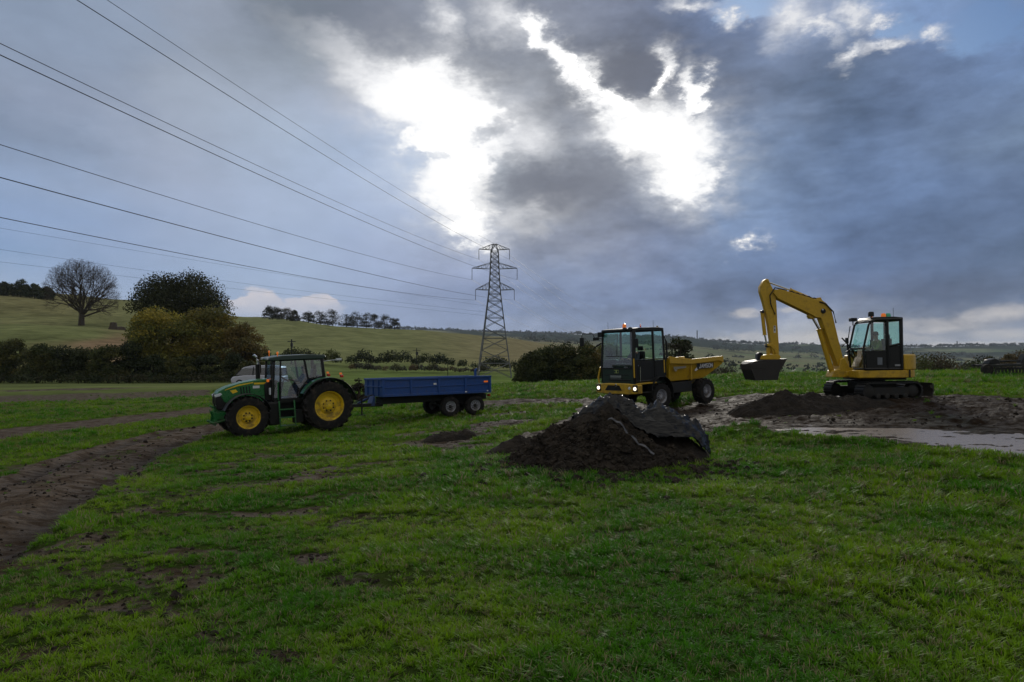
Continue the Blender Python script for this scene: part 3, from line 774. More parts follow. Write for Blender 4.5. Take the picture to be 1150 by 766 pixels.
def build_trees():
    # leafless oak on the hillside
    u, d = 91, 196
    x = (u - 575) * d / F; zb = (HV - 368) * d / F
    gz = ground_z(x, d, False)
    e = empty('bare_tree', (x, d, gz)); tag(e, 'broad leafless tree standing alone on the hillside with fine bare twigs', 'tree')
    rg = np.random.RandomState(5)
    top = (HV - 289) * d / F - gz
    h = top
    segs = [((0, 0, -1.0), (0.1, 0, h * 0.10), 0.95, 0.72), ((0.1, 0, h * 0.10), (0.1, 0.1, h * 0.22), 0.72, 0.66)]
    limbs = []
    for i in range(22):
        az = i * 2.4 + rg.uniform(-.3, .3); el = 0.02 + 1.35 * ((i + .5) / 22) ** 0.85
        dd = (math.cos(az) * math.cos(el), math.sin(az) * math.cos(el), math.sin(el))
        branches(rg, (0.1, 0.05, h * rg.uniform(0.12, 0.23)), dd, 0.27, h * (0.255 + 0.05 * math.sin(el)), 5 if i % 2 else 4, limbs, 0.50, 0.003 * (1.5 - el), 2)
    L = []
    for a, b, r0, r1 in limbs:
        # keep the crown a rounded dome
        q = np.array(b); 
        if (q[0] / (h * 0.52)) ** 2 + (q[1] / (h * 0.52)) ** 2 + ((q[2] - h * 0.48) / (h * 0.52)) ** 2 < 1.0 + rg.uniform(-.06, .04): L.append((a, b, max(r0, 0.015), max(r1, 0.011)))
    V, Fc = tube_arrays(segs, 9); link_mesh('trunk', V, Fc, BARK, e, True)
    V, Fc = tube_arrays(L, 4); link_mesh('crown', V, Fc, BARK, e)
    for du, dv, dd2, w in ((-10, 0, 195, 2.4), (8, 1, 194, 2.0), (16, 2, 193, 3.0)):
        pass
    # dark tree and the yellowing trees in front of it
    tree('dark_tree', 203, 0, 112, 15.5, 17.5, [(0.034, 0.040, 0.016), (0.050, 0.052, 0.018), (0.026, 0.032, 0.013)], 'tall dark green round tree rising behind the yellowing trees', 'tree', leaf=0.25, n=38000, seed=21, ncl=70, base_clear=0.2, trunk_r=0.5)
    tree('autumn_tree', 188, 0, 92, 10.5, 10.6, YG, 'yellowing autumn tree on the left of the big clump above the hedge', 'tree', leaf=0.24, n=22000, seed=31, ncl=46, base_clear=0.02)
    tree('autumn_tree', 238, 0, 95, 9.6, 10.6, [(0.170, 0.145, 0.030), (0.12, 0.115, 0.03), (0.09, 0.092, 0.028), (0.20, 0.155, 0.030)], 'yellow green autumn tree in the middle of the big clump behind the hedge', 'tree', leaf=0.24, n=20000, seed=32, ncl=46, base_clear=0.02)
    tree('autumn_tree', 273, 0, 93, 6.4, 8.0, [(0.115, 0.085, 0.028), (0.085, 0.075, 0.026), (0.135, 0.100, 0.030)], 'lower brownish autumn tree at the right end of the big clump', 'tree', leaf=0.24, n=12000, seed=33, ncl=30, base_clear=0.02)
    tree('autumn_tree', 160, 0, 96, 5.0, 6.6, OL, 'small olive green tree at the left foot of the big yellowing clump', 'tree', leaf=0.26, n=5000, seed=34, ncl=26, base_clear=0.02)
    # overgrown hedge at the far side of the left field: separate bushes
    hb = [(-45, 378), (-15, 380), (14, 378), (42, 382), (68, 386), (96, 383), (122, 386), (146, 382), (172, 394), (204, 400), (236, 399), (266, 397), (288, 402)]
    txt = ['at the very left edge of the field', 'beside the one at the left edge', 'yellowish, below the skyline trees', 'dark, left of the winter tree', 'low, below the bare bank', 'green, right below the winter tree', 'dark, between winter tree and yellow clump',
           'tall, left of the yellow clump', 'low, under the left yellow tree', 'low, under the middle of the clump', 'low, under the right of the clump', 'dark, just left of the pale car', 'small, behind the tractor exhaust']
    for i, (u, vt) in enumerate(hb):
        dd = 86 + (i % 3); x = (u - 575) * dd / F
        hh = (HV - vt) * dd / F - ground_z(x, dd, False)
        tn = OL if i % 3 == 0 else DK + OL[:1]
        if i < 3: tn = OL + [(0.11, 0.10, 0.026)]
        tree('hedge_bush', u, 0, dd, 5.8, hh, tn, 'overgrown hedge bush ' + txt[i], 'bush', leaf=0.20, n=9500, seed=60 + i, shape='bush', ncl=26, group='overgrown bushes of the hedge along the far side of the left field', depth_r=1.9)
    # strip of rank growth at the hedge foot
    cl = []
    rg = np.random.RandomState(8)
    for u in np.arange(-60, 300, 4.0):
        dd = 83.5 + rg.uniform(-.6, .6); x = (u - 575) * dd / F; r = rg.uniform(0.5, 0.95)
        cl.append((x, dd, ground_z(x, dd, False) + 0.35, r, r * 1.1))
    o = foliage('brambles', cl, 9000, 0.18, DK + [(0.06, 0.055, 0.03)], None, 77); tag(o, 'low tangled brambles and weeds along the foot of the left hedge', 'brambles', kind='stuff')
    # skyline trees at top left
    for i, (u, vt, w) in enumerate([(-12, 314, 9), (6, 316, 9), (22, 313, 8), (38, 318, 8), (52, 322, 7)]):
        dd = 275; x = (u - 575) * dd / F; gz = ground_z(x, dd, False)
        tree('skyline_tree', u, 0, dd, w, (HV - vt) * dd / F - gz, DK + OL[:1], ['dark tree at the left end of the skyline row', 'second dark tree of the skyline row above the hill', 'tallest dark tree of the skyline row, left of the winter tree', 'dark tree of the skyline row closing up to the winter tree', 'lowest dark tree of the skyline row, half behind the winter tree'][i], 'tree',
             leaf=0.42, n=5200, seed=100 + i, ncl=34, group='trees on the skyline at the upper left', shape='bush')
    # copse along the crest
    cr = [(302, 353, 5), (311, 352, 5.5), (322, 351, 6), (331, 356, 4), (346, 352, 6.5), (360, 350, 7), (373, 350, 7), (389, 352, 7), (401, 351, 6.5), (411, 352, 6), (421, 354, 6), (432, 354, 7), (443, 356, 5.5)]
    nm = ['first', 'second', 'third', 'small fourth', 'fifth', 'sixth', 'seventh', 'eighth', 'ninth', 'tenth', 'eleventh', 'twelfth', 'last and lowest']
    for i, (u, vt, w) in enumerate(cr):
        vt -= 3
        dd = 345 + (u - 300) * 0.55; x = (u - 575) * dd / F; gz = ground_z(x, dd, False)
        tree('crest_tree', u, 0, dd, w * 1.5, max(7.0, (HV - vt) * dd / F - gz), GG, nm[i] + ' tree from the left in the grey copse on the hill crest', 'tree', leaf=0.40, n=2200, seed=130 + i, ncl=30, shape='bush', group='trees of the copse on the hill crest')
    # hedges crossing the middle distance
    def hedge(name, pts, label, tn, width, hgt, leaf, n, seed, cat='hedge', gaps=0.0):
        rg = np.random.RandomState(seed); cl = []
        for (u0, d0), (u1, d1) in zip(pts[:-1], pts[1:]):
            x0, x1 = (u0 - 575) * d0 / F, (u1 - 575) * d1 / F
            L = math.hypot(x1 - x0, d1 - d0); m = max(2, int(L / (hgt * 0.55)))
            for k in range(m):
                if rg.uniform() < gaps: continue
                t_ = (k + rg.uniform()) / m; xx = x0 + (x1 - x0) * t_; yy = d0 + (d1 - d0) * t_ + rg.uniform(-.5, .5) * width
                hk = hgt * rg.uniform(0.55, 1.15); cl.append((xx, yy, ground_z(xx, yy, False) + hk * 0.42, hk * 0.55, hk * 0.55))
        o = foliage(name, cl, n, leaf, tn, None, seed); tag(o, label, cat); return o
    hedge('hedge', [(285, 150), (345, 152), (420, 156), (445, 158)], 'bushy dark hedge behind the tractor and trailer, left half', DK + OL[:1], 2, 3.6, 0.32, 7000, 201)
    hedge('hedge', [(452, 160), (520, 163), (600, 168)], 'lower dark hedge running behind the pylon legs', DK, 2, 3.2, 0.34, 5000, 202)
    hedge('scrub', [(395, 140), (440, 141), (520, 143), (548, 145)], 'pale brown scrubby strip in front of the middle hedge', BR + GG, 2, 1.9, 0.25, 5000, 203, 'scrub')
    hedge('hedge', [(600, 175), (700, 240), (760, 300)], 'thin dark hedge continuing right behind the centre bushes', DK, 2, 3.0, 0.4, 3500, 204)
    # bushes left of the dumper
    for i, (u, vt, w, dd, tn) in enumerate([(598, 392, 4.0, 66, DK + OL[:1]), (618, 384, 5.0, 68, DK + OL[:1]), (640, 386, 4.6, 67, OL + DK), (661, 380, 4.6, 66, OL + [(0.11, 0.085, 0.026)]), (682, 384, 4.4, 69, OL)]):
        x = (u - 575) * dd / F
        hh = (HV - vt) * dd / F - ground_z(x, dd, False)
        tree('field_bush', u, 0, dd, w, hh, tn, ['low dark bush nearest the pylon, left end of the centre thicket', 'tall dark round bush second from the pylon', 'dark olive bush in the middle of the centre thicket', 'tall yellowish bush just left of the dumper cab', 'olive bush half hidden behind the dumper cab'][i],
             'bush', leaf=0.17, n=9000, seed=220 + i, shape='bush', ncl=28, group='bushes of the thicket between pylon and dumper')
    tree('field_tree', 760, 0, 64, 3.6, (HV - 375) * 64 / F - ground_z(185 * 64 / F, 64, False), DK + GG, 'dark round tree rising behind the yellow dumper skip', 'tree', leaf=0.19, n=4500, seed=231, ncl=26, base_clear=0.05)
    tree('dark_bush', 403, 0, 42, 1.7, 1.55, [(0.03, 0.022, 0.018), (0.045, 0.03, 0.022), (0.028, 0.03, 0.018)], 'small dark reddish bush between tractor wheel and blue trailer', 'bush', leaf=0.10, n=2600, seed=232, shape='bush', ncl=18)
    # scrub and hedge beyond the plateau edge on the right
    hedge('scrub', [(790, 66), (860, 67), (935, 68)], 'grey brown leafless scrub beyond the field edge, left of the excavator', BR + GG, 2, 1.7, 0.13, 5000, 205, 'scrub', 0.25)
    hedge('hedge', [(1012, 74), (1080, 76), (1140, 78), (1250, 80)], 'brown green hedge beyond the field edge, right of the excavator', BR + DK + OL[:1], 2, 3.9, 0.2, 11000, 206)
    for i, (u, vt, w, tn) in enumerate([(1113, 398, 2.6, OL + BR[:1]), (1131, 396, 2.6, [(0.15, 0.11, 0.05), (0.11, 0.09, 0.05)]), (1150, 392, 4.5, BR), (1090, 404, 3.0, GG)]):
        dd = 88; x = (u - 575) * dd / F; gz = ground_z(x, dd, False)
        tree('valley_tree', u, 0, dd, w, (HV - vt) * dd / F - gz, tn, ['olive tree standing behind the hedge above the farm implement', 'pale yellow leaved tree behind the hedge near the right edge', 'broad brown tree behind the hedge at the right edge', 'grey green rounded tree left of the olive one behind the hedge'][i], 'tree', leaf=0.2, n=2600, seed=240 + i, ncl=20, base_clear=0.2)
build_trees()

def build_far_woods():
    """tree masses, hedge lines and ridge woods miles off"""
    rg = np.random.RandomState(91); cl = []
    for u in np.arange(430, 1260, 1.3):          # wooded skyline
        if rg.uniform() < 0.1: continue
        dd = 3000 + rg.uniform(-40, 60); x = (u - 575) * dd / F
        r = rg.uniform(4, 10); cl.append((x, dd, ground_z(x, dd, False) + r * 0.5, r * 1.3, r))
    o = foliage('ridge_woods', cl, 9000, 7.0, [(0.022, 0.030, 0.020), (0.03, 0.036, 0.022)], None, 92); tag(o, 'dark woodland along the distant ridge', 'woods', kind='stuff')
    cl = []
    lines = [[(790, 900), (900, 980), (1000, 1000)], [(1000, 1500), (1080, 1380), (1160, 1300)], [(1040, 1150), (1100, 1120), (1150, 1050)], [(820, 2000), (900, 2050), (1060, 1900)], [(560, 1900), (700, 2100), (800, 2300)],
             [(1060, 1700), (1150, 1600)], [(600, 1300), (660, 1500), (760, 1500)], [(800, 600), (900, 640), (960, 700)]]
    for ln in lines:
        for (u0, d0), (u1, d1) in zip(ln[:-1], ln[1:]):
            m = int(math.hypot((u1 - u0) * d0 / F, d1 - d0) / 9)
            for k in range(m):
                t_ = k / m; dd = d0 + (d1 - d0) * t_ + rg.uniform(-5, 5); u = u0 + (u1 - u0) * t_; x = (u - 575) * dd / F
                r = rg.uniform(2.0, 4.2) * (1.9 if rg.uniform() < 0.12 else 1); cl.append((x, dd, ground_z(x, dd, False) + r * 0.6, r * 1.2, r))
    for _ in range(500):
        u = rg.uniform(520, 1240); dd = rg.uniform(1500, 2900)
        if fbm(np.array([u / 40]), np.array([dd / 250]), 300, 3)[0] < 0.02: continue
        x = (u - 575) * dd / F; r = rg.uniform(4, 9)
        cl.append((x, dd, ground_z(x, dd, False) + r * 0.5, r * 1.5, r))
    o = foliage('valley_woods', cl, 14000, 3.6, [(0.030, 0.040, 0.024), (0.04, 0.044, 0.028)], None, 93); tag(o, 'hedge lines and copses in the distant valley', 'woods', kind='stuff')
build_far_woods()
# ------------------------------------------------------------------ mesh kit
class MB:
    """collects shapes and links them as one mesh object"""
    def __init__(s): s.v, s.f = [], []
    def add(s, vs, fs, M=None):
        i = len(s.v)
        for q in vs:
            q = Vector(q); s.v.append(tuple(M @ q) if M is not None else tuple(q))
        s.f += [tuple(i + k for k in f) for f in fs]
        return s
    def box(s, c, size, rot=None, taper=None):
        hx, hy, hz = size[0] / 2, size[1] / 2, size[2] / 2
        vs = [Vector((a * hx * (taper if (taper and d > 0) else 1), b * hy * (taper if (taper and d > 0) else 1), d * hz)) for d in (-1, 1) for a, b in ((-1, -1), (1, -1), (1, 1), (-1, 1))]
        M = Matrix.Translation(c)
        if rot is not None:
            from mathutils import Euler
            M = M @ Euler(rot).to_matrix().to_4x4()
        return s.add(vs, [(3, 2, 1, 0), (4, 5, 6, 7), (0, 1, 5, 4), (1, 2, 6, 5), (2, 3, 7, 6), (3, 0, 4, 7)], M)
    def prism(s, prof, y0, y1, inset=0.0):
        """prof: list of (x, z); extruded along y"""
        n = len(prof); cx = sum(p[0] for p in prof) / n; cz = sum(p[1] for p in prof) / n
        vs = [(x, y0, z) for x, z in prof] + [(x + (cx - x) * inset, y1, z + (cz - z) * inset) for x, z in prof]
        fs = [tuple(range(n)), tuple(range(2 * n - 1, n - 1, -1))] + [((k + 1) % n, k, n + k, n + (k + 1) % n) for k in range(n)]
        return s.add(vs, fs)
    def prism_x(s, prof, x0, x1):
        n = len(prof)
        vs = [(x0, y, z) for y, z in prof] + [(x1, y, z) for y, z in prof]
        fs = [tuple(range(n)), tuple(range(2 * n - 1, n - 1, -1))] + [((k + 1) % n, k, n + k, n + (k + 1) % n) for k in range(n)]
        return s.add(vs, fs)
    def prism_z(s, prof, z0, z1):
        n = len(prof)
        vs = [(x, y, z0) for x, y in prof] + [(x, y, z1) for x, y in prof]
        fs = [tuple(range(n)), tuple(range(2 * n - 1, n - 1, -1))] + [((k + 1) % n, k, n + k, n + (k + 1) % n) for k in range(n)]
        return s.add(vs, fs)
    def tube(s, pts, r, sides=8, cap=True, r1=None):
        pts = [Vector(p) for p in pts]; n = len(pts); rings = []
        up = Vector((0, 0, 1))
        for i, p in enumerate(pts):
            d = (pts[min(i + 1, n - 1)] - pts[max(i - 1, 0)]).normalized()
            h = up if abs(d.dot(up)) < 0.95 else Vector((1, 0, 0))
            a = d.cross(h).normalized(); b = d.cross(a).normalized()
            rr = r if r1 is None else r + (r1 - r) * i / (n - 1)
            rings.append([p + (a * math.cos(2 * math.pi * k / sides) + b * math.sin(2 * math.pi * k / sides)) * rr for k in range(sides)])
        vs = [q for rg in rings for q in rg]; fs = []
        for i in range(n - 1):
            for k in range(sides):
                fs.append((i * sides + k, i * sides + (k + 1) % sides, (i + 1) * sides + (k + 1) % sides, (i + 1) * sides + k))
        if cap: fs += [tuple(range(sides))[::-1], tuple((n - 1) * sides + k for k in range(sides))]
        return s.add(vs, fs)
    def lathe(s, prof, c=(0, 0, 0), axis='y', seg=32, sweep=None):
        """prof: list of (radius, along); turned round the axis through c"""
        vs = []; m = len(prof)
        a0, a1 = sweep if sweep else (0, 2 * math.pi)
        cnt = seg if not sweep else seg + 1
        for k in range(cnt):
            t_ = a0 + (a1 - a0) * k / seg; co, si = math.cos(t_), math.sin(t_)
            for r, h in prof:
                if axis == 'y': vs.append((c[0] + r * co, c[1] + h, c[2] + r * si))
                elif axis == 'z': vs.append((c[0] + r * co, c[1] + r * si, c[2] + h))
                else: vs.append((c[0] + h, c[1] + r * co, c[2] + r * si))
        fs = []
        for k in range(seg):
            k2 = (k + 1) % cnt if not sweep else k + 1
            for j in range(m - 1):
                fs.append((k * m + j, k * m + j + 1, k2 * m + j + 1, k2 * m + j))
        return s.add(vs, fs)
    def build(s, name, mat, parent=None, bevel=0.0, smooth=False, seg=2):
        me = bpy.data.meshes.new(name); me.from_pydata(s.v, [], s.f); me.update()
        bm = bmesh.new(); bm.from_mesh(me); bmesh.ops.remove_doubles(bm, verts=bm.verts, dist=1e-5)
        bmesh.ops.recalc_face_normals(bm, faces=bm.faces); bm.to_mesh(me); bm.free()
        if smooth:
            me.polygons.foreach_set('use_smooth', [True] * len(me.polygons))
            me.set_sharp_from_angle(angle=R(38))
        me.materials.append(mat)
        o = bpy.data.objects.new(name, me); COL.objects.link(o)
        if parent: o.parent = parent
        if bevel:
            b = o.modifiers.new('bevel', 'BEVEL'); b.width = bevel; b.segments = seg; b.limit_method = 'ANGLE'; b.angle_limit = R(35)
            me.polygons.foreach_set('use_smooth', [True] * len(me.polygons)); me.set_sharp_from_angle(angle=R(60))
        return o

def paint(name, col, rough=0.4, dirt=0.5, metal=0.0, spec=0.5, low=0.0, high=0.8, dirtcol=(0.075, 0.058, 0.042)):
    """painted metal with mud splashed on it (more of it lower down) and slight scuffing"""
    m, t = new_mat(name)
    tc = t.new('ShaderNodeTexCoord').outputs['Object']
    n = t.noise(tc, 5.0, 6, 0.65); n2 = t.noise(tc, 22.0, 4, 0.6)
    z = t.sep(tc)[2]
    lowness = t.smooth(z, low, high, 1, 0, 'LINEAR')
    k = t.math('MULTIPLY', t.smooth(t.math('ADD', n, t.math('MULTIPLY', lowness, 0.28)), 0.52, 0.86), dirt)
    base = t.mix(t.smooth(n2, 0.3, 0.7), tuple(c * 0.88 for c in col) + (1,), tuple(min(c * 1.1, 1) for c in col) + (1,))
    t.put(t.p.inputs['Base Color'], t.mix(k, base, dirtcol + (1,)))
    t.put(t.p.inputs['Roughness'], t.math('MULTIPLY_ADD', k, 0.4, t.math('MULTIPLY_ADD', n2, 0.15, rough - 0.07)))
    t.p.inputs['Metallic'].default_value = metal; t.p.inputs['Specular IOR Level'].default_value = spec
    b = t.new('ShaderNodeBump'); b.inputs['Strength'].default_value = 0.25; b.inputs['Distance'].default_value = 0.01
    t.put(b.inputs['Height'], n); t.l.new(b.outputs[0], t.p.inputs['Normal'])
    return m
def glass(name, tint, gloss=0.9, sheen=0.10):
    m = bpy.data.materials.new(name); m.use_nodes = True; t = NT(m.node_tree); t.n.clear()
    out = t.new('ShaderNodeOutputMaterial'); tr = t.new('ShaderNodeBsdfTransparent'); gl = t.new('ShaderNodeBsdfGlossy')
    tr.inputs[0].default_value = tint + (1,); gl.inputs['Roughness'].default_value = 0.03; gl.inputs[0].default_value = (gloss, gloss, gloss, 1)
    fr = t.new('ShaderNodeFresnel'); fr.inputs[0].default_value = 1.45
    bf = t.new('ShaderNodeNewGeometry').outputs['Backfacing']; k = t.math('MULTIPLY', t.math('MULTIPLY_ADD', fr.outputs[0], 0.85, sheen), t.math('SUBTRACT', 1.0, bf))
    mx = t.new('ShaderNodeMixShader'); t.l.new(k, mx.inputs[0]); t.l.new(tr.outputs[0], mx.inputs[1]); t.l.new(gl.outputs[0], mx.inputs[2]); t.l.new(mx.outputs[0], out.inputs[0])
    return m
def lamp_mat(name, col, strength=0.0, rough=0.2):
    m, t = new_mat(name); t.p.inputs['Base Color'].default_value = col + (1,); t.p.inputs['Roughness'].default_value = rough
    if strength: t.p.inputs['Emission Color'].default_value = col + (1,); t.p.inputs['Emission Strength'].default_value = strength
    return m

M_GREEN = paint('green_paint', (0.012, 0.125, 0.032), 0.28, 0.7, high=1.2)
M_YELLOW = paint('yellow_paint', (0.62, 0.40, 0.012), 0.4, 0.40)
M_WHEELY = paint('yellow_rim_paint', (0.74, 0.50, 0.01), 0.45, 0.75, low=-1.0, high=0.6)
M_PLANT = paint('plant_yellow', (0.48, 0.295, 0.010), 0.42, 0.7, high=1.2)
M_BLUE = paint('blue_paint', (0.006, 0.052, 0.23), 0.42, 0.45, low=0.6, high=1.3)
M_CHAS = paint('dark_chassis', (0.011, 0.014, 0.016), 0.55, 0.5, high=1.4, spec=.3, dirtcol=(.035, .028, .021))
M_BLACK = paint('black_plastic', (0.008, 0.009, 0.010), 0.45, 0.25, spec=.3, dirtcol=(.035, .028, .021))
M_DKGREEN = paint('dark_green_panel', (0.012, 0.030, 0.022), 0.35, 0.3)
M_STEEL = paint('worn_steel', (0.022, 0.020, 0.019), 0.45, 0.5, metal=0.3, dirtcol=(.045, .036, .028))
M_GREYRIM = paint('grey_rim', (0.36, 0.38, 0.44), 0.45, 0.8, low=-.5, high=.4)
M_WHITE = paint('white_paint', (0.62, 0.63, 0.66), 0.35, 0.2)
M_CHROME = paint('bright_metal', (0.62, 0.64, 0.66), 0.2, 0.15, metal=1.0)
M_GLASS = glass('cab_glass', (0.78, 0.93, 0.91)); M_GLASSB = glass('blue_cab_glass', (0.78, 0.86, 0.92)); M_DARKGLASS = glass('smoked_glass', (0.20, 0.24, 0.27))
M_ORANGE = lamp_mat('amber_lens', (0.85, 0.20, 0.02), 0.25); M_RED = lamp_mat('red_lens', (0.5, 0.02, 0.01)); M_GRNLENS = lamp_mat('green_lens', (0.03, 0.30, 0.18), 0.1)
M_HEADLIT = lamp_mat('lit_headlight', (1.0, 0.86, 0.66), 2.0); M_LENS = lamp_mat('clear_lens', (0.55, 0.6, 0.65), 0, 0.1)
def rubber():
    m, t = new_mat('tyre_rubber'); tc = t.new('ShaderNodeTexCoord').outputs['Object']
    n = t.noise(tc, 6.0, 6, 0.65)
    t.put(t.p.inputs['Base Color'], t.mix(t.smooth(n, 0.45, 0.75), (0.010, 0.010, 0.011, 1), (0.045, 0.036, 0.028, 1)))
    t.p.inputs['Roughness'].default_value = 0.85; t.p.inputs['Specular IOR Level'].default_value = 0.25
    return m
M_RUBBER = rubber()

def wheel(parent, x, y, z, Rt, w, Rr, rim_mat, lugs=20, lug_h=0.04, steer=0.0, side=1, style='ag', name='wheel'):
    """axis along y; side=+1: the outer face looks to +y"""
    e = empty(name, (x, y, z), steer); e.parent = parent
    hw = w / 2
    t_ = MB(); Rb = Rt - lug_h
    prof = [(Rr * 0.98, -hw * 0.78), (Rr * 1.05, -hw * 0.95), ((Rb + Rr) / 2, -hw * 1.02), (Rb * 0.955, -hw * 0.93), (Rb, -hw * 0.62), (Rb * 1.004, 0), (Rb, hw * 0.62), (Rb * 0.955, hw * 0.93),
            ((Rb + Rr) / 2, hw * 1.02), (Rr * 1.05, hw * 0.95), (Rr * 0.98, hw * 0.78)]
    t_.lathe(prof, seg=56)
    for k in range(lugs):
        for sgn in (1, -1):
            a = 2 * math.pi * (k + (0.5 if sgn > 0 else 0)) / lugs
            # a curved bar lug from the shoulder to the centre line
            pts = []
            for q, (yy, da) in enumerate(((hw * 1.0, 0.0), (hw * 0.80, 0.02), (hw * 0.4, 0.10 * 20 / lugs), (0.02, 0.17 * 20 / lugs))):
                rr = (Rt if q else Rb * 0.93); rb = Rb * (0.90 if q == 0 else 0.985)
                aa = a + da * sgn * 0 + da
                pts.append((rr, rb, yy * sgn, aa))
            th = 0.30 * 2 * math.pi / lugs * 0.55
            vs, fs = [], []
            for rr, rb, yy, aa in pts:
                for r_, d_ in ((rb, -th), (rr, -th * 0.7), (rr, th * 0.7), (rb, th)):
                    vs.append((r_ * math.cos(aa + d_), yy, r_ * math.sin(aa + d_)))
            for j in range(3):
                b0 = j * 4
                for q in range(3): fs.append((b0 + q, b0 + q + 1, b0 + q + 5, b0 + q + 4))
            fs += [(0, 1, 2, 3), (12, 13, 14, 15)]
            t_.add(vs, fs)
    t_.build('tyre', M_RUBBER, e, smooth=True)
    s = side; r = MB()
    r.lathe([(Rr, -hw * 0.78), (Rr * 0.93, -hw * 0.70), (Rr * 0.90, -hw * 0.3), (Rr * 0.88, s * hw * 0.15)], seg=40)
    r.lathe([(Rr * 1.0, s * hw * 0.80), (Rr * 1.03, s * hw * 0.86), (Rr * 0.97, s * hw * 0.84), (Rr * 0.92, s * hw * 0.66), (Rr * 0.90, s * hw * 0.30), (Rr * 0.86, s * hw * 0.20),
             (Rr * 0.60, s * hw * 0.16), (Rr * 0.48, s * hw * 0.34), (Rr * 0.40, s * hw * 0.38), (0.0, s * hw * 0.38)], seg=40)
    r.build('rim', rim_mat, e, smooth=True)
    h = MB()
    if style == 'ag':
        h.lathe([(Rr * 0.27, s * hw * 0.37), (Rr * 0.26, s * hw * 0.62), (Rr * 0.20, s * hw * 0.68), (0, s * hw * 0.68)], seg=24)
        for k in range(8):
            a = 2 * math.pi * k / 8; h.lathe([(0.028, 0), (0.028, 0.035 * s), (0, 0.04 * s)], c=(Rr * 0.37 * math.cos(a), s * hw * 0.38, Rr * 0.37 * math.sin(a)), seg=8)
        h.build('hub', rim_mat, e, smooth=True)
        for k in range(8):
            b = MB(); a = 2 * math.pi * (k + .5) / 8; b.lathe([(0.0, 0.016 * s), (0.030, 0.014 * s), (0.030, 0.0)], c=(Rr * 0.365 * math.cos(a), s * hw * 0.385, Rr * 0.365 * math.sin(a)), seg=8)
            b.build('wheel_nut', M_CHAS, e)
    else:
        h.lathe([(Rr * 0.34, s * hw * 0.36), (Rr * 0.32, s * hw * 0.66), (Rr * 0.24, s * hw * 0.74), (0, s * hw * 0.74)], seg=20)
        for k in range(8):
            a = 2 * math.pi * k / 8; h.lathe([(0.022, 0), (0.022, 0.03 * s), (0, 0.035 * s)], c=(Rr * 0.55 * math.cos(a), s * hw * 0.20, Rr * 0.55 * math.sin(a)), seg=8)
        h.build('hub', M_CHAS if style == 'dark' else M_STEEL, e, smooth=True)
    return e

def place(name, x, y, yaw, feet, z=None, pitch=None, lift=0.0):
    """Empty at the thing's base, tilted so that its wheels (local x, y) rest on the ground"""
    f = Vector((math.cos(yaw), math.sin(yaw), 0)); l = Vector((-math.sin(yaw), math.cos(yaw), 0))
    P = []
    for fx, fy in feet:
        w = Vector((x, y, 0)) + f * fx + l * fy; P.append((fx, fy, ground_z(w.x, w.y)))
    A = np.array([[a, b, 1] for a, b, c in P]); s, *_ = np.linalg.lstsq(A, np.array([c for a, b, c in P]), rcond=None)
    if pitch is not None: s[0] = pitch
    X = Vector((f.x, f.y, s[0])).normalized(); L0 = Vector((l.x, l.y, s[1]))
    Z = X.cross(L0).normalized(); Y = Z.cross(X).normalized()
    o = empty(name, (x, y, (float(s[2]) if z is None else z) + lift))
    o.rotation_euler = Matrix((X, Y, Z)).transposed().to_euler()
    return o

# ------------------------------------------------------------------ people
def cloth(name, col, rough=0.85):
    m, t = new_mat(name); tc = t.new('ShaderNodeTexCoord').outputs['Object']
    n = t.noise(tc, 9.0, 4, 0.6)
    t.put(t.p.inputs['Base Color'], t.mix(n, tuple(c * 0.7 for c in col) + (1,), tuple(min(1, c * 1.25) for c in col) + (1,)))
    t.p.inputs['Roughness'].default_value = rough
    b = t.new('ShaderNodeBump'); b.inputs['Strength'].default_value = 0.4; b.inputs['Distance'].default_value = 0.02
    t.put(b.inputs['Height'], n); t.l.new(b.outputs[0], t.p.inputs['Normal'])
    return m
M_SKIN = cloth('skin', (0.42, 0.24, 0.17), 0.55); M_HAIR = cloth('hair', (0.03, 0.02, 0.015))

def skinned(name, verts, edges, rads, mat, parent, sub=2, root=0):
    me = bpy.data.meshes.new(name); me.from_pydata(verts, edges, []); me.update()
    o = bpy.data.objects.new(name, me); COL.objects.link(o); o.parent = parent
    md = o.modifiers.new('skin', 'SKIN'); md.use_smooth_shade = True
    for i, r in enumerate(rads):
        r = r if isinstance(r, tuple) else (r, r)
        me.skin_vertices[0].data[i].radius = r
    me.skin_vertices[0].data[root].use_root = True
    sb = o.modifiers.new('sub', 'SUBSURF'); sb.levels = sub; sb.render_levels = sub
    me.materials.append(mat)
    return o

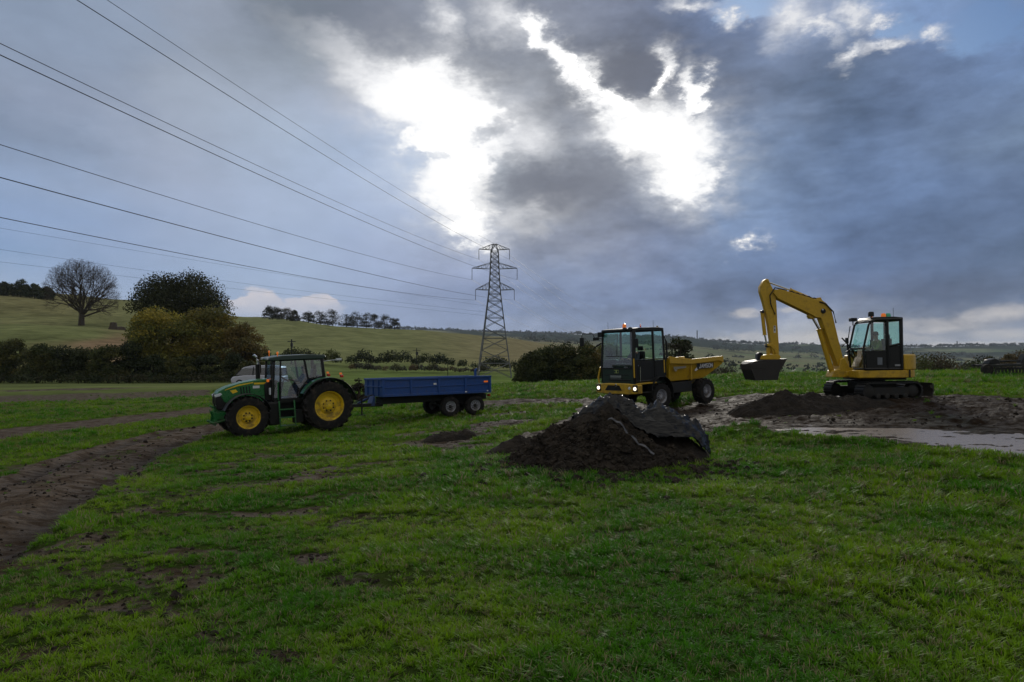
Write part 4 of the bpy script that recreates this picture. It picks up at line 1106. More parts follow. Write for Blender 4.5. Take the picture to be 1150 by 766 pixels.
def seated_person(label, loc, rz, jacket, trousers, hat, parent_tag=None, reach=0.42, head_turn=0.0, vest=None, lean=0.08):
    """seated, looking along local +x; hip height = 0 at loc"""
    e = empty('person', loc, 0); e.rotation_euler = rz if isinstance(rz, tuple) else (0, 0, rz)
    tag(e, label, 'person')
    V, E, Rr = [], [], []
    def add(p, r, par=None):
        V.append(p); Rr.append(r)
        if par is not None: E.append((par, len(V) - 1))
        return len(V) - 1
    lx = lean
    pel = add((0, 0, 0.06), (0.15, 0.13)); bel = add((0.01 + lx * .3, 0, 0.20), (0.135, 0.115), pel); ch = add((lx, 0, 0.38), (0.16, 0.125), bel); up = add((lx * 1.1, 0, 0.50), (0.13, 0.10), ch)
    nk = add((lx * 1.25, 0, 0.59), 0.058, up); hd0 = add((lx * 1.4 + 0.01, 0, 0.66), (0.070, 0.080), nk); hd1 = add((lx * 1.4 + 0.02, 0, 0.74), (0.082, 0.095), hd0); add((lx * 1.4 + 0.012, 0, 0.81), (0.06, 0.07), hd1)
    sleeves = []; legs = []
    for s in (1, -1):
        sh = add((lx, 0.19 * s, 0.50), 0.062, up); el = add((lx + reach * 0.42, 0.26 * s, 0.25), 0.045, sh); wr = add((lx + reach, 0.17 * s, 0.32), 0.030, el)
        pm = add((lx + reach + 0.07, 0.16 * s, 0.335), (0.036, 0.022), wr)
        for k in range(4):
            f1 = add((lx + reach + 0.12, (0.135 + 0.018 * k) * s, 0.335 - 0.004 * k), 0.010, pm)
            f2 = add((lx + reach + 0.145 - 0.005 * abs(k - 1.5), (0.135 + 0.018 * k) * s, 0.31), 0.009, f1); add((lx + reach + 0.125, (0.135 + 0.018 * k) * s, 0.29), 0.008, f2)
        t1 = add((lx + reach + 0.075, 0.115 * s, 0.325), 0.011, pm); add((lx + reach + 0.105, 0.105 * s, 0.30), 0.009, t1)
        sleeves.append((sh, el, wr))
        hp = add((0.05, 0.10 * s, 0.05), 0.088, pel); kn = add((0.45, 0.14 * s, 0.08), 0.062, hp); an = add((0.52, 0.13 * s, -0.34), 0.042, kn); add((0.64, 0.14 * s, -0.39), (0.045, 0.032), an)
        legs.append((hp, kn, an))
    skinned('body', V, E, Rr, M_SKIN, e, 2, 0)
    # face: nose, ears, brow
    fx = lx * 1.4 + 0.02
    fm = MB(); fm.add([(fx + 0.082, 0.010, 0.72), (fx + 0.082, -0.010, 0.72), (fx + 0.108, 0, 0.705), (fx + 0.084, 0, 0.75)], [(0, 1, 2), (0, 2, 3), (1, 3, 2), (0, 3, 1)])
    fm.build('nose', M_SKIN, e, smooth=True)
    for s in (1, -1):
        em = MB(); em.box((fx, 0.088 * s, 0.725), (0.03, 0.014, 0.05)); em.build('ear', M_SKIN, e, 0.005)
        em = MB(); em.lathe([(0, 0.006), (0.008, 0.003), (0.009, 0)], c=(fx + 0.083, 0.028 * s, 0.742), axis='x', seg=8); em.build('eye', M_HAIR, e)
    em = MB(); em.box((fx + 0.084, 0, 0.682), (0.006, 0.042, 0.006)); em.build('mouth', paint('lips', (.25, .10, .08)), e)
    # jacket and trousers follow the body
    JV = [V[bel], V[ch], V[up]]; JE = [(0, 1), (1, 2)]; JR = [(0.158, 0.14), (0.182, 0.148), (0.152, 0.122)]
    pj = (V[pel][0], 0, 0.10); JV.append(pj); JR.append((0.165, 0.15)); JE.append((0, 3))
    for sh, el, wr in sleeves:
        i = len(JV); JV += [V[sh], V[el], tuple(Vector(V[el]).lerp(Vector(V[wr]), 0.9))]; JR += [0.078, 0.060, 0.046]; JE += [(2, i), (i, i + 1), (i + 1, i + 2)]
    skinned('jacket', JV, JE, JR, jacket, e, 2, 1)
    TV = [V[pel]]; TR = [(0.162, 0.14)]; TE = []
    for hp, kn, an in legs:
        i = len(TV); TV += [V[hp], V[kn], tuple(Vector(V[kn]).lerp(Vector(V[an]), 0.85))]; TR += [0.102, 0.078, 0.062]; TE += [(0, i), (i, i + 1), (i + 1, i + 2)]
    skinned('trousers', TV, TE, TR, trousers, e, 2, 0)
    hb = MB(); hb.lathe([(0, 0.105), (0.05, 0.098), (0.085, 0.06), (0.098, 0.0), (0.096, -0.03)], c=(fx - 0.008, 0, 0.765), axis='z', seg=20)
    if hat is not None:
        hb.prism_z([(fx + 0.06, -0.07), (fx + 0.15, -0.05), (fx + 0.165, 0), (fx + 0.15, 0.05), (fx + 0.06, 0.07)], 0.765, 0.775)
        hb.build('cap', hat, e, smooth=True)
    else: hb.build('hair', M_HAIR, e, smooth=True)
    return e
# ------------------------------------------------------------------ tractor
def arc(cx, cz, r, a0, a1, n=14):
    return [(cx + r * math.cos(R(a0 + (a1 - a0) * k / n)), cz + r * math.sin(R(a0 + (a1 - a0) * k / n))) for k in range(n + 1)]

def fender(mb, cx, cz, r, a0, a1, y0, y1, th=0.03, n=16):
    o = arc(cx, cz, r + th, a0, a1, n); i = arc(cx, cz, r, a1, a0, n); mb.prism(o + i, y0, y1)

def build_tractor():
    yaw = R(180 + 32)
    T = place('tractor', -7.60, 27.25, yaw, [(0, .95), (0, -.95), (2.95, .95), (2.95, -.95)])
    tag(T, 'big green tractor with yellow wheels hitched to the blue trailer', 'tractor')
    RW, FW = 0.96, 0.76
    for s in (1, -1):
        wheel(T, 0, 0.95 * s, RW, RW, 0.62, 0.56, M_WHEELY, 22, 0.045, 0, s)
        wheel(T, 2.95, 0.94 * s, FW, FW, 0.52, 0.42, M_WHEELY, 20, 0.04, R(2), s)
    # chassis, axles, gearbox
    c = MB(); c.box((1.3, 0, 0.78), (3.4, 0.46, 0.50)); c.box((0, 0, 0.96), (0.42, 1.5, 0.40)); c.box((2.95, 0, 0.74), (0.26, 1.45, 0.22)); c.box((0.9, 0, 1.1), (1.6, 0.7, 0.4))
    c.box((-0.55, 0, 0.60), (0.5, 0.30, 0.20)); c.box((1.05, 0.62, 0.62), (0.35, 0.35, 0.5)); c.build('chassis', M_CHAS, T, 0.02)
    c = MB(); c.box((1.95, 0.56, 0.78), (0.42, 0.40, 0.86)); c.box((1.95, -0.56, 0.78), (0.62, 0.40, 0.8)); c.prism([(2.2, 1.25), (1.75, 1.25), (1.70, 2.0), (2.0, 2.05), (2.22, 1.9)], 0.28, 0.46)
    c.build('fuel_tank', M_BLACK, T, 0.05)
    # bonnet
    bn = MB()
    side = [(2.02, 1.30), (2.02, 2.10), (2.533, 2.08), (3.064, 2.00), (3.551, 1.87), (3.843, 1.72), (3.914, 1.60), (3.790, 1.52), (3.684, 1.30), (3.286, 1.08), (2.533, 1.12)]
    for s in (1, -1): bn.prism(side, 0.0, 0.40 * s, 0.06)
    o = bn.build('bonnet', M_GREEN, T, 0.035, seg=3)
    for s in (1, -1):
        g = MB(); g.prism([(3.914, 1.60), (3.436, 1.70), (3.259, 1.60), (3.436, 1.32), (3.728, 1.02), (3.861, 1.05), (3.923, 1.3)], 0.10 * s, 0.395 * s); g.build('grille', M_BLACK, T, 0.02)
        h = MB(); h.prism([(3.940, 1.58), (3.755, 1.66), (3.684, 1.60), (3.772, 1.53), (3.932, 1.50)], 0.17 * s, 0.405 * s); h.build('headlight', M_LENS, T, 0.01)
        st = MB(); st.prism([(2.047, 1.955), (2.047, 1.885), (2.578, 1.895), (2.578, 1.96)], 0.396 * s, 0.404 * s); st.prism([(2.604, 1.99), (2.604, 1.95), (3.153, 1.865), (3.595, 1.735), (3.595, 1.755), (3.153, 1.915)], 0.392 * s, 0.402 * s); st.build('yellow_stripe', M_WHEELY, T)
        v = MB()
        for k in range(4): v.prism([(3.08 - k * .10, 1.82 + k * .01), (3.03 - k * .10, 1.82 + k * .01), (3.0 - k * .10, 1.52), (3.05 - k * .10, 1.52)], 0.39 * s, 0.404 * s)
        v.prism([(2.02, 1.50), (2.02, 1.48), (2.799, 1.40), (3.153, 1.42), (3.153, 1.44), (2.799, 1.42)], 0.395 * s, 0.404 * s)
        v.build('side_vents', M_BLACK, T)
        st = MB(); st.box((2.50, 0.399 * s, 1.80), (0.24, 0.006, 0.10)); st.build('badge', M_WHITE, T)
        st = MB(); st.prism([(3.418, 1.72), (3.224, 1.75), (3.153, 1.66), (3.330, 1.60)], 0.394 * s, 0.405 * s); st.build('model_decal', M_WHEELY, T)
        # working lamp low in the grille
        st = MB(); st.lathe([(0, .02), (.04, .018), (.045, 0)], c=(3.88, 0.20 * s, 1.22), axis='x', seg=12); st.build('grille_lamp', M_LENS, T)
    # front linkage
    f = MB(); f.box((3.62, 0, 0.80), (0.50, 0.50, 0.40)); f.box((3.86, 0, 1.0), (0.16, 0.36, 0.18))
    for s in (1, -1):
        f.prism([(3.55, 0.95), (3.98, 0.95), (4.06, 1.05), (3.98, 0.80), (4.04, 0.5), (3.92, 0.46), (3.85, 0.7), (3.55, 0.6)], 0.30 * s, 0.36 * s)
        f.tube([(3.5, 0.33 * s, 0.66), (4.0, 0.33 * s, 0.56), (4.12, 0.33 * s, 0.62)], 0.045); f.tube([(3.9, 0.2 * s, 1.10), (4.04, 0.2 * s, 1.16)], 0.035)
    f.build('front_linkage', M_GREEN, T, 0.015)
    # front mudguards
    for s in (1, -1):
        m = MB(); fender(m, 2.95, FW, FW + 0.06, 20, 165, (0.70) * s, 1.20 * s, 0.025); m.tube([(2.95, 0.72 * s, 1.58), (2.95, 0.6 * s, 1.0)], 0.03); m.build('front_mudguard', M_BLACK, T, 0.006)
    # rear mudguards
    for s in (1, -1):
        m = MB(); fender(m, -0.02, RW, RW + 0.10, 28, 158, 0.58 * s, 0.98 * s, 0.035, 22)
        m.prism(arc(-0.02, RW, RW + 0.10, 28, 172) + [(-0.75, 1.9), (0.8, 1.7)], 0.58 * s, 0.62 * s)
        m.build('rear_mudguard', M_GREEN, T, 0.012)
        m = MB(); fender(m, -0.02, RW, RW + 0.095, 26, 172, 0.985 * s, 1.22 * s, 0.028, 22); m.build('mudguard_extension', M_BLACK, T, 0.01)
        l = MB(); l.box((-0.62, 0.85 * s, 2.06), (0.10, 0.18, 0.10)); l.build('tail_light', M_RED, T, 0.015)
        l = MB(); l.box((-0.58, 0.85 * s, 2.16), (0.08, 0.12, 0.07)); l.build('indicator', M_ORANGE, T, 0.015)
        l = MB(); l.box((2.12, 0.60 * s, 2.02), (0.07, 0.16, 0.10)); l.build('indicator', M_ORANGE, T, 0.015)
    # cab frame
    cy = 0.74
    F_ = MB()
    for s in (1, -1):
        Y = cy * s; Yt = 0.68 * s
        F_.tube([(1.98, Y * 0.90, 1.28), (1.88, Yt * 0.94, 2.78)], 0.045, 6)          # A pillar
        F_.tube([(1.72, Y, 1.30), (1.66, Yt, 2.78)], 0.035, 6)
        F_.tube([(0.66, Y, 2.0), (0.78, Yt, 2.80)], 0.045, 6)       # B pillar
        F_.tube([(0.05, Y, 2.06), (0.10, Yt, 2.78)], 0.065, 6)        # C pillar
        F_.tube([(1.72, Y, 1.30), (1.08, Y, 1.30), (0.98, Y, 1.62), (0.66, Y, 2.02), (0.05, Y, 2.08)], 0.035, 6)
        F_.tube([(1.72, Yt, 2.76), (0.1, Yt, 2.78)], 0.04, 6)
        F_.box((1.40, 0.70 * s, 1.24), (0.75, 0.10, 0.10))
    F_.box((0.0, 0, 1.98), (0.10, 1.35, 0.25)); F_.box((1.95, 0, 1.35), (0.08, 1.2, 0.2)); F_.tube([(1.88, -.66, 2.76), (1.88, .66, 2.76)], 0.04, 6); F_.tube([(0.1, -.66, 2.76), (0.1, .66, 2.76)], 0.05, 6)
    F_.build('cab_frame', M_BLACK, T, 0.008)
    b = MB(); b.box((0.95, 0, 1.22), (2.0, 1.40, 0.16)); b.prism([(1.72, 1.3), (1.08, 1.3), (0.98, 1.62), (0.66, 2.0), (0.0, 2.06), (0.0, 1.2), (1.72, 1.2)], -0.70, -0.66); b.build('cab_floor', M_BLACK, T, 0.01)
    r = MB(); r.prism([(2.10, 2.80), (2.06, 2.88), (1.6, 2.945), (0.6, 2.955), (0.0, 2.92), (-0.04, 2.84), (0.02, 2.77), (2.02, 2.76)], -0.76, 0.76)
    r.build('cab_roof', paint('roof_paint', (0.022, 0.045, 0.040), 0.35, 0.15), T, 0.03, seg=3)
    # glass
    G = [('windscreen', [(1.985, -.62, 1.32), (1.985, .62, 1.32), (1.895, .60, 2.75), (1.895, -.60, 2.75)]),
         ('rear_window', [(0.04, -.64, 2.06), (0.04, .64, 2.06), (0.09, .62, 2.74), (0.09, -.62, 2.74)])]
    for s in (1, -1):
        G += [('door_window', [(1.70, cy * s, 1.34), (1.08, cy * s, 1.34), (0.98, cy * s, 1.64), (0.70, cy * s, 2.0), (0.80, .685 * s, 2.75), (1.66, .685 * s, 2.75)]),
              ('side_window', [(0.62, cy * s, 2.04), (0.10, cy * s, 2.10), (0.13, .685 * s, 2.73), (0.76, .685 * s, 2.75)]),
              ('corner_window', [(1.95, .66 * s, 1.36), (1.76, cy * s, 1.36), (1.69, .685 * s, 2.74), (1.90, .63 * s, 2.74)])]
    for nm, vs in G:
        o = link_mesh(nm, vs, [tuple(range(len(vs)))], M_GLASSB, T)
        sd = o.modifiers.new('thick', 'SOLIDIFY'); sd.thickness = 0.006
    h = MB(); h.tube([(1.0, cy + .02, 1.95), (1.0, cy + .05, 1.95), (1.12, cy + .05, 1.95)], 0.015, 6); h.build('door_handle', M_BLACK, T)
    rl = MB(); rl.tube([(1.80, cy + .03, 1.28), (1.80, cy + .05, 1.95)], 0.022, 8); rl.build('grab_rail', M_GREEN, T)
    # steps
    st = MB()
    for x in (1.22, 1.78): st.tube([(x, 0.93, 0.28), (x, 0.80, 1.24)], 0.03, 6)
    for z, y in ((0.32, .92), (0.62, .89), (0.92, .85)): st.box((1.5, y - .03, z), (0.58, 0.18, 0.04))
    st.build('access_steps', M_GREEN, T, 0.006)
    # exhaust on the far pillar, mirrors, beacon, work lights
    e = MB(); e.tube([(2.22, -0.62, 1.6), (2.22, -0.62, 2.62)], 0.085, 14); e.build('exhaust_stack', M_BLACK, T, smooth=True)
    e = MB(); e.tube([(2.22, -0.62, 2.6), (2.22, -0.62, 2.78), (2.27, -0.62, 2.90), (2.36, -0.62, 2.99)], 0.052, 12); e.build('exhaust_tip', M_CHROME, T, smooth=True)
    m = MB(); m.tube([(1.95, 0.66, 2.75), (2.05, 0.80, 2.78), (2.05, 0.84, 2.6)], 0.016, 6); m.box((2.05, 0.84, 2.42), (0.05, 0.14, 0.34)); m.build('mirror', M_BLACK, T, 0.01)
    m = MB(); m.tube([(1.95, -0.66, 2.75), (2.05, -0.95, 2.78), (2.05, -1.0, 2.6)], 0.016, 6); m.box((2.05, -1.0, 2.42), (0.05, 0.14, 0.34)); m.build('mirror', M_BLACK, T, 0.01)
    m = MB(); m.tube([(0.03, 0.6, 2.66), (-0.30, 0.66, 2.70), (-0.5, 0.66, 2.70)], 0.014, 6); m.box((-0.58, 0.66, 2.72), (0.20, 0.10, 0.08)); m.build('rear_work_light', M_LENS, T, 0.02)
    bq = MB(); bq.lathe([(0.036, 0), (0.04, 0.06), (0.025, 0.09), (0, 0.10)], c=(1.75, 0.62, 2.99), axis='z', seg=14); bq.tube([(1.75, 0.62, 2.9), (1.75, 0.62, 2.99)], 0.015, 6)
    bq.build('beacon', M_ORANGE, T, smooth=True)
    bq = MB(); bq.lathe([(0.03, 0), (0.032, 0.05), (0.02, 0.08), (0, 0.085)], c=(1.78, -0.62, 3.06), axis='z', seg=14); bq.tube([(1.78, -0.62, 2.9), (1.78, -0.62, 3.06)], 0.015, 6); bq.build('beacon', M_ORANGE, T, smooth=True)
    for s in (1, -1):
        w = MB(); w.box((2.08, 0.45 * s, 2.84), (0.07, 0.26, 0.08)); w.build('work_light', M_LENS, T, 0.01)
        w = MB(); w.box((2.06, 0.62 * s, 1.62), (0.05, 0.14, 0.26)); w.build('front_reflector', M_LENS, T, 0.01)
    # inside the cab
    s_ = MB(); s_.box((0.55, 0, 1.62), (0.52, 0.50, 0.14)); s_.box((0.27, 0, 2.02), (0.14, 0.46, 0.70), (0, R(-8), 0)); s_.box((0.20, 0, 2.44), (0.10, 0.26, 0.18)); s_.box((0.55, 0, 1.42), (0.3, 0.3, 0.3)); s_.box((0.7, -0.36, 1.80), (0.5, 0.14, 0.10)); s_.build('seat', M_BLACK, T, 0.03)
    d = MB(); d.box((1.62, 0, 1.62), (0.24, 0.36, 0.66), (0, R(-15), 0)); d.build('dashboard', M_BLACK, T, 0.03)
    w = MB(); w.lathe([(0.19 + 0.016 * math.cos(a), 0.016 * math.sin(a)) for a in np.linspace(0, 2 * math.pi, 7)], axis='z', seg=24); w.tube([(-0.18, 0, 0), (0.18, 0, 0)], 0.012, 6); w.tube([(0, 0, 0), (0, 0, -0.3)], 0.02, 6)
    o = w.build('steering_wheel', M_BLACK, T, smooth=True); o.location = (1.36, 0, 2.02); o.rotation_euler = (0, R(-32), 0)
    # rear hitch
    h = MB(); h.box((-0.75, 0, 0.55), (0.5, 0.24, 0.14)); h.tube([(-0.3, 0.35, 0.9), (-0.95, 0.42, 0.62)], 0.04); h.tube([(-0.3, -0.35, 0.9), (-0.95, -0.42, 0.62)], 0.04); h.tube([(-0.35, 0.35, 1.3), (-0.8, 0.42, 0.70)], 0.03); h.tube([(-0.35, -0.35, 1.3), (-0.8, -0.42, 0.70)], 0.03)
    h.build('rear_hitch', M_CHAS, T, 0.01)
    Mw = Matrix.LocRotScale(T.location, T.rotation_euler, None)
    p = Mw @ Vector((0.50, 0, 1.66))
    seated_person('person in dark blue work clothes sitting at the wheel of the green tractor', p, tuple(T.rotation_euler), cloth('navy_cloth', (0.035, 0.055, 0.11)), cloth('denim', (0.035, 0.05, 0.09)), None, reach=0.50)
    return T
TRACTOR = build_tractor()

def build_trailer():
    yaw = R(180 + 30)
    f = Vector((math.cos(yaw), math.sin(yaw))); l = Vector((-math.sin(yaw), math.cos(yaw)))
    # near front top corner of the body at picture (430, 426), 28 m away; local origin under the wheels' middle
    P = Vector(((430 - 575) * 28.0 / F, 28.0)); L = 5.05; W2 = 1.12
    o2 = P - f * 3.70 - l * W2
    T = place('trailer', o2.x, o2.y, yaw, [(.6, .95), (.6, -.95), (-.6, .95), (-.6, -.95)], pitch=-0.012)
    tag(T, 'blue tipping farm trailer on four wheels behind the green tractor', 'trailer')
    Rw = 0.445; zb, zt = 0.98, 1.74; x0, x1 = 3.70 - L, 3.70
    for x in (.60, -.60):
        for s in (1, -1): wheel(T, x, 0.92 * s, Rw, Rw, 0.34, 0.235, M_GREYRIM, 26, 0.014, 0, s, 'dark')
    b = MB()
    th = 0.05
    for s in (1, -1):
        b.box(((x0 + x1) / 2, (W2 - th / 2) * s, (zb + zt) / 2), (L, th, zt - zb))
        b.box(((x0 + x1) / 2, (W2 + 0.02) * s, zt - 0.04), (L + .02, 0.08, 0.08)); b.box(((x0 + x1) / 2, (W2 + 0.015) * s, zb + 0.05), (L, 0.07, 0.10)); b.box(((x0 + x1) / 2, (W2 + 0.012) * s, (zb + zt) / 2), (L, 0.04, 0.035))
        for k in range(5):
            x = x0 + L * k / 4; b.box((x + (0.05 if k == 0 else -0.05 if k == 4 else 0), (W2 + 0.025) * s, (zb + zt) / 2), (0.09, 0.07, zt - zb - .01))
    b.box((x1 - th / 2, 0, (zb + zt) / 2), (th, 2 * W2 - 2 * th, zt - zb - .01)); b.box(((x0 + x1) / 2, 0, zb + 0.03), (L - .02, 2 * W2 - 2 * th, 0.06))
    b.box((x1 + 0.02, 0, zt - 0.04), (0.06, 2 * W2, 0.078)); b.box((x1 + 0.02, 0, zt - 0.34), (0.05, 2 * W2 - .1, 0.04))
    for y in (-.7, 0, .7): b.box((x1 + 0.02, y, (zb + zt) / 2), (0.05, 0.07, zt - zb - .1))
    b.build('body', M_BLUE, T, 0.008)
    g = MB(); g.box((x0 + 0.02, 0, (zb + zt) / 2), (0.05, 2 * W2 + .06, zt - zb - .02)); g.box((x0 - 0.02, 0, (zb + zt) / 2), (0.04, 2 * W2, 0.05)); g.build('tailgate', M_BLUE, T, 0.008)
    h = MB(); h.box((x0 + 0.75, W2 - .02, zt + 0.14), (0.10, 0.08, 0.30)); h.tube([(x0 + 0.75, W2 - .02, zt + .28), (x0 + 0.66, W2 - .02, zt + .33)], 0.03, 8); h.build('tailgate_lever', M_BLUE, T, 0.01)
    c = MB()
    for s in (1, -1): c.box((1.0, 0.42 * s, 0.80), (4.9, 0.12, 0.26))
    for x in (-1.1, 0, 1.2, 2.4, 3.4): c.box((x, 0, 0.80), (0.10, 0.84, 0.20))
    c.box((0, 0, 0.62), (1.3, 1.0, 0.10)); c.prism([(3.45, 0.93), (3.6, 0.66), (1.5, 0.66), (1.3, 0.93)], 0.30, 0.56)
    for x in (.6, -.6): c.tube([(x, -.9, Rw), (x, .9, Rw)], 0.06, 8)
    c.build('chassis', M_CHAS, T, 0.01)
    d = MB(); d.prism_z([(3.4, 0.36), (3.4, -0.36), (5.0, -0.07), (5.0, 0.07)], 0.56, 0.70); d.tube([(4.95, 0, 0.62), (5.2, 0, 0.60)], 0.06, 8); d.build('drawbar', M_CHAS, T, 0.01)
    k = MB(); k.tube([(3.9, 0.0, 0.95), (4.4, 0, 0.70)], 0.05, 8); k.prism([(3.72, 1.0), (3.72, 0.6), (3.9, 0.6), (3.78, 1.0)], -.3, .3); k.build('ram_bracket', M_BLUE, T, 0.01)
    hs = MB()
    for q, y in enumerate((0.05, -0.06, 0.12)):
        hs.tube([(3.74, y, 1.05), (4.2, y, 0.95 - q * .03), (4.7, y, 0.68 - .1 * q), (5.2, y, 0.80), (5.5, y, 1.05)], 0.013, 6)
    hs.tube([(4.7, .1, .62), (4.75, .12, .35), (4.95, .12, .28), (5.05, .1, .45)], 0.012, 6)
    hs.build('hoses', M_BLACK, T)
    for s in (1, -1):
        m = MB(); m.box((0, 0.92 * s, 0.955), (2.1, 0.36, 0.025)); m.build('mudguard', M_CHAS, T, 0.005)
        r = MB(); r.box((x0 + 0.28, (W2 + .075) * s, zb + .50), (0.20, 0.015, 0.07)); r.build('side_marker', M_ORANGE, T, 0.005)
        w = MB(); w.box((x0 + L * .5 + .18, (W2 + .02) * s, zb + .47), (0.13, 0.02, 0.08)); w.box((x0 + L * .25, (W2 + .06) * s, zb + .08), (0.09, 0.02, 0.05)); w.box((x0 + .2, (W2 + .06) * s, zb + .09), (0.06, 0.02, 0.05)); w.build('white_label', M_WHITE, T, 0.003)
        r = MB(); r.box((x0 - .03, 0.85 * s, zb - .12), (0.05, 0.24, 0.10)); r.build('tail_light', M_RED, T, 0.005)
    j = MB(); j.tube([(4.3, 0.30, 0.25), (4.3, 0.30, 0.95)], 0.035, 8); j.box((4.3, .3, .24), (.2, .2, .02)); j.build('parking_jack', M_CHAS, T)
    return T
build_trailer()

M_VAN = paint('silver_van_paint', (.42, .43, .52), .3, .15)
def build_car():
    # a pale van parked beyond the tractor, only its roof and windows show
    T = place('van', (292 - 575) * 64.0 / F, 64.0, R(182), [(1.4, .7), (1.4, -.7), (-1.4, .7), (-1.4, -.7)])
    tag(T, 'pale silver van parked beyond the green tractor, only its roof and windows showing', 'van')
    body = [(-2.35, 0.42), (-2.38, 1.02), (-1.0, 1.14), (1.15, 1.12), (2.2, 0.98), (2.38, 0.72), (2.3, 0.38)]
    b = MB(); b.prism(body, -0.90, 0.90); b.build('body', M_VAN, T, 0.09, seg=3)
    g = MB(); prof = [(-2.3, 1.10), (-2.2, 1.80), (-1.0, 1.96), (0.5, 1.94), (1.35, 1.74), (1.95, 1.10)]
    n = len(prof)
    g.add([(x, -0.86 + (z - 1.12) * 0.16, z) for x, z in prof] + [(x, 0.86 - (z - 1.12) * 0.16, z) for x, z in prof], [tuple(range(n)), tuple(range(2 * n - 1, n - 1, -1))] + [((k + 1) % n, k, n + k, n + (k + 1) % n) for k in range(n)])
    g.build('windows', M_DARKGLASS, T, 0.02)
    it = MB(); it.box((-.1, 0, 1.2), (1.9, 1.3, .3)); it.box((-.35, .35, 1.5), (.15, .4, .35)); it.box((-.35, -.35, 1.5), (.15, .4, .35)); it.build('seats', M_BLACK, T, .04)
    r = MB(); top = [(-2.26, 1.78), (-2.15, 1.94), (-1.0, 2.03), (0.5, 2.01), (1.2, 1.86), (1.62, 1.58), (1.52, 1.56), (1.1, 1.74), (-2.15, 1.76)]
    r.prism(top, -0.77, 0.77); r.build('roof', M_VAN, T, 0.03, seg=3)
    p = MB()
    for s in (1, -1):
        p.tube([(-2.3, .86 * s, 1.12), (-2.2, .78 * s, 1.80)], 0.05, 6); p.tube([(0.35, .87 * s, 1.12), (0.30, .77 * s, 1.90)], 0.045, 6); p.tube([(1.95, .86 * s, 1.12), (1.4, .77 * s, 1.74)], 0.04, 6)
    p.build('pillars', M_CHAS, T)
    for x in (1.55, -1.5):
        for s in (1, -1): wheel(T, x, 0.80 * s, 0.37, 0.37, 0.23, 0.23, M_GREYRIM, 30, 0.008, 0, s, 'dark')
build_car()
# ------------------------------------------------------------------ lettering drawn as strokes
STROKES = {'J': [[(.7, 1), (.7, .2), (.5, 0), (.2, 0), (.05, .25)]], 'A': [[(0, 0), (.4, 1), (.8, 0)], [(.15, .35), (.65, .35)]], 'M': [[(0, 0), (0, 1), (.4, .4), (.8, 1), (.8, 0)]],
           'S': [[(.75, .85), (.5, 1), (.2, 1), (.05, .8), (.2, .55), (.6, .45), (.75, .2), (.55, 0), (.2, 0), (.0, .15)]], 'O': [[(.2, 0), (0, .25), (0, .75), (.2, 1), (.6, 1), (.8, .75), (.8, .25), (.6, 0), (.2, 0)]],
           'N': [[(0, 0), (0, 1), (.75, 0), (.75, 1)]], '8': [[(.2, .5), (0, .75), (.2, 1), (.55, 1), (.75, .75), (.55, .5), (.2, .5), (0, .25), (.2, 0), (.55, 0), (.75, .25), (.55, .5)]], '3': [[(0, 1), (.6, 1), (.7, .8), (.3, .52), (.7, .3), (.55, 0), (0, .05)]]}
def lettering(mb, text, x, z, h, y, w=None, adv=1.0, th=0.012, sx=-1):
    """letters on a side face (constant y); sx=-1: reads towards -x"""
    for ch in text:
        for st in STROKES.get(ch, []):
            for (a, b), (c, d) in zip(st[:-1], st[1:]):
                p = Vector((x + sx * a * h * .9, z + b * h)); q = Vector((x + sx * c * h * .9, z + d * h)); t_ = (q - p).normalized() * th; n = Vector((-t_.y, t_.x))
                P = [p - t_ * .5 + n, p - t_ * .5 - n, q + t_ * .5 - n, q + t_ * .5 + n]
                mb.add([(k.x, y, k.y) for k in P], [(0, 1, 2, 3)])
        x += sx * h * adv

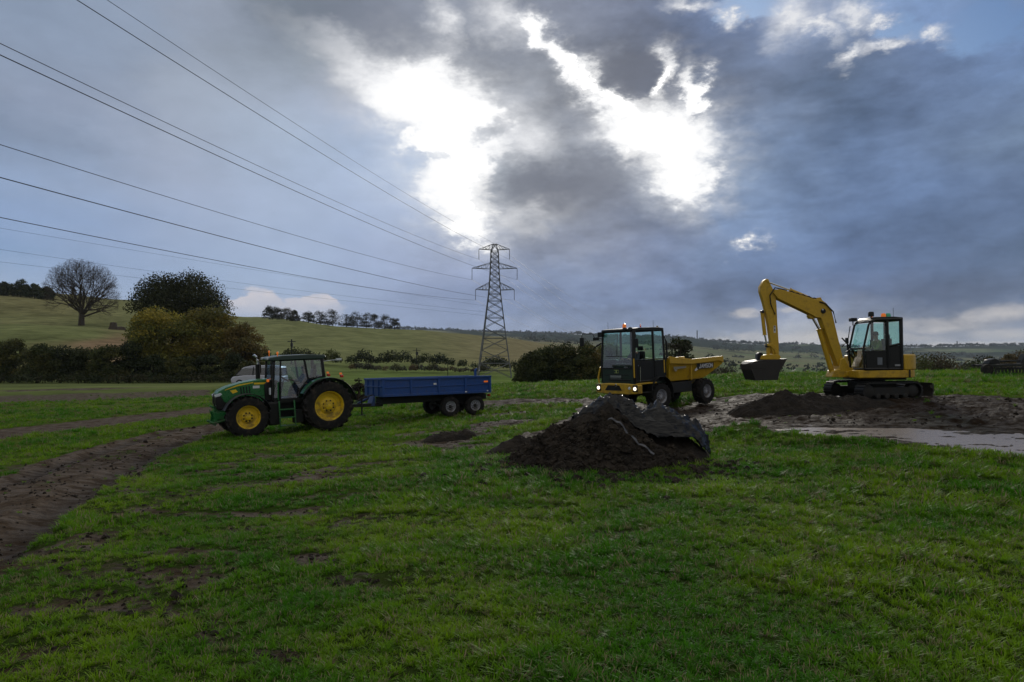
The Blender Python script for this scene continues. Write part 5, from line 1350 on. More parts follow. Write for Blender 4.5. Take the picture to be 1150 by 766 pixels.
# ------------------------------------------------------------------ dumper
def build_dumper():
    yaw = R(180 + 38)
    f = Vector((math.cos(yaw), math.sin(yaw))); l = Vector((-math.sin(yaw), math.cos(yaw)))
    C0 = Vector(((717.5 - 575) * 25.5 / F, 25.5)) - f * 1.38 - l * 1.08
    T = place('dumper', C0.x, C0.y, yaw, [(0, .85), (0, -.85), (-2.84, .85), (-2.84, -.85)], lift=.12)
    tag(T, 'yellow site dumper with a dark glazed cab and a raised skip behind', 'dumper')
    Rw = 0.53
    for x in (0, -2.84):
        for s in (1, -1): wheel(T, x, 0.86 * s, Rw - .12, Rw, 0.44, 0.27, M_GREYRIM, 18, 0.032, R(-6) if x == 0 else 0, s)
    c = MB(); c.box((-1.3, 0, 0.70), (4.6, 0.66, 0.34)); c.box((0, 0, Rw), (0.22, 1.5, 0.22)); c.box((-2.84, 0, Rw), (0.22, 1.5, 0.22)); c.box((-1.35, 0.62, 0.66), (1.5, 0.5, 0.42)); c.box((-1.35, -0.62, 0.66), (1.5, 0.5, 0.42)); c.box((-2.3, 0, 0.93), (1.9, 0.9, 0.12))
    c.build('chassis', M_CHAS, T, 0.02)
    # bumper with lit headlights
    b = MB(); b.prism_x([(-1.10, 0.60), (-1.10, 0.93), (-0.5, 0.98), (0.5, 0.98), (1.10, 0.93), (1.10, 0.60), (0.6, 0.56), (-0.6, 0.56)], 1.16, 1.40)
    b.build('bumper', M_PLANT, T, 0.03)
    b = MB(); b.prism_x([(-0.62, 0.70), (-0.45, 0.90), (0.15, 0.90), (0.28, 0.70)], 1.398, 1.41); b.build('bumper_opening', M_BLACK, T)
    for s in (1, -1):
        hh = MB(); hh.box((1.38, 0.95 * s, 0.80), (0.08, 0.24, 0.26)); hh.build('lamp_housing', M_BLACK, T, 0.02)
        hh = MB(); hh.lathe([(0, .045), (0.05, .04), (0.065, .02), (0.07, 0)], c=(1.42, 0.95 * s, 0.79), axis='x', seg=18); hh.build('headlight', M_HEADLIT, T, smooth=True)
    hh = MB(); hh.lathe([(0, .03), (0.05, .025), (0.06, 0)], c=(1.40, 0.66, 0.80), axis='x', seg=16); hh.build('fog_lamp', M_LENS, T, smooth=True)
    hh = MB(); hh.box((1.42, 0.0, 0.90), (0.05, 0.07, 0.12)); hh.build('tow_pin', M_CHROME, T, 0.01)
    # cab
    x0, x1, Y, z0, z1 = -0.50, 1.30, 0.86, 0.98, 3.04
    p = MB(); p.box(((x0 + x1) / 2, 0, z0 - 0.02), (x1 - x0, 2 * Y, 0.14)); p.prism_x([(-Y, 0.98), (-Y, 1.53), (Y, 1.53), (Y, 0.98)], x1 - 0.07, x1); p.prism_x([(-Y, 0.98), (-Y, 1.5), (Y, 1.5), (Y, 0.98)], x0, x0 + 0.06)
    p.build('cab_lower_panel', M_DKGREEN, T, 0.02)
    p = MB(); p.box((x1 + .01, 0, 1.54), (.03, 2 * Y - .04, .05)); p.box((x1 + .01, -0.05, 1.30), (.04, 1.25, .03)); p.box((x1 + .01, 0.1, 1.10), (.05, 1.1, .05)); p.box((x1 + .02, -.1, 1.18), (.05, .7, .03)); p.build('front_trim', M_BLACK, T, .006)
    d = MB(); d.box((x1 + .012, -0.06, 1.43), (.012, .23, .12)); d.build('number_decal', lamp_mat('pale_green_decal', (.36, .45, .16)), T)
    d = MB()
    for y in (-.13, .01): d.box((x1 + .022, y, 1.43), (.006, .09, .09))
    d.build('decal_mark', M_DKGREEN, T)
    d = MB(); d.box((x1 + .012, -0.10, 1.22), (.02, .56, .17)); d.build('number_plate', paint('dirty_plate', (.16, .19, .19), .4, .5), T, .004)
    fr = MB()
    fr.tube([(x1 - .02, -Y + .02, 1.0), (x1, -Y + .02, 1.7), (x1 - .10, -Y + .06, z1 - .06)], 0.04, 6); fr.tube([(x1 - .02, Y - .02, 1.0), (x1, Y - .02, 1.7), (x1 - .10, Y - .06, z1 - .06)], 0.075, 8)
    for s in (1, -1):
        fr.tube([(0.18, Y * s, 1.0), (0.16, (Y - .03) * s, z1 - .06)], 0.05, 6); fr.tube([(x0 + .03, Y * s, 1.2), (x0 + .05, (Y - .04) * s, z1 - .06)], 0.05, 6)
        fr.tube([(x1 - .08, (Y - .05) * s, z1 - .05), (x0 + .05, (Y - .05) * s, z1 - .05)], 0.05, 6); fr.tube([(x1, Y * s, 1.04), (x0, Y * s, 1.04)], 0.045, 6)
        fr.tube([(x1 - .02, Y * s, 1.85), (0.18, Y * s, 1.85)], 0.028, 6)
        fr.tube([(x0 + .02, Y * s, 2.72), (x0 - .10, Y * s, 2.5), (x0 - .12, Y * s, 1.95), (x0 + .02, Y * s, 1.72)], 0.04, 6)
    fr.tube([(x1 - .10, -Y + .06, z1 - .07), (x1 - .10, Y - .06, z1 - .07)], 0.05, 6); fr.tube([(x0 + .05, -Y + .06, z1 - .07), (x0 + .05, Y - .06, z1 - .07)], 0.05, 6)
    fr.build('cab_frame', M_BLACK, T, 0.006)
    r = MB(); r.prism([(x1 - .02, z1 - .05), (x1 - .06, z1 + .02), (0.9, z1 + .05), (-.2, z1 + .05), (x0, z1 + .01), (x0, z1 - .06)], -Y + .01, Y - .01); r.build('cab_roof', M_BLACK, T, 0.03, seg=3)
    G = [('windscreen', [(x1 - .005, -Y + .06, 1.56), (x1 - .005, Y - .10, 1.56), (x1 - .105, Y - .16, z1 - .10), (x1 - .105, -Y + .10, z1 - .10)]), ('rear_window', [(x0 + .03, -Y + .06, 1.5), (x0 + .03, Y - .06, 1.5), (x0 + .05, Y - .08, z1 - .1), (x0 + .05, -Y + .08, z1 - .1)])]
    for s in (1, -1):
        G += [('quarter_window', [(0.12, Y * s, 1.85), (x0 + .08, Y * s, 1.85), (x0 + .08, (Y - .03) * s, z1 - .1), (0.12, (Y - .03) * s, z1 - .1)])]
    G += [('door_window', [(x1 - .06, -Y, 1.85), (0.22, -Y, 1.85), (0.20, -Y + .03, z1 - .1), (x1 - .14, -Y + .05, z1 - .1)])]
    for nm, vs in G:
        o = link_mesh(nm, vs, [tuple(range(len(vs)))], M_GLASS, T); sd = o.modifiers.new('thick', 'SOLIDIFY'); sd.thickness = 0.006
    # door with its open upper half, lower panel
    dr = MB()
    for s in (1, -1): dr.box((0.72, Y * s, 1.44), (1.02, 0.04, 0.76)); dr.box((x0 + .33, Y * s, 1.44), (0.58, 0.045, 0.76))
    dr.build('door', M_BLACK, T, 0.02)
    w = MB(); w.tube([(x1 - .13, -.05, z1 - .14), (x1 - .03, -.05, 2.02)], 0.012, 6); w.tube([(x1 + .0, -.60, 2.02), (x1 + .0, .55, 2.02)], 0.015, 6); w.build('wiper', M_BLACK, T)
    hr = MB(); hr.tube([(x1 + .04, Y + .02, 1.20), (x1 + .04, Y + .02, 1.92)], 0.028, 8); hr.tube([(x1 + .04, -Y - .12, 0.98), (x1 + .06, -Y - .14, 1.2), (x1 + .02, -Y - .04, 1.6)], 0.035, 8); hr.build('grab_rail', M_PLANT, T, smooth=True)
    hr = MB(); hr.tube([(x1 - .25, Y + .05, 1.04), (x1 - .25, Y + .07, 1.60), (x1 - .15, Y + .06, 1.66)], 0.02, 8); hr.tube([(x1 - .02, Y - .03, 1.75), (x1 - .08, Y - .06, 2.6)], 0.022, 6); hr.build('steel_handrail', M_CHROME, T, smooth=True)
    st = MB(); st.box((0.75, Y + .07, 0.96), (1.0, .20, .05)); st.build('step_edge', M_PLANT, T, .008); st = MB(); st.box((x0 + .1, Y + .025, 1.55), (.06, .02, .5)); st.build('yellow_strip', M_PLANT, T, .004)
    st = MB(); st.box((0.85, Y + .10, 0.62), (.5, .24, .03)); st.box((0.62, Y, .78), (.03, .1, .36)); st.box((1.08, Y, .78), (.03, .1, .36)); st.build('step', M_STEEL, T, .005)
    for s in (1, -1):
        fd = MB(); fender(fd, 0, Rw, Rw + 0.10, -8, 200, .62 * s, 1.10 * s, .025, 18); fd.build('mudguard', M_BLACK, T, .008)
    # mirrors on bent arms, beacon, lamps, aerials
    m = MB(); m.tube([(x1 - .08, -Y, 2.72), (x1 + .05, -Y - .25, 2.74), (x1 + .10, -Y - .32, 2.93), (x1 + .15, -Y - .85, 2.95), (x1 + .15, -Y - .90, 2.80)], 0.018, 8); m.box((x1 + .15, -Y - .90, 2.62), (.08, .17, .34)); m.tube([(x1 - .05, -Y, 2.55), (x1 + .05, -Y - .35, 2.35)], 0.03, 6); m.box((x1 - .02, -Y + .02, 2.88), (.16, .22, .2)); m.box((x1 + .02, -Y - .22, 2.72), (.1, .25, .12))
    m.build('mirror', M_BLACK, T, .015)
    m = MB(); m.tube([(x1 - .10, Y, 2.85), (x1 - .0, Y + .12, 2.86), (x1 - .0, Y + .14, 2.7)], 0.016, 8); m.box((x1, Y + .14, 2.50), (.07, .16, .34)); m.build('mirror', M_BLACK, T, .015)
    b_ = MB(); b_.lathe([(.075, 0), (.08, .08), (.06, .15), (0, .17)], c=(.95, .12, z1 + .06), axis='z', seg=18); b_.build('beacon', M_ORANGE, T, smooth=True)
    b_ = MB(); b_.lathe([(.03, 0), (.03, .1), (0, .12)], c=(.75, Y - .1, z1 + .06), axis='z', seg=10); b_.build('beacon', M_RED, T, smooth=True)
    for y in (.52, .80):
        w = MB(); w.lathe([(0, .05), (.08, .04), (.10, .0), (.09, -.06), (0, -.07)], c=(x1 - .02, y - .1, z1 - .02), axis='x', seg=14); w.build('work_light', M_BLACK, T, smooth=True)
    w = MB(); w.tube([(.9, -.8, z1), (.9, -.8, z1 + .32)], .006, 5); w.tube([(-.3, .5, z1), (-.3, .5, z1 + .34)], .006, 5); w.lathe([(.04, 0), (.04, .05), (0, .06)], c=(x0 + .15, Y - .2, z1 + .05), axis='z', seg=8); w.build('aerial', M_BLACK, T)
    # seat, wheel
    s_ = MB(); s_.box((.20, 0, 1.50), (.46, .48, .12)); s_.box((-.02, 0, 1.86), (.12, .46, .62)); s_.box((-.05, 0, 2.28), (.09, .26, .18)); s_.box((.2, 0, 1.25), (.34, .36, .4)); s_.build('seat', M_BLACK, T, .03)
    s_ = MB(); s_.box((1.08, 0, 1.55), (.16, .5, .36)); s_.box((1.05, -.15, 1.80), (.14, .2, .12)); s_.build('dashboard', M_BLACK, T, .03)
    w = MB(); w.lathe([(0.19 + 0.016 * math.cos(a), 0.016 * math.sin(a)) for a in np.linspace(0, 2 * math.pi, 7)], axis='z', seg=24); w.tube([(-.18, 0, 0), (.18, 0, 0)], .012, 6); w.tube([(0, 0, 0), (.0, 0, -.3)], .02, 6)
    o = w.build('steering_wheel', M_BLACK, T, smooth=True); o.location = (.86, 0, 1.86); o.rotation_euler = (0, R(-30), 0)
    # skip: open tub with a pouring lip at the far end
    sk = MB(); ys, yb = 0.98, 0.80
    def ring(y, inn=0.0):
        return [(-0.62 - inn, y, 2.00), (-1.0 - inn, y, 1.93), (-1.95, y, 1.80), (-3.9, y, 1.84), (-4.05 + inn, y, 1.60)]
    out = {}
    for s in (1, -1):
        q = [(-0.60, ys * s, 1.98), (-0.95, ys * s, 1.93), (-1.95, (ys + .03) * s, 1.82), (-4.02, ys * s, 1.86), (-4.06, ys * s, 1.58), (-3.05, (yb + .04) * s, 1.08), (-1.9, yb * s, 1.02), (-0.72, yb * s, 1.04)]
        qi = [(x + (0.04 if k > 3 else 0) * 0, y - .045 * s, z + (.05 if k > 4 else 0)) for k, (x, y, z) in enumerate(q)]
        n = len(q); sk.add(q + qi, [tuple(range(n)), tuple(range(2 * n - 1, n - 1, -1))] + [((k + 1) % n, k, n + k, n + (k + 1) % n) for k in range(n)])
        sk.add([(-0.58, (ys + .05) * s, 2.03), (-0.95, (ys + .055) * s, 1.97), (-1.95, (ys + .08) * s, 1.86), (-4.06, (ys + .05) * s, 1.90), (-4.09, (ys + .05) * s, 1.62),
                (-3.75, (ys + .05) * s, 1.72), (-1.95, (ys + .08) * s, 1.66), (-.58, (ys + .05) * s, 1.74)] +
               [(-0.58, (ys - .03) * s, 2.03), (-0.95, (ys - .03) * s, 1.97), (-1.95, (ys + .0) * s, 1.86), (-4.06, (ys - .03) * s, 1.90), (-4.09, (ys - .03) * s, 1.62),
                (-3.75, (ys - .03) * s, 1.72), (-1.95, (ys - .0) * s, 1.66), (-.58, (ys - .03) * s, 1.74)],
               [tuple(range(8)), tuple(range(15, 7, -1))] + [((k + 1) % 8, k, 8 + k, 8 + (k + 1) % 8) for k in range(8)])
        sk.prism([(-1.93, 1.64), (-1.99, 1.64), (-1.99, 1.02), (-1.93, 1.02)], (ys - .06) * s, (ys - .0) * s)
    sk.add([(-.60, -ys, 1.98), (-.60, ys, 1.98), (-.72, yb, 1.04), (-.72, -yb, 1.04), (-.66, -ys, 1.98), (-.66, ys, 1.98), (-.78, yb, 1.04), (-.78, -yb, 1.04)], [(0, 1, 2, 3), (7, 6, 5, 4), (0, 4, 5, 1), (3, 2, 6, 7)])
    sk.box((-1.85, 0, 1.05), (2.3, 2 * yb - .05, .06)); 
    sk.add([(-3.0, -yb, 1.05), (-3.0, yb, 1.05), (-4.07, ys, 1.60), (-4.07, -ys, 1.60), (-3.0, -yb, 1.11), (-3.0, yb, 1.11), (-4.05, ys, 1.66), (-4.05, -ys, 1.66)], [(0, 1, 2, 3), (7, 6, 5, 4), (0, 4, 5, 1), (3, 2, 6, 7), (0, 3, 7, 4), (1, 5, 6, 2)])
    sk.prism([(-2.55, 1.03), (-3.1, 1.1), (-2.8, .82), (-2.6, .80)], .30, .42); sk.prism([(-2.55, 1.03), (-3.1, 1.1), (-2.8, .82), (-2.6, .80)], -.42, -.30)
    sk.build('skip', M_PLANT, T, .012).location = (0, 0, -.10)
    d = MB(); d.add([(-2.30, .985, 1.66), (-2.30, .985, 1.44), (-3.42, .965, 1.44), (-3.42, .985, 1.66)], [(0, 1, 2, 3)])
    sn = d.build('name_panel', M_BLACK, T); sn.location = (0, .02, -.10)
    d = MB(); lettering(d, 'JAMSON', -2.42, 1.475, .155, 1.012, adv=1.02, th=.016)
    d.add([(-2.12, 1.0, 1.40), (-2.30, 1.0, 1.52), (-2.42, 1.0, 1.46), (-2.22, 1.0, 1.36)], [(0, 1, 2, 3)]); d.build('name_lettering', M_WHITE, T).location = (0, 0, -.10)
    d = MB(); d.add([(-.80, 1.0, 1.60), (-.85, 1.0, 1.50), (-1.60, 1.0, 1.52), (-1.60, 1.0, 1.60)], [(0, 1, 2, 3)]); d.add([(-.85, 1.0, 1.50), (-1.05, 1.0, 1.50), (-1.0, 1.0, 1.42), (-.88, 1.0, 1.42)], [(0, 1, 2, 3)]); d.build('worn_decal', paint('worn_grey_decal', (.22, .21, .17), .5, .3), T).location = (0, 0, -.10)
    Mw = Matrix.LocRotScale(T.location, T.rotation_euler, None)
    seated_person('person sitting in the open side of the yellow dumper cab, hands on the wheel', Mw @ Vector((.20, 0, 1.57)), tuple(T.rotation_euler), cloth('dark_jacket', (.03, .04, .055)), cloth('dark_trousers', (.02, .025, .03)), None, reach=.50)
build_dumper()

# ------------------------------------------------------------------ excavator
def build_excavator():
    yaw = R(180)
    X0, Y0 = (997.5 - 575) * 23.5 / F, 23.5
    T = place('excavator', X0, Y0, yaw, [(.9, .8), (.9, -.8), (-.9, .8), (-.9, -.8)])
    tag(T, 'yellow tracked excavator with its boom bent up and bucket hanging over the soil heap', 'excavator')
    z_g = ground_z(X0, Y0)
    T.rotation_euler = (0, R(0.5), yaw)
    # undercarriage turned under the house
    U = empty('undercarriage', (.58, 0, 0), R(14)); U.parent = T
    TL, TWd, TH, G = 2.35, 0.40, 0.60, 1.50
    for s in (1, -1):
        tr = MB(); r = TH / 2; hl = TL / 2 - r
        path = [(-hl + (r * math.cos(R(a))), r + r * math.sin(R(a))) for a in range(90, 271, 18)] + [(hl + r * math.cos(R(a)), r + r * math.sin(R(a))) for a in range(-90, 91, 18)]
        inner = [(-hl + ((r - .05) * math.cos(R(a))), r + (r - .05) * math.sin(R(a))) for a in range(90, 271, 18)] + [(hl + (r - .05) * math.cos(R(a)), r + (r - .05) * math.sin(R(a))) for a in range(-90, 91, 18)]
        n = len(path); y0, y1 = (G / 2 - TWd / 2) * s, (G / 2 + TWd / 2) * s
        vs = [(x, y0, z) for x, z in path] + [(x, y1, z) for x, z in path] + [(x, y0, z) for x, z in inner] + [(x, y1, z) for x, z in inner]
        fs = []
        for k in range(n):
            k2 = (k + 1) % n; fs += [(k, k2, n + k2, n + k), (2 * n + k2, 2 * n + k, 3 * n + k, 3 * n + k2), (k2, k, 2 * n + k, 2 * n + k2), (n + k, n + k2, 3 * n + k2, 3 * n + k)]
        tr.add(vs, fs)
        # grouser bars
        P = [Vector(p) for p in path] + [Vector(path[0])]; acc = 0; step = .115
        for a, b in zip(P[:-1], P[1:]):
            L = (b - a).length; d = (b - a) / max(L, 1e-6); q = -acc
            while q + step < L:
                q += step; c = a + d * q; nx = Vector((d.y, -d.x)); c2 = c + nx * .015
                tr.box((c2.x, (y0 + y1) / 2, c2.y), (.045, TWd, .035), (0, -math.atan2(d.y, d.x), 0))
            acc = L - q
        tr.build('track', M_BLACK, U)
        fr = MB(); fr.box((0, G / 2 * s, TH * .5), (1.55, .24, .26)); fr.lathe([(0, .13), (.16, .13), (.22, .10), (.22, -.10), (.16, -.13), (0, -.13)], c=(hl, G / 2 * s, r), seg=20); fr.lathe([(0, .14), (.10, .16), (.20, .12), (.23, .10), (.23, -.10), (.20, -.12), (0, -.14)], c=(-hl, G / 2 * s, r), seg=20)
        for k in range(4): fr.lathe([(0, .15), (.07, .15), (.10, .12), (.10, -.12), (0, -.12)], c=(-.55 + k * .36, G / 2 * s, .13), seg=14)
        fr.build('track_frame', M_CHAS, U, .01)
    cb = MB(); cb.box((0, 0, .46), (1.0, 1.15, .24)); cb.lathe([(.42, 0), (.42, .14), (0, .14)], c=(0, 0, .56), axis='z', seg=24); cb.build('car_body', M_CHAS, U, .02)
    bl = MB(); bl.prism([(-1.55, .10), (-1.62, .30), (-1.60, .52), (-1.52, .56), (-1.56, .30), (-1.48, .10)], -.98, .98)
    for s in (1, -1): bl.tube([(-.4, .32 * s, .40), (-1.55, .45 * s, .32)], .06, 8)
    bl.tube([(-.4, 0, .5), (-1.5, 0, .42)], .045, 8); bl.box((-1.52, .94, .42), (.12, .08, .10))
    bl.build('dozer_blade', M_STEEL, U, .008)
    # house
    h = MB(); h.prism_z([(1.50, .95), (.6, .98), (.0, .98), (-.34, .84), (-.62, .5), (-.74, 0), (-.62, -.5), (-.34, -.86), (0, -.98), (1.1, -.98), (1.25, -.3), (1.5, .3)], .74, 1.00); h.build('slew_deck', M_PLANT, T, .03)
    h = MB(); h.prism_z([(.02, .985), (-.14, .95), (-.38, .82), (-.66, .5), (-.78, 0), (-.66, -.5), (-.38, -.86), (-.1, -.98), (0, -.9), (-.1, 0), (.02, .9)], .99, 1.52); h.build('counterweight', M_PLANT, T, .05, seg=3)
    h = MB(); h.prism_z([(-.1, -.05), (-.1, -.95), (1.05, -.95), (1.15, -.75), (1.15, -.25), (.8, -.05)], 1.0, 1.50); h.build('engine_cover', M_PLANT, T, .06, seg=3)
    h = MB(); h.box((.5, 0, .70), (1.5, 1.3, .07)); h.box((-.20, .93, .88), (.05, .03, .26)); h.build('under_deck', M_CHAS, T, .01)
    # cab (near side)
    y0, y1, cx0, cx1, z0, z1 = .0, .95, .04, 1.30, 1.00, 2.72
    fr = MB()
    for y in (y0, y1):
        fr.tube([(cx1, y, 1.02), (cx1 + .03, y, 1.7), (cx1 - .16, y, z1 - .22), (cx1 - .24, y, z1 - .10)], .035, 6)
        fr.tube([(.53, y, 1.02), (.53, y, z1 - .05)], .05, 6); fr.tube([(cx0 + .04, y, 1.02), (cx0 + .03, y, z1 - .05)], .06, 6)
        fr.tube([(cx1 - .22, y, z1 - .12), (.9, y, z1 - .05), (cx0, y, z1 - .04)], .055, 6); fr.tube([(cx1, y, 1.04), (cx0, y, 1.04)], .05, 6); fr.tube([(cx1 + .02, y, 1.62), (.55, y, 1.62)], .025, 6)
        fr.tube([(.53, y, 1.78), (cx0, y, 1.88)], .04, 6)
    for x, z in ((cx1, 1.04), (cx1 + .02, 1.72), (cx1 - .2, z1 - .12), (cx0 + .03, z1 - .05), (cx0 + .03, 1.6)): fr.tube([(x, y0, z), (x, y1, z)], .03, 6)
    fr.build('cab_frame', M_BLACK, T, .006)
    p = MB(); p.box((.90, y1 - .01, 1.33), (.70, .05, .60)); p.box((.29, y1 - .01, 1.42), (.44, .05, .78)); p.box((.29, y0 + .01, 1.3), (.44, .05, .6)); p.box((cx0 + .03, (y0 + y1) / 2, 1.30), (.05, .94, .6)); p.box((.67, (y0 + y1) / 2, 1.04), (1.24, .9, .06)); p.build('door', M_BLACK, T, .02)
    r = MB(); r.prism([(cx1 - .20, z1 - .14), (cx1 - .26, z1 - .05), (.95, z1 + .04), (.3, z1 + .05), (cx0 - .03, z1 + .02), (cx0 - .03, z1 - .10), (.95, z1 - .08)], y0 - .03, y1 + .03); r.build('cab_roof', M_BLACK, T, .02)
    G_ = [('windscreen', [(cx1 + .02, y0 + .03, 1.74), (cx1 + .02, y1 - .03, 1.74), (cx1 - .18, y1 - .03, z1 - .16), (cx1 - .18, y0 + .03, z1 - .16)]), ('lower_windscreen', [(cx1, y0 + .03, 1.06), (cx1, y1 - .03, 1.06), (cx1 + .02, y1 - .03, 1.70), (cx1 + .02, y0 + .03, 1.70)]),
          ('rear_window', [(cx0 + .02, y0 + .03, 1.65), (cx0 + .02, y1 - .03, 1.65), (cx0 + .02, y1 - .03, z1 - .1), (cx0 + .02, y0 + .03, z1 - .1)])]
    for y in (y0, y1):
        G_ += [('door_window', [(cx1 - .04, y, 1.66), (.60, y, 1.66), (.60, y, z1 - .14), (cx1 - .24, y, z1 - .16)]), ('rear_side_window', [(.46, y, 1.82), (cx0 + .09, y, 1.90), (cx0 + .09, y, z1 - .14), (.46, y, z1 - .14)])]
    for nm, vs in G_:
        o = link_mesh(nm, vs, [tuple(range(len(vs)))], M_GLASS, T); sd = o.modifiers.new('thick', 'SOLIDIFY'); sd.thickness = .006
    d = MB(); d.box((.80, y1 + .02, 1.30), (.16, .006, .24)); d.build('safety_label', paint('grey_label', (.12, .14, .17), .5, .2), T)
    d = MB(); d.box((.20, y1 + .02, 1.16), (.22, .006, .06)); lettering(d, 'M83', 0, 0, 0, 0); d.build('model_plate', paint('pale_label', (.25, .26, .28), .5, .2), T)
    hd = MB(); hd.tube([(1.12, y1 + .02, 1.75), (1.12, y1 + .06, 1.75), (1.12, y1 + .06, 2.0), (1.12, y1 + .02, 2.0)], .012, 6); hd.build('handrail', M_BLACK, T, .005); hd = MB(); hd.tube([(cx1 + .06, y0, 1.3), (cx1 + .10, y0, 1.8), (cx1 - .02, y0, 2.5)], .016, 6); hd.box((cx1 + .10, y0, 2.0), (.08, .1, .2)); hd.build('handrail', M_BLACK, T, .005)
    m = MB(); m.box((cx1 - .12, y0, z1 + .0), (.2, .2, .12)); m.tube([(cx1 - .12, y0, z1 - .2), (cx1 - .12, y0, z1)], .02, 6); m.build('work_light', M_BLACK, T, .02)
    m = MB(); m.lathe([(.09, -.04), (.09, .08), (.07, .12), (0, .12)], c=(1.0, y1 - .1, z1 + .10), axis='z', seg=12); m.tube([(1.0, y1 - .1, z1), (1.0, y1 - .1, z1 + .12)], .02, 6); m.build('roof_sensor', M_BLACK, T, .005)
    for x, mt, rr, hh in ((.80, M_ORANGE, .035, .10), (.40, M_ORANGE, .075, .13), (.24, M_GRNLENS, .08, .13)):
        b = MB(); b.lathe([(rr, 0), (rr * 1.04, hh * .6), (rr * .75, hh), (0, hh * 1.05)], c=(x, .5, z1 + .05), axis='z', seg=16); b.build('beacon', mt, T, smooth=True)
    a = MB(); a.tube([(.12, .6, z1), (.12, .6, z1 + .36)], .006, 5); a.build('aerial', M_BLACK, T)
    s_ = MB(); s_.box((.52, .47, 1.36), (.46, .46, .12)); s_.box((.30, .47, 1.72), (.12, .46, .66)); s_.box((.28, .47, 2.12), (.08, .24, .14)); s_.box((.52, .47, 1.16), (.36, .36, .34)); s_.box((.70, .20, 1.56), (.42, .12, .16)); s_.box((.70, .76, 1.56), (.42, .12, .16)); s_.box((1.12, .2, 1.35), (.12, .3, .6))
    s_.tube([(.90, .2, 1.62), (.94, .2, 1.82)], .02, 6); s_.tube([(.90, .76, 1.62), (.94, .76, 1.82)], .02, 6); s_.build('seat', M_BLACK, T, .03)
    # swing post
    sw = MB(); sw.prism([(1.22, .76), (1.22, 1.05), (1.45, 1.08), (1.62, 1.42), (1.76, 1.36), (1.80, 1.02), (1.98, .98), (2.06, .76), (1.5, .74)], -.26, .26, 0)
    sw.box((1.35, 0, .87), (.5, .62, .18)); sw.build('swing_post', M_PLANT, T, .02)
    sh = MB(); sh.tube([(1.1, .2, 1.15), (1.35, .22, 1.5), (1.3, .15, 1.75), (1.5, .12, 1.6)], .028, 8); sh.tube([(1.1, .12, 1.15), (1.4, .12, 1.6), (1.45, .1, 1.95), (1.62, .1, 1.8)], .025, 8); sh.tube([(1.05, .05, 1.2), (1.25, .05, 1.7), (1.6, .05, 2.1)], .025, 8); sh.build('hoses', M_BLACK, T, smooth=True)
    # boom (profile measured from the side)
    def q(u, v): return ((845 - u) / 156.0, (706 - v) / 156.0)
    def outline(L): return [q(*p) for p in L]
    bw = .17
    bm_ = MB(); bm_.prism(outline([(612, 530), (590, 480), (572, 400), (548, 290), (536, 235), (512, 196), (488, 178), (450, 172), (340, 138), (262, 116), (232, 118), (228, 138), (250, 165), (350, 215), (425, 252), (450, 268), (478, 272), (488, 300), (520, 400), (552, 490), (572, 548)]), -bw, bw)
    bm_.prism(outline([(432, 245), (416, 256), (424, 274), (445, 276), (470, 262)]), -.10, .10)
    bm_.prism(outline([(448, 165), (486, 160), (496, 182), (452, 184)]), -.08, .08)
    bm_.build('boom', M_PLANT, T, .012)
    e = MB(); e.lathe([(.085, .0), (.085, .02), (.07, .03), (0, .03)], c=(q(490, 235)[0], bw, q(490, 235)[1]), seg=20); e.build('boom_lamp', M_BLACK, T)
    e = MB(); e.lathe([(0, .012), (.022, .01), (.028, 0)], c=(q(486, 228)[0], bw + .03, q(486, 228)[1]), seg=14); e.build('lamp_lens', M_LENS, T)
    ar = MB(); ar.prism(outline([(196, 58), (180, 68), (160, 100), (160, 128), (168, 155), (178, 190), (186, 225), (200, 300), (210, 380), (216, 440), (222, 462), (254, 462), (254, 400), (249, 300), (246, 200), (242, 150), (226, 110), (212, 80), (206, 62)]), -.11, .11)
    ar.lathe([(.07, -.15), (.07, .15), (0, .15)], c=(q(236, 132)[0], 0, q(236, 132)[1]), seg=12); ar.lathe([(.045, -.13), (.045, .13), (0, .13)], c=(q(200, 72)[0], 0, q(200, 72)[1]), seg=12); ar.lathe([(.05, -.15), (.05, .15), (0, .15)], c=(q(238, 452)[0], 0, q(238, 452)[1]), seg=12)
    ar.build('dipper_arm', M_PLANT, T, .012)
    d = MB(); x_, z_ = q(233, 330); d.box((x_, .115, z_), (.07, .006, .24)); d.build('arm_label', M_WHITE, T)
    d = MB(); d.box((x_, .120, z_ + .085), (.045, .004, .04)); d.box((x_, .120, z_ - .02), (.03, .004, .09)); d.build('label_print', M_BLACK, T)
    def ram(nm, A, B, C_, r1, r2, y=0.0):
        A, B, C_ = [(q(*k)[0], y, q(*k)[1]) for k in (A, B, C_)]
        t_ = MB(); t_.tube([A, B], r1, 12); t_.tube([Vector(B) * .98 + Vector(A) * .02, Vector(B)], r1 * 1.25, 12); b = t_.build(nm, M_PLANT, T, smooth=True)
        t_ = MB(); t_.tube([B, C_], r2, 10); t_.build('ram_rod', M_CHROME, b, smooth=True)
        for P in (A, C_): 
            k = MB(); k.lathe([(r1 * .9, -.07), (r1 * .9, .07), (0, .07)], c=(P[0], P[1], P[2]), seg=10); k.lathe([(0, -.07), (r1 * .9, -.07)], c=(P[0], P[1], P[2]), seg=10); k.build('ram_pin', M_STEEL, b, smooth=True)
        return b
    ram('arm_ram', (462, 178), (325, 118), (202, 72), .065, .028)
    ram('boom_ram', (545, 568), (478, 330), (440, 262), .085, .04, 0.0)
    ram('bucket_ram', (174, 235), (186, 360), (198, 418), .062, .03, 0.0)
    l = MB(); l.prism(outline([(190, 408), (222, 404), (246, 440), (252, 470), (240, 472), (228, 440), (208, 420), (192, 420)]), -.14, -.10); l.prism(outline([(190, 408), (222, 404), (246, 440), (252, 470), (240, 472), (228, 440), (208, 420), (192, 420)]), .10, .14)
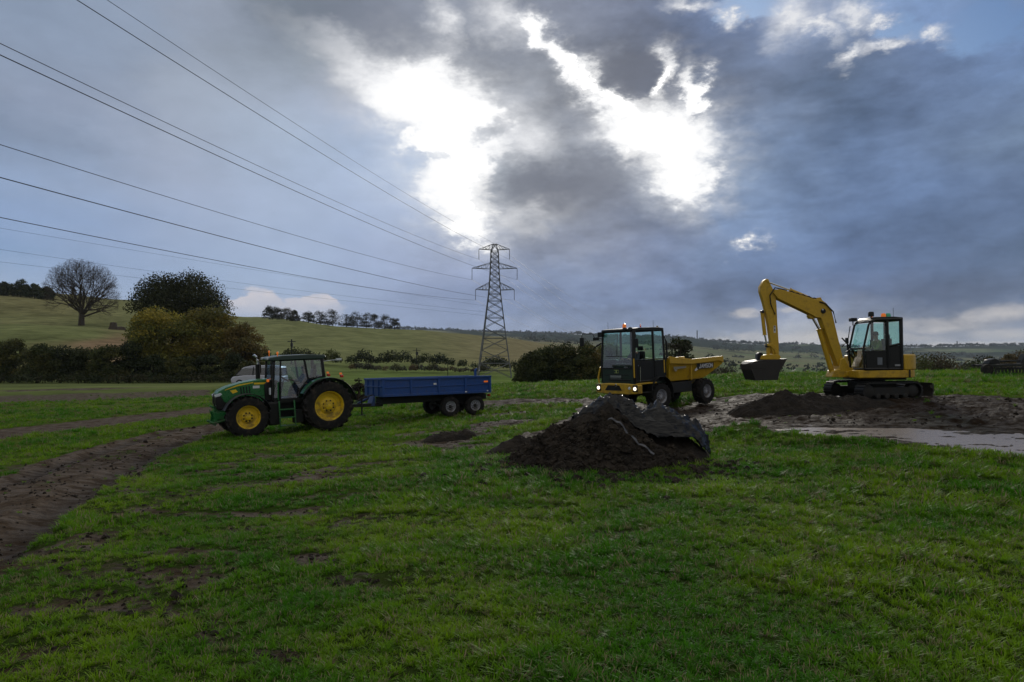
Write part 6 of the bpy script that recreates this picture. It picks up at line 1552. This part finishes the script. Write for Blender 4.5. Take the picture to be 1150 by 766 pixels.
    l.prism(outline([(196, 410), (214, 412), (210, 470), (196, 470)]), -.07, .07); l.build('bucket_linkage', M_PLANT, T, .008)
    qh = MB(); qh.prism(outline([(150, 490), (158, 470), (185, 465), (250, 462), (262, 478), (256, 492)]), -.15, .15); qh.build('quick_hitch', M_PLANT, T, .01)
    qh = MB(); qh.prism(outline([(138, 492), (140, 462), (152, 452), (166, 456), (170, 492)]), -.13, .13); qh.build('hitch_hook', M_BLACK, T, .01)
    bk = MB(); o1 = outline([(262, 490), (232, 545), (222, 598), (104, 600), (84, 545), (80, 515), (96, 500), (150, 492)]); i1 = outline([(250, 494), (226, 540), (214, 585), (112, 588), (94, 540), (92, 520), (102, 508), (150, 500)])
    W_ = .52
    n = len(o1)
    for s in (1, -1): bk.prism(o1, (W_ - .03) * s, W_ * s)
    for k in range(n):
        if k == 0: continue        # the mouth stays open
        a, b, c, d2 = o1[k], o1[(k + 1) % n], i1[(k + 1) % n], i1[k]
        if k == n - 1: continue
        bk.prism([a, b, c, d2], -W_ + .03, W_ - .03)
    x_, z_ = o1[1]
    bk.prism(outline([(262, 488), (272, 486), (228, 560), (222, 556)]), -W_ - .01, W_ + .01); bk.prism(outline([(80, 515), (76, 530), (150, 520), (150, 512)]), -W_ - .01, -W_ + .0)
    bk.prism(outline([(84, 512), (160, 505), (164, 540), (90, 536)]), -W_ - .012, W_ + .012)
    bk.build('bucket', M_STEEL, T, .006)
    hs = MB()
    hs.tube([(*[q(470, 185)[0]], .19, q(470, 185)[1]), (q(500, 200)[0], .2, q(500, 195)[1]), (q(542, 250)[0], .2, q(545, 240)[1]), (q(556, 300)[0], .19, q(556, 300)[1])], .022, 6)
    hs.tube([(q(300, 128)[0], .13, q(300, 122)[1]), (q(235, 108)[0], .16, q(235, 108)[1]), (q(205, 140)[0], .2, q(200, 150)[1]), (q(212, 200)[0], .17, q(212, 200)[1]), (q(235, 250)[0], .14, q(235, 250)[1])], .022, 6)
    hs.tube([(q(300, 128)[0], -.13, q(300, 122)[1]), (q(235, 112)[0], -.16, q(235, 112)[1]), (q(210, 150)[0], -.2, q(210, 160)[1]), (q(220, 220)[0], -.14, q(220, 220)[1])], .022, 6)
    for k in range(5):
        a = (q(468 - k * 30, 176 - k * 9)); hs.tube([(a[0], .05, a[1] + .02), (a[0] + .1, .08, a[1] + .08), (a[0] + .2, .05, a[1] + .07)], .02, 6)
    hs.build('arm_hoses', M_BLACK, T, smooth=True)
    Mw = Matrix.LocRotScale(T.location, T.rotation_euler, None)
    seated_person('person in a peaked cap and olive hi-vis top operating the yellow excavator', Mw @ Vector((.54, .47, 1.43)), tuple(T.rotation_euler), cloth('hivis_olive', (.17, .20, .05)), cloth('work_trousers', (.03, .035, .035)), cloth('cap_cloth', (.03, .035, .03)), reach=.36)
build_excavator()

# ------------------------------------------------------------------ farm implement at the right edge
def build_implement():
    d = 42.0; x0 = (1098 - 575) * d / F
    T = place('cultivator', x0 + 2.2, d, R(180), [(1.5, .5), (1.5, -.5), (-1.5, .5), (-1.5, -.5)])
    tag(T, 'dark low farm cultivator standing in the grass at the right edge', 'cultivator')
    m = MB(); m.box((0, .7, .62), (4.2, .12, .14)); m.box((0, -.7, .62), (4.2, .12, .14))
    for x in (-1.9, -.7, .6, 1.9): m.box((x, 0, .62), (.12, 1.4, .12))
    m.tube([(-2.0, 0, .9), (1.4, 0, .86)], .05, 8); m.prism([(-1.4, .7), (-.9, 1.3), (-.6, 1.3), (-.3, .7)], -.2, .2); m.build('frame', M_CHAS, T, .01)
    for k in range(9):
        x = -1.8 + k * .42; t_ = MB(); t_.tube([(x, (-.6 if k % 2 else .6), .62), (x - .12, (-.6 if k % 2 else .6), .35), (x + .02, (-.6 if k % 2 else .6), .02)], .03, 6); t_.build('tine', M_STEEL, T)
    r = MB()
    for x in np.linspace(-1.6, 1.2, 14): r.lathe([(.24, -.01), (.26, 0), (.24, .01), (.1, .01), (.1, -.01), (.24, -.01)], c=(x, .25, .26), axis='x', seg=18)
    r.build('packer_roller', M_STEEL, T)
    w = MB(); w.prism(arc(2.1, .38, .34, 0, 340, 18), .55, .80); w.build('end_wheel', M_RUBBER, T, .03)
    k = MB(); k.prism([(1.0, .70), (1.05, .95), (1.3, 1.05), (1.6, .98), (1.7, .70)], -.3, .3); k.build('hopper', M_BLACK, T, .05)
build_implement()
# ------------------------------------------------------------------ soil heaps
def soil_material(name='soil', a=(0.014, 0.012, 0.011), b=(0.036, 0.030, 0.025)):
    m, t = new_mat(name)
    P = t.new('ShaderNodeNewGeometry').outputs['Position']
    n1 = t.noise(P, 3.0, 6, 0.65); n2 = t.noise(P, 18.0, 5, 0.65); n3 = t.noise(P, 70, 3, .6)
    c = t.mix(t.smooth(n1, .35, .7), a + (1,), b + (1,)); c = t.mix(t.smooth(n2, .58, .78), c, (0.085, 0.066, 0.050, 1)); c = t.mix(t.smooth(n3, .70, .80), c, (0.16, .13, .10, 1))
    t.put(t.p.inputs['Base Color'], c); t.p.inputs['Roughness'].default_value = .92; t.p.inputs['Specular IOR Level'].default_value = .12
    bp = t.new('ShaderNodeBump'); bp.inputs['Strength'].default_value = 1; bp.inputs['Distance'].default_value = 1
    t.put(bp.inputs['Height'], t.math('ADD', t.math('MULTIPLY', n1, .10), t.math('ADD', t.math('MULTIPLY', n2, .05), t.math('MULTIPLY', n3, .012)))); t.l.new(bp.outputs[0], t.p.inputs['Normal'])
    return m
M_SOIL = soil_material()

def heap_height(x, y, lobes, seed, rough=.16):
    h = np.zeros(np.shape(x))
    for (cx, cy, rx, ry, ht) in lobes:
        r = np.hypot((x - cx) / rx, (y - cy) / ry)
        h = np.maximum(h, ht * (1 - sstep(0.0, 1.0, r) * .45 - .55 * np.clip(r, 0, 1)) )
        h = np.where(r > 1.0, h, h)
    k = sstep(0.0, .35, h)
    h = h + (fbm(x * 1.6, y * 1.6, seed, 5, .6) * rough * 2.4 + np.abs(fbm(x * 5, y * 5, seed + 3, 4, .6)) * .16 + fbm(x * 12, y * 12, seed + 9, 3) * .07) * k
    return h
def build_heap(name, lobes, ext, seed, label, rough=.16, mat=None):
    x0, x1, y0, y1 = ext; n = 230; m = int(n * (y1 - y0) / (x1 - x0))
    X, Y = np.meshgrid(np.linspace(x0, x1, n), np.linspace(y0, y1, m), indexing='ij')
    x, y = X.ravel(), Y.ravel(); h = heap_height(x, y, lobes, seed, rough)
    z = ground_z(x, y) + h - .10 * (1 - sstep(0, .12, h))
    idx = np.arange(n * m).reshape(n, m)
    f = np.stack([idx[:-1, :-1].ravel(), idx[1:, :-1].ravel(), idx[1:, 1:].ravel(), idx[:-1, 1:].ravel()], 1)
    keep = h[f].max(1) > .015; f = f[keep]
    used = np.unique(f); mp = -np.ones(n * m, int); mp[used] = np.arange(len(used))
    o = link_mesh(name, np.stack([x, y, z], 1)[used], mp[f], mat or M_SOIL, smooth=True)
    tag(o, label, 'soil heap')
    return o
# front heap, about 13 m off
def P2(u, v): return gp(u, v)
hx, hy = (672 - 575) * 12.6 / F, 12.6
FRONT = [(hx + .05, hy + .1, 1.65, 1.55, 1.03), (hx + .35, hy + .15, 1.2, 1.3, .96), (hx - .80, hy - .15, 1.05, 1.1, .58), (hx + 1.05, hy + .15, 1.15, 1.0, .74), (hx + .5, hy - .45, 1.1, .9, .46), (hx - .2, hy - .6, 1.2, .85, .48)]
build_heap('soil_heap', FRONT, (hx - 2.8, hx + 3.4, hy - 2.2, hy + 2.2), 401, 'dark heap of dug soil in the grass partly covered by black plastic sheeting', .22)
bx, by = (885 - 575) * 20.5 / F, 20.6
BACK = [(bx - .1, by, 1.7, 1.5, .58), (bx + .8, by + .2, 1.6, 1.3, .50), (bx - .95, by - .1, 1.1, 1.0, .36), (bx + 2.2, by + .5, 1.7, 1.1, .32)]
build_heap('soil_heap', BACK, (bx - 2.6, bx + 4.2, by - 2.0, by + 2.0), 411, 'low rounded heap of dark soil under the excavator bucket', .10, soil_material('dark_soil', (.014, .012, .011), (.030, .025, .021)))
for i, (u, v, s_, lb) in enumerate([(500, 493, .28, 'small spill of clods in the grass below the blue trailer'), (578, 510, .30, 'low lump of soil at the left foot of the tarpaulined heap')]):
    x, y = gp(u, v); build_heap('clod_spill', [(x, y, .9, .6, s_), (x + .5, y + .15, .6, .4, s_ * .7)], (x - 1.2, x + 1.4, y - .9, y + .9), 420 + i * 5, lb, .14)

def build_sheet():
    """crumpled black plastic pulled over the back and right of the front heap"""
    m, t = new_mat('black_plastic_sheet'); t.p.inputs['Base Color'].default_value = (.0025, .003, .005, 1); t.p.inputs['Roughness'].default_value = .22; t.p.inputs['Specular IOR Level'].default_value = .26
    P = t.new('ShaderNodeNewGeometry').outputs['Position']; bp = t.new('ShaderNodeBump'); bp.inputs['Strength'].default_value = .6; bp.inputs['Distance'].default_value = .05
    t.put(bp.inputs['Height'], t.noise(t.vmath('MULTIPLY', P, (1.0, 3.4, 4.5)), 1.8, 2, .5, 2.0)); t.l.new(bp.outputs[0], t.p.inputs['Normal'])
    # strip running from the crest down to the right-hand foot
    S = [(hx - .42, hy + .12, .12), (hx - .12, hy + .20, .26), (hx + .25, hy + .18, .36), (hx + .65, hy + .08, .42), (hx + 1.05, hy + .0, .42), (hx + 1.45, hy - .05, .40), (hx + 1.8, hy - .05, .34), (hx + 2.05, hy - .02, .18)]
    nu, nv = 110, 40; V = []
    L = np.array(S); tt = np.linspace(0, len(S) - 1, nu)
    cx = np.interp(tt, range(len(S)), L[:, 0]); cy = np.interp(tt, range(len(S)), L[:, 1]); w = np.interp(tt, range(len(S)), L[:, 2])
    tx, ty = np.gradient(cx), np.gradient(cy); ln = np.hypot(tx, ty); nx, ny = -ty / ln, tx / ln
    s = np.linspace(-1, 1.6, nv)
    X = cx[:, None] + nx[:, None] * w[:, None] * s[None, :]; Y = cy[:, None] + ny[:, None] * w[:, None] * s[None, :]
    X = X + fbm(X * 2.2, Y * 2.2, 430, 3) * .18; Y = Y + fbm(X * 1.9, Y * 2.6, 433, 3) * .22
    # the sheet bridges the hollows: use a smoothed heap surface plus folds running along its length
    H = heap_height(X.ravel(), Y.ravel(), FRONT, 401, .05).reshape(X.shape); gz = ground_z(X.ravel(), Y.ravel(), False).reshape(X.shape)
    raw = heap_height(X.ravel(), Y.ravel(), FRONT, 401, .22).reshape(X.shape); raw[1:-1, 1:-1] = (raw[:-2, 1:-1] + raw[2:, 1:-1] + raw[1:-1, :-2] + raw[1:-1, 2:]) / 4
    q = tt[:, None] * 1.0; rid = lambda n_: np.clip(1 - 5.0 * np.abs(n_), 0, 1) ** 1.5; fold = .05 + .17 * rid(fbm(q * .55 + s[None, :] * .7, s[None, :] * 1.7 + q * .35, 440, 2)) + .09 * rid(fbm(q * .8 - s[None, :] * .6, s[None, :] * 3.2, 445, 2)) + .05 * fbm(q * 3, s[None, :] * 5, 447, 2)
    right = sstep(3.2, 5.5, tt)[:, None]
    bundle = right * .20 * np.exp(-((s[None, :] + .1) / .8) ** 2) * (1 + 1.2 * fbm(q * 2, s[None, :] * 3, 450, 3))
    fold = fold * (.35 + .65 * sstep(1.0, 2.6, tt)[:, None])
    Z = gz + np.maximum(H + .075 + fold * .8, .03) + bundle - .05 * sstep(2.4, 1.0, tt)[:, None] - .10 * sstep(-.72, -1.0, s)[None, :] - .10 * sstep(6.2, 7.0, tt)[:, None]
    V = np.stack([X.ravel(), Y.ravel(), Z.ravel()], 1); idx = np.arange(nu * nv).reshape(nu, nv)
    f = np.stack([idx[:-1, :-1].ravel(), idx[1:, :-1].ravel(), idx[1:, 1:].ravel(), idx[:-1, 1:].ravel()], 1)
    o = link_mesh('plastic_sheet', V, f, m, smooth=True); sd = o.modifiers.new('thick', 'SOLIDIFY'); sd.thickness = .006
    tag(o, 'crumpled black plastic sheet draped over the top and right side of the front soil heap', 'plastic sheet')
    # torn strip hanging down the face of the heap
    pts = []
    for k in range(16):
        a = k / 15; x = hx + .10 + a * .72; y = hy - .55 - a * .42; pts.append((x, y, float(ground_z(x, y, False) + heap_height(np.array([x]), np.array([y]), FRONT, 401, .22)[0]) + .075 + .02 * math.sin(k * 1.7)))
    V, Fc = [], []
    for k, (x, y, z) in enumerate(pts):
        w_ = .009 + .006 * math.sin(k * 2.3); V += [(x - w_, y - w_ * .4, z + .02), (x + w_, y + w_ * .4, z + .045)]
        if k: Fc.append((2 * k - 2, 2 * k - 1, 2 * k + 1, 2 * k))
    m2, t2 = new_mat('pale_plastic_edge'); t2.p.inputs['Base Color'].default_value = (.05, .055, .07, 1); t2.p.inputs['Roughness'].default_value = .25
    o = link_mesh('plastic_strip', V, Fc, m2); sd = o.modifiers.new('thick', 'SOLIDIFY'); sd.thickness = .005
    tag(o, 'torn shiny strip of plastic lying down the front face of the soil heap', 'plastic strip')
    # pale crumpled scrap on the crest
    b = MB(); rg = np.random.RandomState(4); x, y = hx + .62, hy + .15; z = float(ground_z(x, y, False) + heap_height(np.array([x]), np.array([y]), FRONT, 401, .05)[0]) + .20
    vs = [(x + .26 * (k / 5 - .5), y + rg.uniform(-.04, .04), z + rg.uniform(-.03, .05)) for k in range(6)] + [(x + .26 * (k / 5 - .5), y + .12 + rg.uniform(-.04, .04), z - .03 + rg.uniform(-.05, .02)) for k in range(6)]
    b.add(vs, [(k, k + 1, k + 7, k + 6) for k in range(5)]); o = b.build('scrap', paint('pale_scrap', (.42, .38, .30), .6, .3), None); sd = o.modifiers.new('thick', 'SOLIDIFY'); sd.thickness = .01
    tag(o, 'pale crumpled scrap of sheeting caught on top of the black plastic', 'scrap')
build_sheet()

def clods():
    rg = np.random.RandomState(12); ms = []
    for k in range(4):
        bm = bmesh.new(); bmesh.ops.create_icosphere(bm, subdivisions=2, radius=.05)
        for v in bm.verts: v.co *= 1 + .55 * (mnoise.noise(v.co * 30 + Vector((k * 7, 0, 0))))
        me = bpy.data.meshes.new('clod'); bm.to_mesh(me); bm.free(); me.materials.append(CLOD); ms.append(me)
    n = 15000; a = rg.uniform(R(-42), R(42), n); r = np.exp(rg.uniform(math.log(3.5), math.log(34), n)); x, y = np.sin(a) * r, np.cos(a) * r
    m, rt, pud = masks(x, y); keep = (m > .35) & (pud > .1) & (rg.uniform(size=n) < .55 + fbm(x, y, 7, 3) * 1.5)
    x, y, r = x[keep], y[keep], r[keep]; n = len(x); z = ground_z(x, y)
    sc = rg.lognormal(-.9, .45, n) * (0.45 + r / 45)
    # clods on and round the front heap
    k = 3600; xx = hx + rg.normal(.1, 1.05, k); yy = hy - .4 + rg.normal(0, .85, k); hh = heap_height(xx, yy, FRONT, 401, .22); ok = (hh > -.01) & ((yy < hy - .30 - .12 * (xx - hx)) | (xx < hx - .5))
    xx, yy, hh = xx[ok], yy[ok], hh[ok]
    P = np.concatenate([np.stack([x, y, z], 1), np.stack([xx, yy, ground_z(xx, yy) + hh], 1)]); S = np.clip(np.concatenate([sc, rg.lognormal(-.5, .5, len(xx))]), .1, 1.7)
    o = point_instances('clods', P, S, rg.uniform(0, 6.28, (len(P), 3)), ms, rg.choice(4, len(P)))
    tag(o, 'scattered clods of earth over the churned mud and heap', 'clods', kind='stuff')
CLOD = soil_material('clod_soil', (.017, .014, .012), (.042, .034, .027))
clods()

# ------------------------------------------------------------------ pylon and wires
M_GALV = paint('galvanised_steel', (.10, .105, .115), .5, .1)
M_WIRE = paint('wire', (.035, .037, .045), .5, 0)
PD = 128.0; PX = (555.5 - 575) * PD / F
def pz(v): return (HV - v) * PD / F
TIPS = {'E': (555.3, 273), '1L': (537.7, 291), '1R': (572.3, 291), '2L': (530, 314), '2R': (580.8, 314), '3L': (534, 337), '3R': (577.6, 337)}
PHI = R(10)
def build_pylon():
    gz = ground_z(PX, PD, False)
    T = empty('pylon', (PX, PD, gz)); tag(T, 'tall lattice electricity pylon with three pairs of arms standing behind the blue trailer', 'pylon')
    def zl(v): return pz(v) - gz
    # half width against height
    prof = [(0, 3.15), (zl(380), 2.15), (zl(326), 1.05), (zl(300), .80), (zl(282), .70), (zl(274), .22)]
    def hw(z):
        for (a, b), (c, d) in zip(prof[:-1], prof[1:]):
            if z <= c: return b + (d - b) * (z - a) / (c - a)
        return prof[-1][1]
    lv = [0, zl(408), zl(393), zl(380), zl(368), zl(357), zl(347), zl(338), zl(330), zl(322), zl(314), zl(307), zl(300), zl(294), zl(288), zl(282), zl(274)]
    b = MB(); r1, r2 = .095, .055
    c4 = [(1, 1), (-1, 1), (-1, -1), (1, -1)]
    for i, (a, c) in enumerate(zip(lv[:-1], lv[1:])):
        wa, wc = hw(a), hw(c)
        for s in range(4):
            p, q = c4[s], c4[(s + 1) % 4]
            b.tube([(p[0] * wa, p[1] * wa, a), (p[0] * wc, p[1] * wc, c)], r1, 4, False)
            b.tube([(p[0] * wa, p[1] * wa, a), (q[0] * wc, q[1] * wc, c)], r2, 3, False); b.tube([(q[0] * wa, q[1] * wa, a), (p[0] * wc, p[1] * wc, c)], r2, 3, False)
            if i % 2 == 0 or i > 6: b.tube([(p[0] * wc, p[1] * wc, c), (q[0] * wc, q[1] * wc, c)], r2, 3, False)
            if i < 3:
                m = ((p[0] * wa + q[0] * wc) / 2, (p[1] * wa + q[1] * wc) / 2, (a + c) / 2)
                b.tube([m, (p[0] * (wa + wc) / 2, p[1] * (wa + wc) / 2, (a + c) / 2)], r2 * .8, 3, False)
    b.build('tower', M_GALV, T)
    for nm, va, vt, tips in (('1', 280, 273.5, ('1L', '1R')), ('2', 301.5, 295, ('2L', '2R')), ('3', 325.5, 317, ('3L', '3R'))):
        for key in tips:
            u, v = TIPS[key]; X = (u - 575) * PD / F - PX; za, zt = zl(va), zl(vt); s = 1 if X > 0 else -1; w = hw(za); w2 = hw(zt)
            a = MB()
            for y in (1, -1):
                a.tube([(w * s, w * y, za), (X, 0, za + .05)], .05, 4, False); a.tube([(w2 * s * .9, w2 * y, zt), (X, 0, za + .1)], .045, 4, False)
                for k in range(1, 4):
                    f_ = k / 4; p = Vector((w * s, w * y, za)).lerp(Vector((X, 0, za)), f_); q_ = Vector((w2 * s, w2 * y, zt)).lerp(Vector((X, 0, za + .1)), f_); a.tube([p, q_], .025, 3, False)
                    a.tube([p, Vector((w2 * s, w2 * y, zt)).lerp(Vector((X, 0, za + .1)), (k - 1) / 4 + .02)], .025, 3, False)
            a.build('cross_arm', M_GALV, T)
            ins = MB(); z0, z1 = za, zl(v); n = 9
            for k in range(n):
                zz = z0 - (z0 - z1) * (k + .5) / n; ins.lathe([(0.02, .05), (.12, 0), (.02, -.03)], c=(X, 0, zz), axis='z', seg=8)
            ins.tube([(X, 0, z0), (X, 0, z1)], .04, 5); ins.build('insulator', M_STEEL, T)
build_pylon()
def at_edge(key, u, v):
    """distance along the line at which the wire leaves the picture, and its height there"""
    X = (TIPS[key][0] - 575) * PD / F; q = (u - 575) / F
    s = (q * PD - X) / (q * math.cos(PHI) - math.sin(PHI)); y = PD - s * math.cos(PHI)
    return s, (HV - v) * y / F
EDGE = {'E': (122, 0), '1R': (88, 0), '1L': (0, 48), '2R': (0, 61), '2L': (0, 162), '3R': (0, 199), '3L': (0, 244)}
LBL = {'E': 'topmost thin wire running from the pylon peak to the top of the photo', '1R': 'wire from the upper right pylon arm, lower of the two leaving at the top', '1L': 'wire from the upper left pylon arm, upper of the close pair at the left edge', '2R': 'wire from the middle right pylon arm, lower of the close pair at the left edge',
       '2L': 'wire from the middle left pylon arm crossing the open sky at left', '3R': 'wire from the lower right pylon arm, second lowest strong wire at the left edge', '3L': 'lowest strong wire, from the lower left pylon arm to the left edge'}
def wire(pts, r, label, group):
    b = MB(); b.tube(pts, r, 5, False); o = b.build('power_line', M_WIRE, None); tag(o, label, 'power line', group)
for k, (u, v) in EDGE.items():
    X = (TIPS[k][0] - 575) * PD / F; Z = pz(TIPS[k][1]); s1, z1 = at_edge(k, u, v)
    c = .00028                                     # sag
    a = (z1 - Z - c * s1 * s1) / s1
    pts = [(X - s * math.sin(PHI), PD - s * math.cos(PHI), Z + a * s + c * s * s) for s in np.linspace(0, 190, 60)]
    wire(pts, .020 if k != 'E' else .016, LBL[k], 'wires coming in from the upper left to the pylon')
NX = {'E': (700, 352), '1L': (690, 372), '1R': (705, 368), '2L': (688, 380), '2R': (706, 377), '3L': (690, 389), '3R': (704, 386)}
for k, (u, v) in NX.items():                         # onwards, down into the valley
    A = Vector(((TIPS[k][0] - 575) * PD / F, PD, pz(TIPS[k][1]))); B = pt(u, v, 430)
    pts = []
    for s in np.linspace(0, 1, 40):
        p = A.lerp(B, s); p.z -= 9.0 * 4 * s * (1 - s) * .5; pts.append(p)
    nmz = {'E': 'peak', '1L': 'upper left arm', '1R': 'upper right arm', '2L': 'middle left arm', '2R': 'middle right arm', '3L': 'lower left arm', '3R': 'lower right arm'}[k]
    wire(pts, .020, 'faint wire falling away right into the valley from the pylon ' + nmz, 'wires going on from the pylon into the valley')
# a second, farther line crossing behind
for i, (v0, um, vm, v1) in enumerate([(256, 290, 302, 346), (280, 290, 319, 352), (294, 290, 326, 356)]):
    pts = []
    for s in np.linspace(-.5, 1.0, 50):
        u = 560 * s; d = 150 + 110 * s; v = v0 + (v1 - v0) * s - 4 * (((v0 + v1) / 2 - vm)) * s * (1 - s)
        pts.append(pt(u, v, d))
    wire(pts, .026, ['upper', 'middle', 'lowest'][i] + ' of the three faint wires of a second power line low in the left sky', 'faint wires of the second power line at left')

# ------------------------------------------------------------------ small far things
def pole(u, vt, d, r, label, arm=False, name='pole', cat='pole'):
    x = (u - 575) * d / F; gz = ground_z(x, d, False); top = (HV - vt) * d / F
    T = empty(name, (x, d, gz)); tag(T, label, cat)
    b = MB(); b.tube([(0, 0, -.3), (0, 0, top - gz)], r, 6); b.build('shaft', M_CHAS, T)
    if arm:
        b = MB(); b.tube([(-.9, 0, top - gz - .5), (.9, 0, top - gz - .5)], r * .6, 5); b.box((0.1, -.2, top - gz - 1.2), (.5, .4, .7)); b.build('cross_bar', M_CHAS, T)
pole(327.5, 381, 150, .16, 'dark wooden pole with a crossbar above the tractor cab', True)
pole(468, 391, 155, .10, 'thin pole in the hedge gap left of the pylon', True)
pole(503, 409, 110, .06, 'slim post in the field behind the blue trailer', False, 'post', 'post')
pole(783, 371, 2900, 2.2, 'thin radio mast on the far ridge above the dumper skip', False, 'mast', 'mast')
pole(1075, 383, 2950, 2.0, 'tiny mast on the far ridge right of the excavator', False, 'mast', 'mast')
# tree stump beside the leafless tree
b = MB(); rg = np.random.RandomState(2); x = (127 - 575) * 190 / F; gz = ground_z(x, 190, False)
b.lathe([(0, 2.2), (.8, 2.0), (1.0, 1.0), (1.5, -.3)], c=(x, 190, gz), axis='z', seg=9); b.lathe([(0, 1.0), (.9, .8), (1.5, -.3)], c=(x + 2.2, 190, gz), axis='z', seg=8)
o = b.build('tree_stump', BARK, None, smooth=True); tag(o, 'dark broken tree stump on the slope right of the leafless tree', 'tree stump')
# low post with wire along the far left field
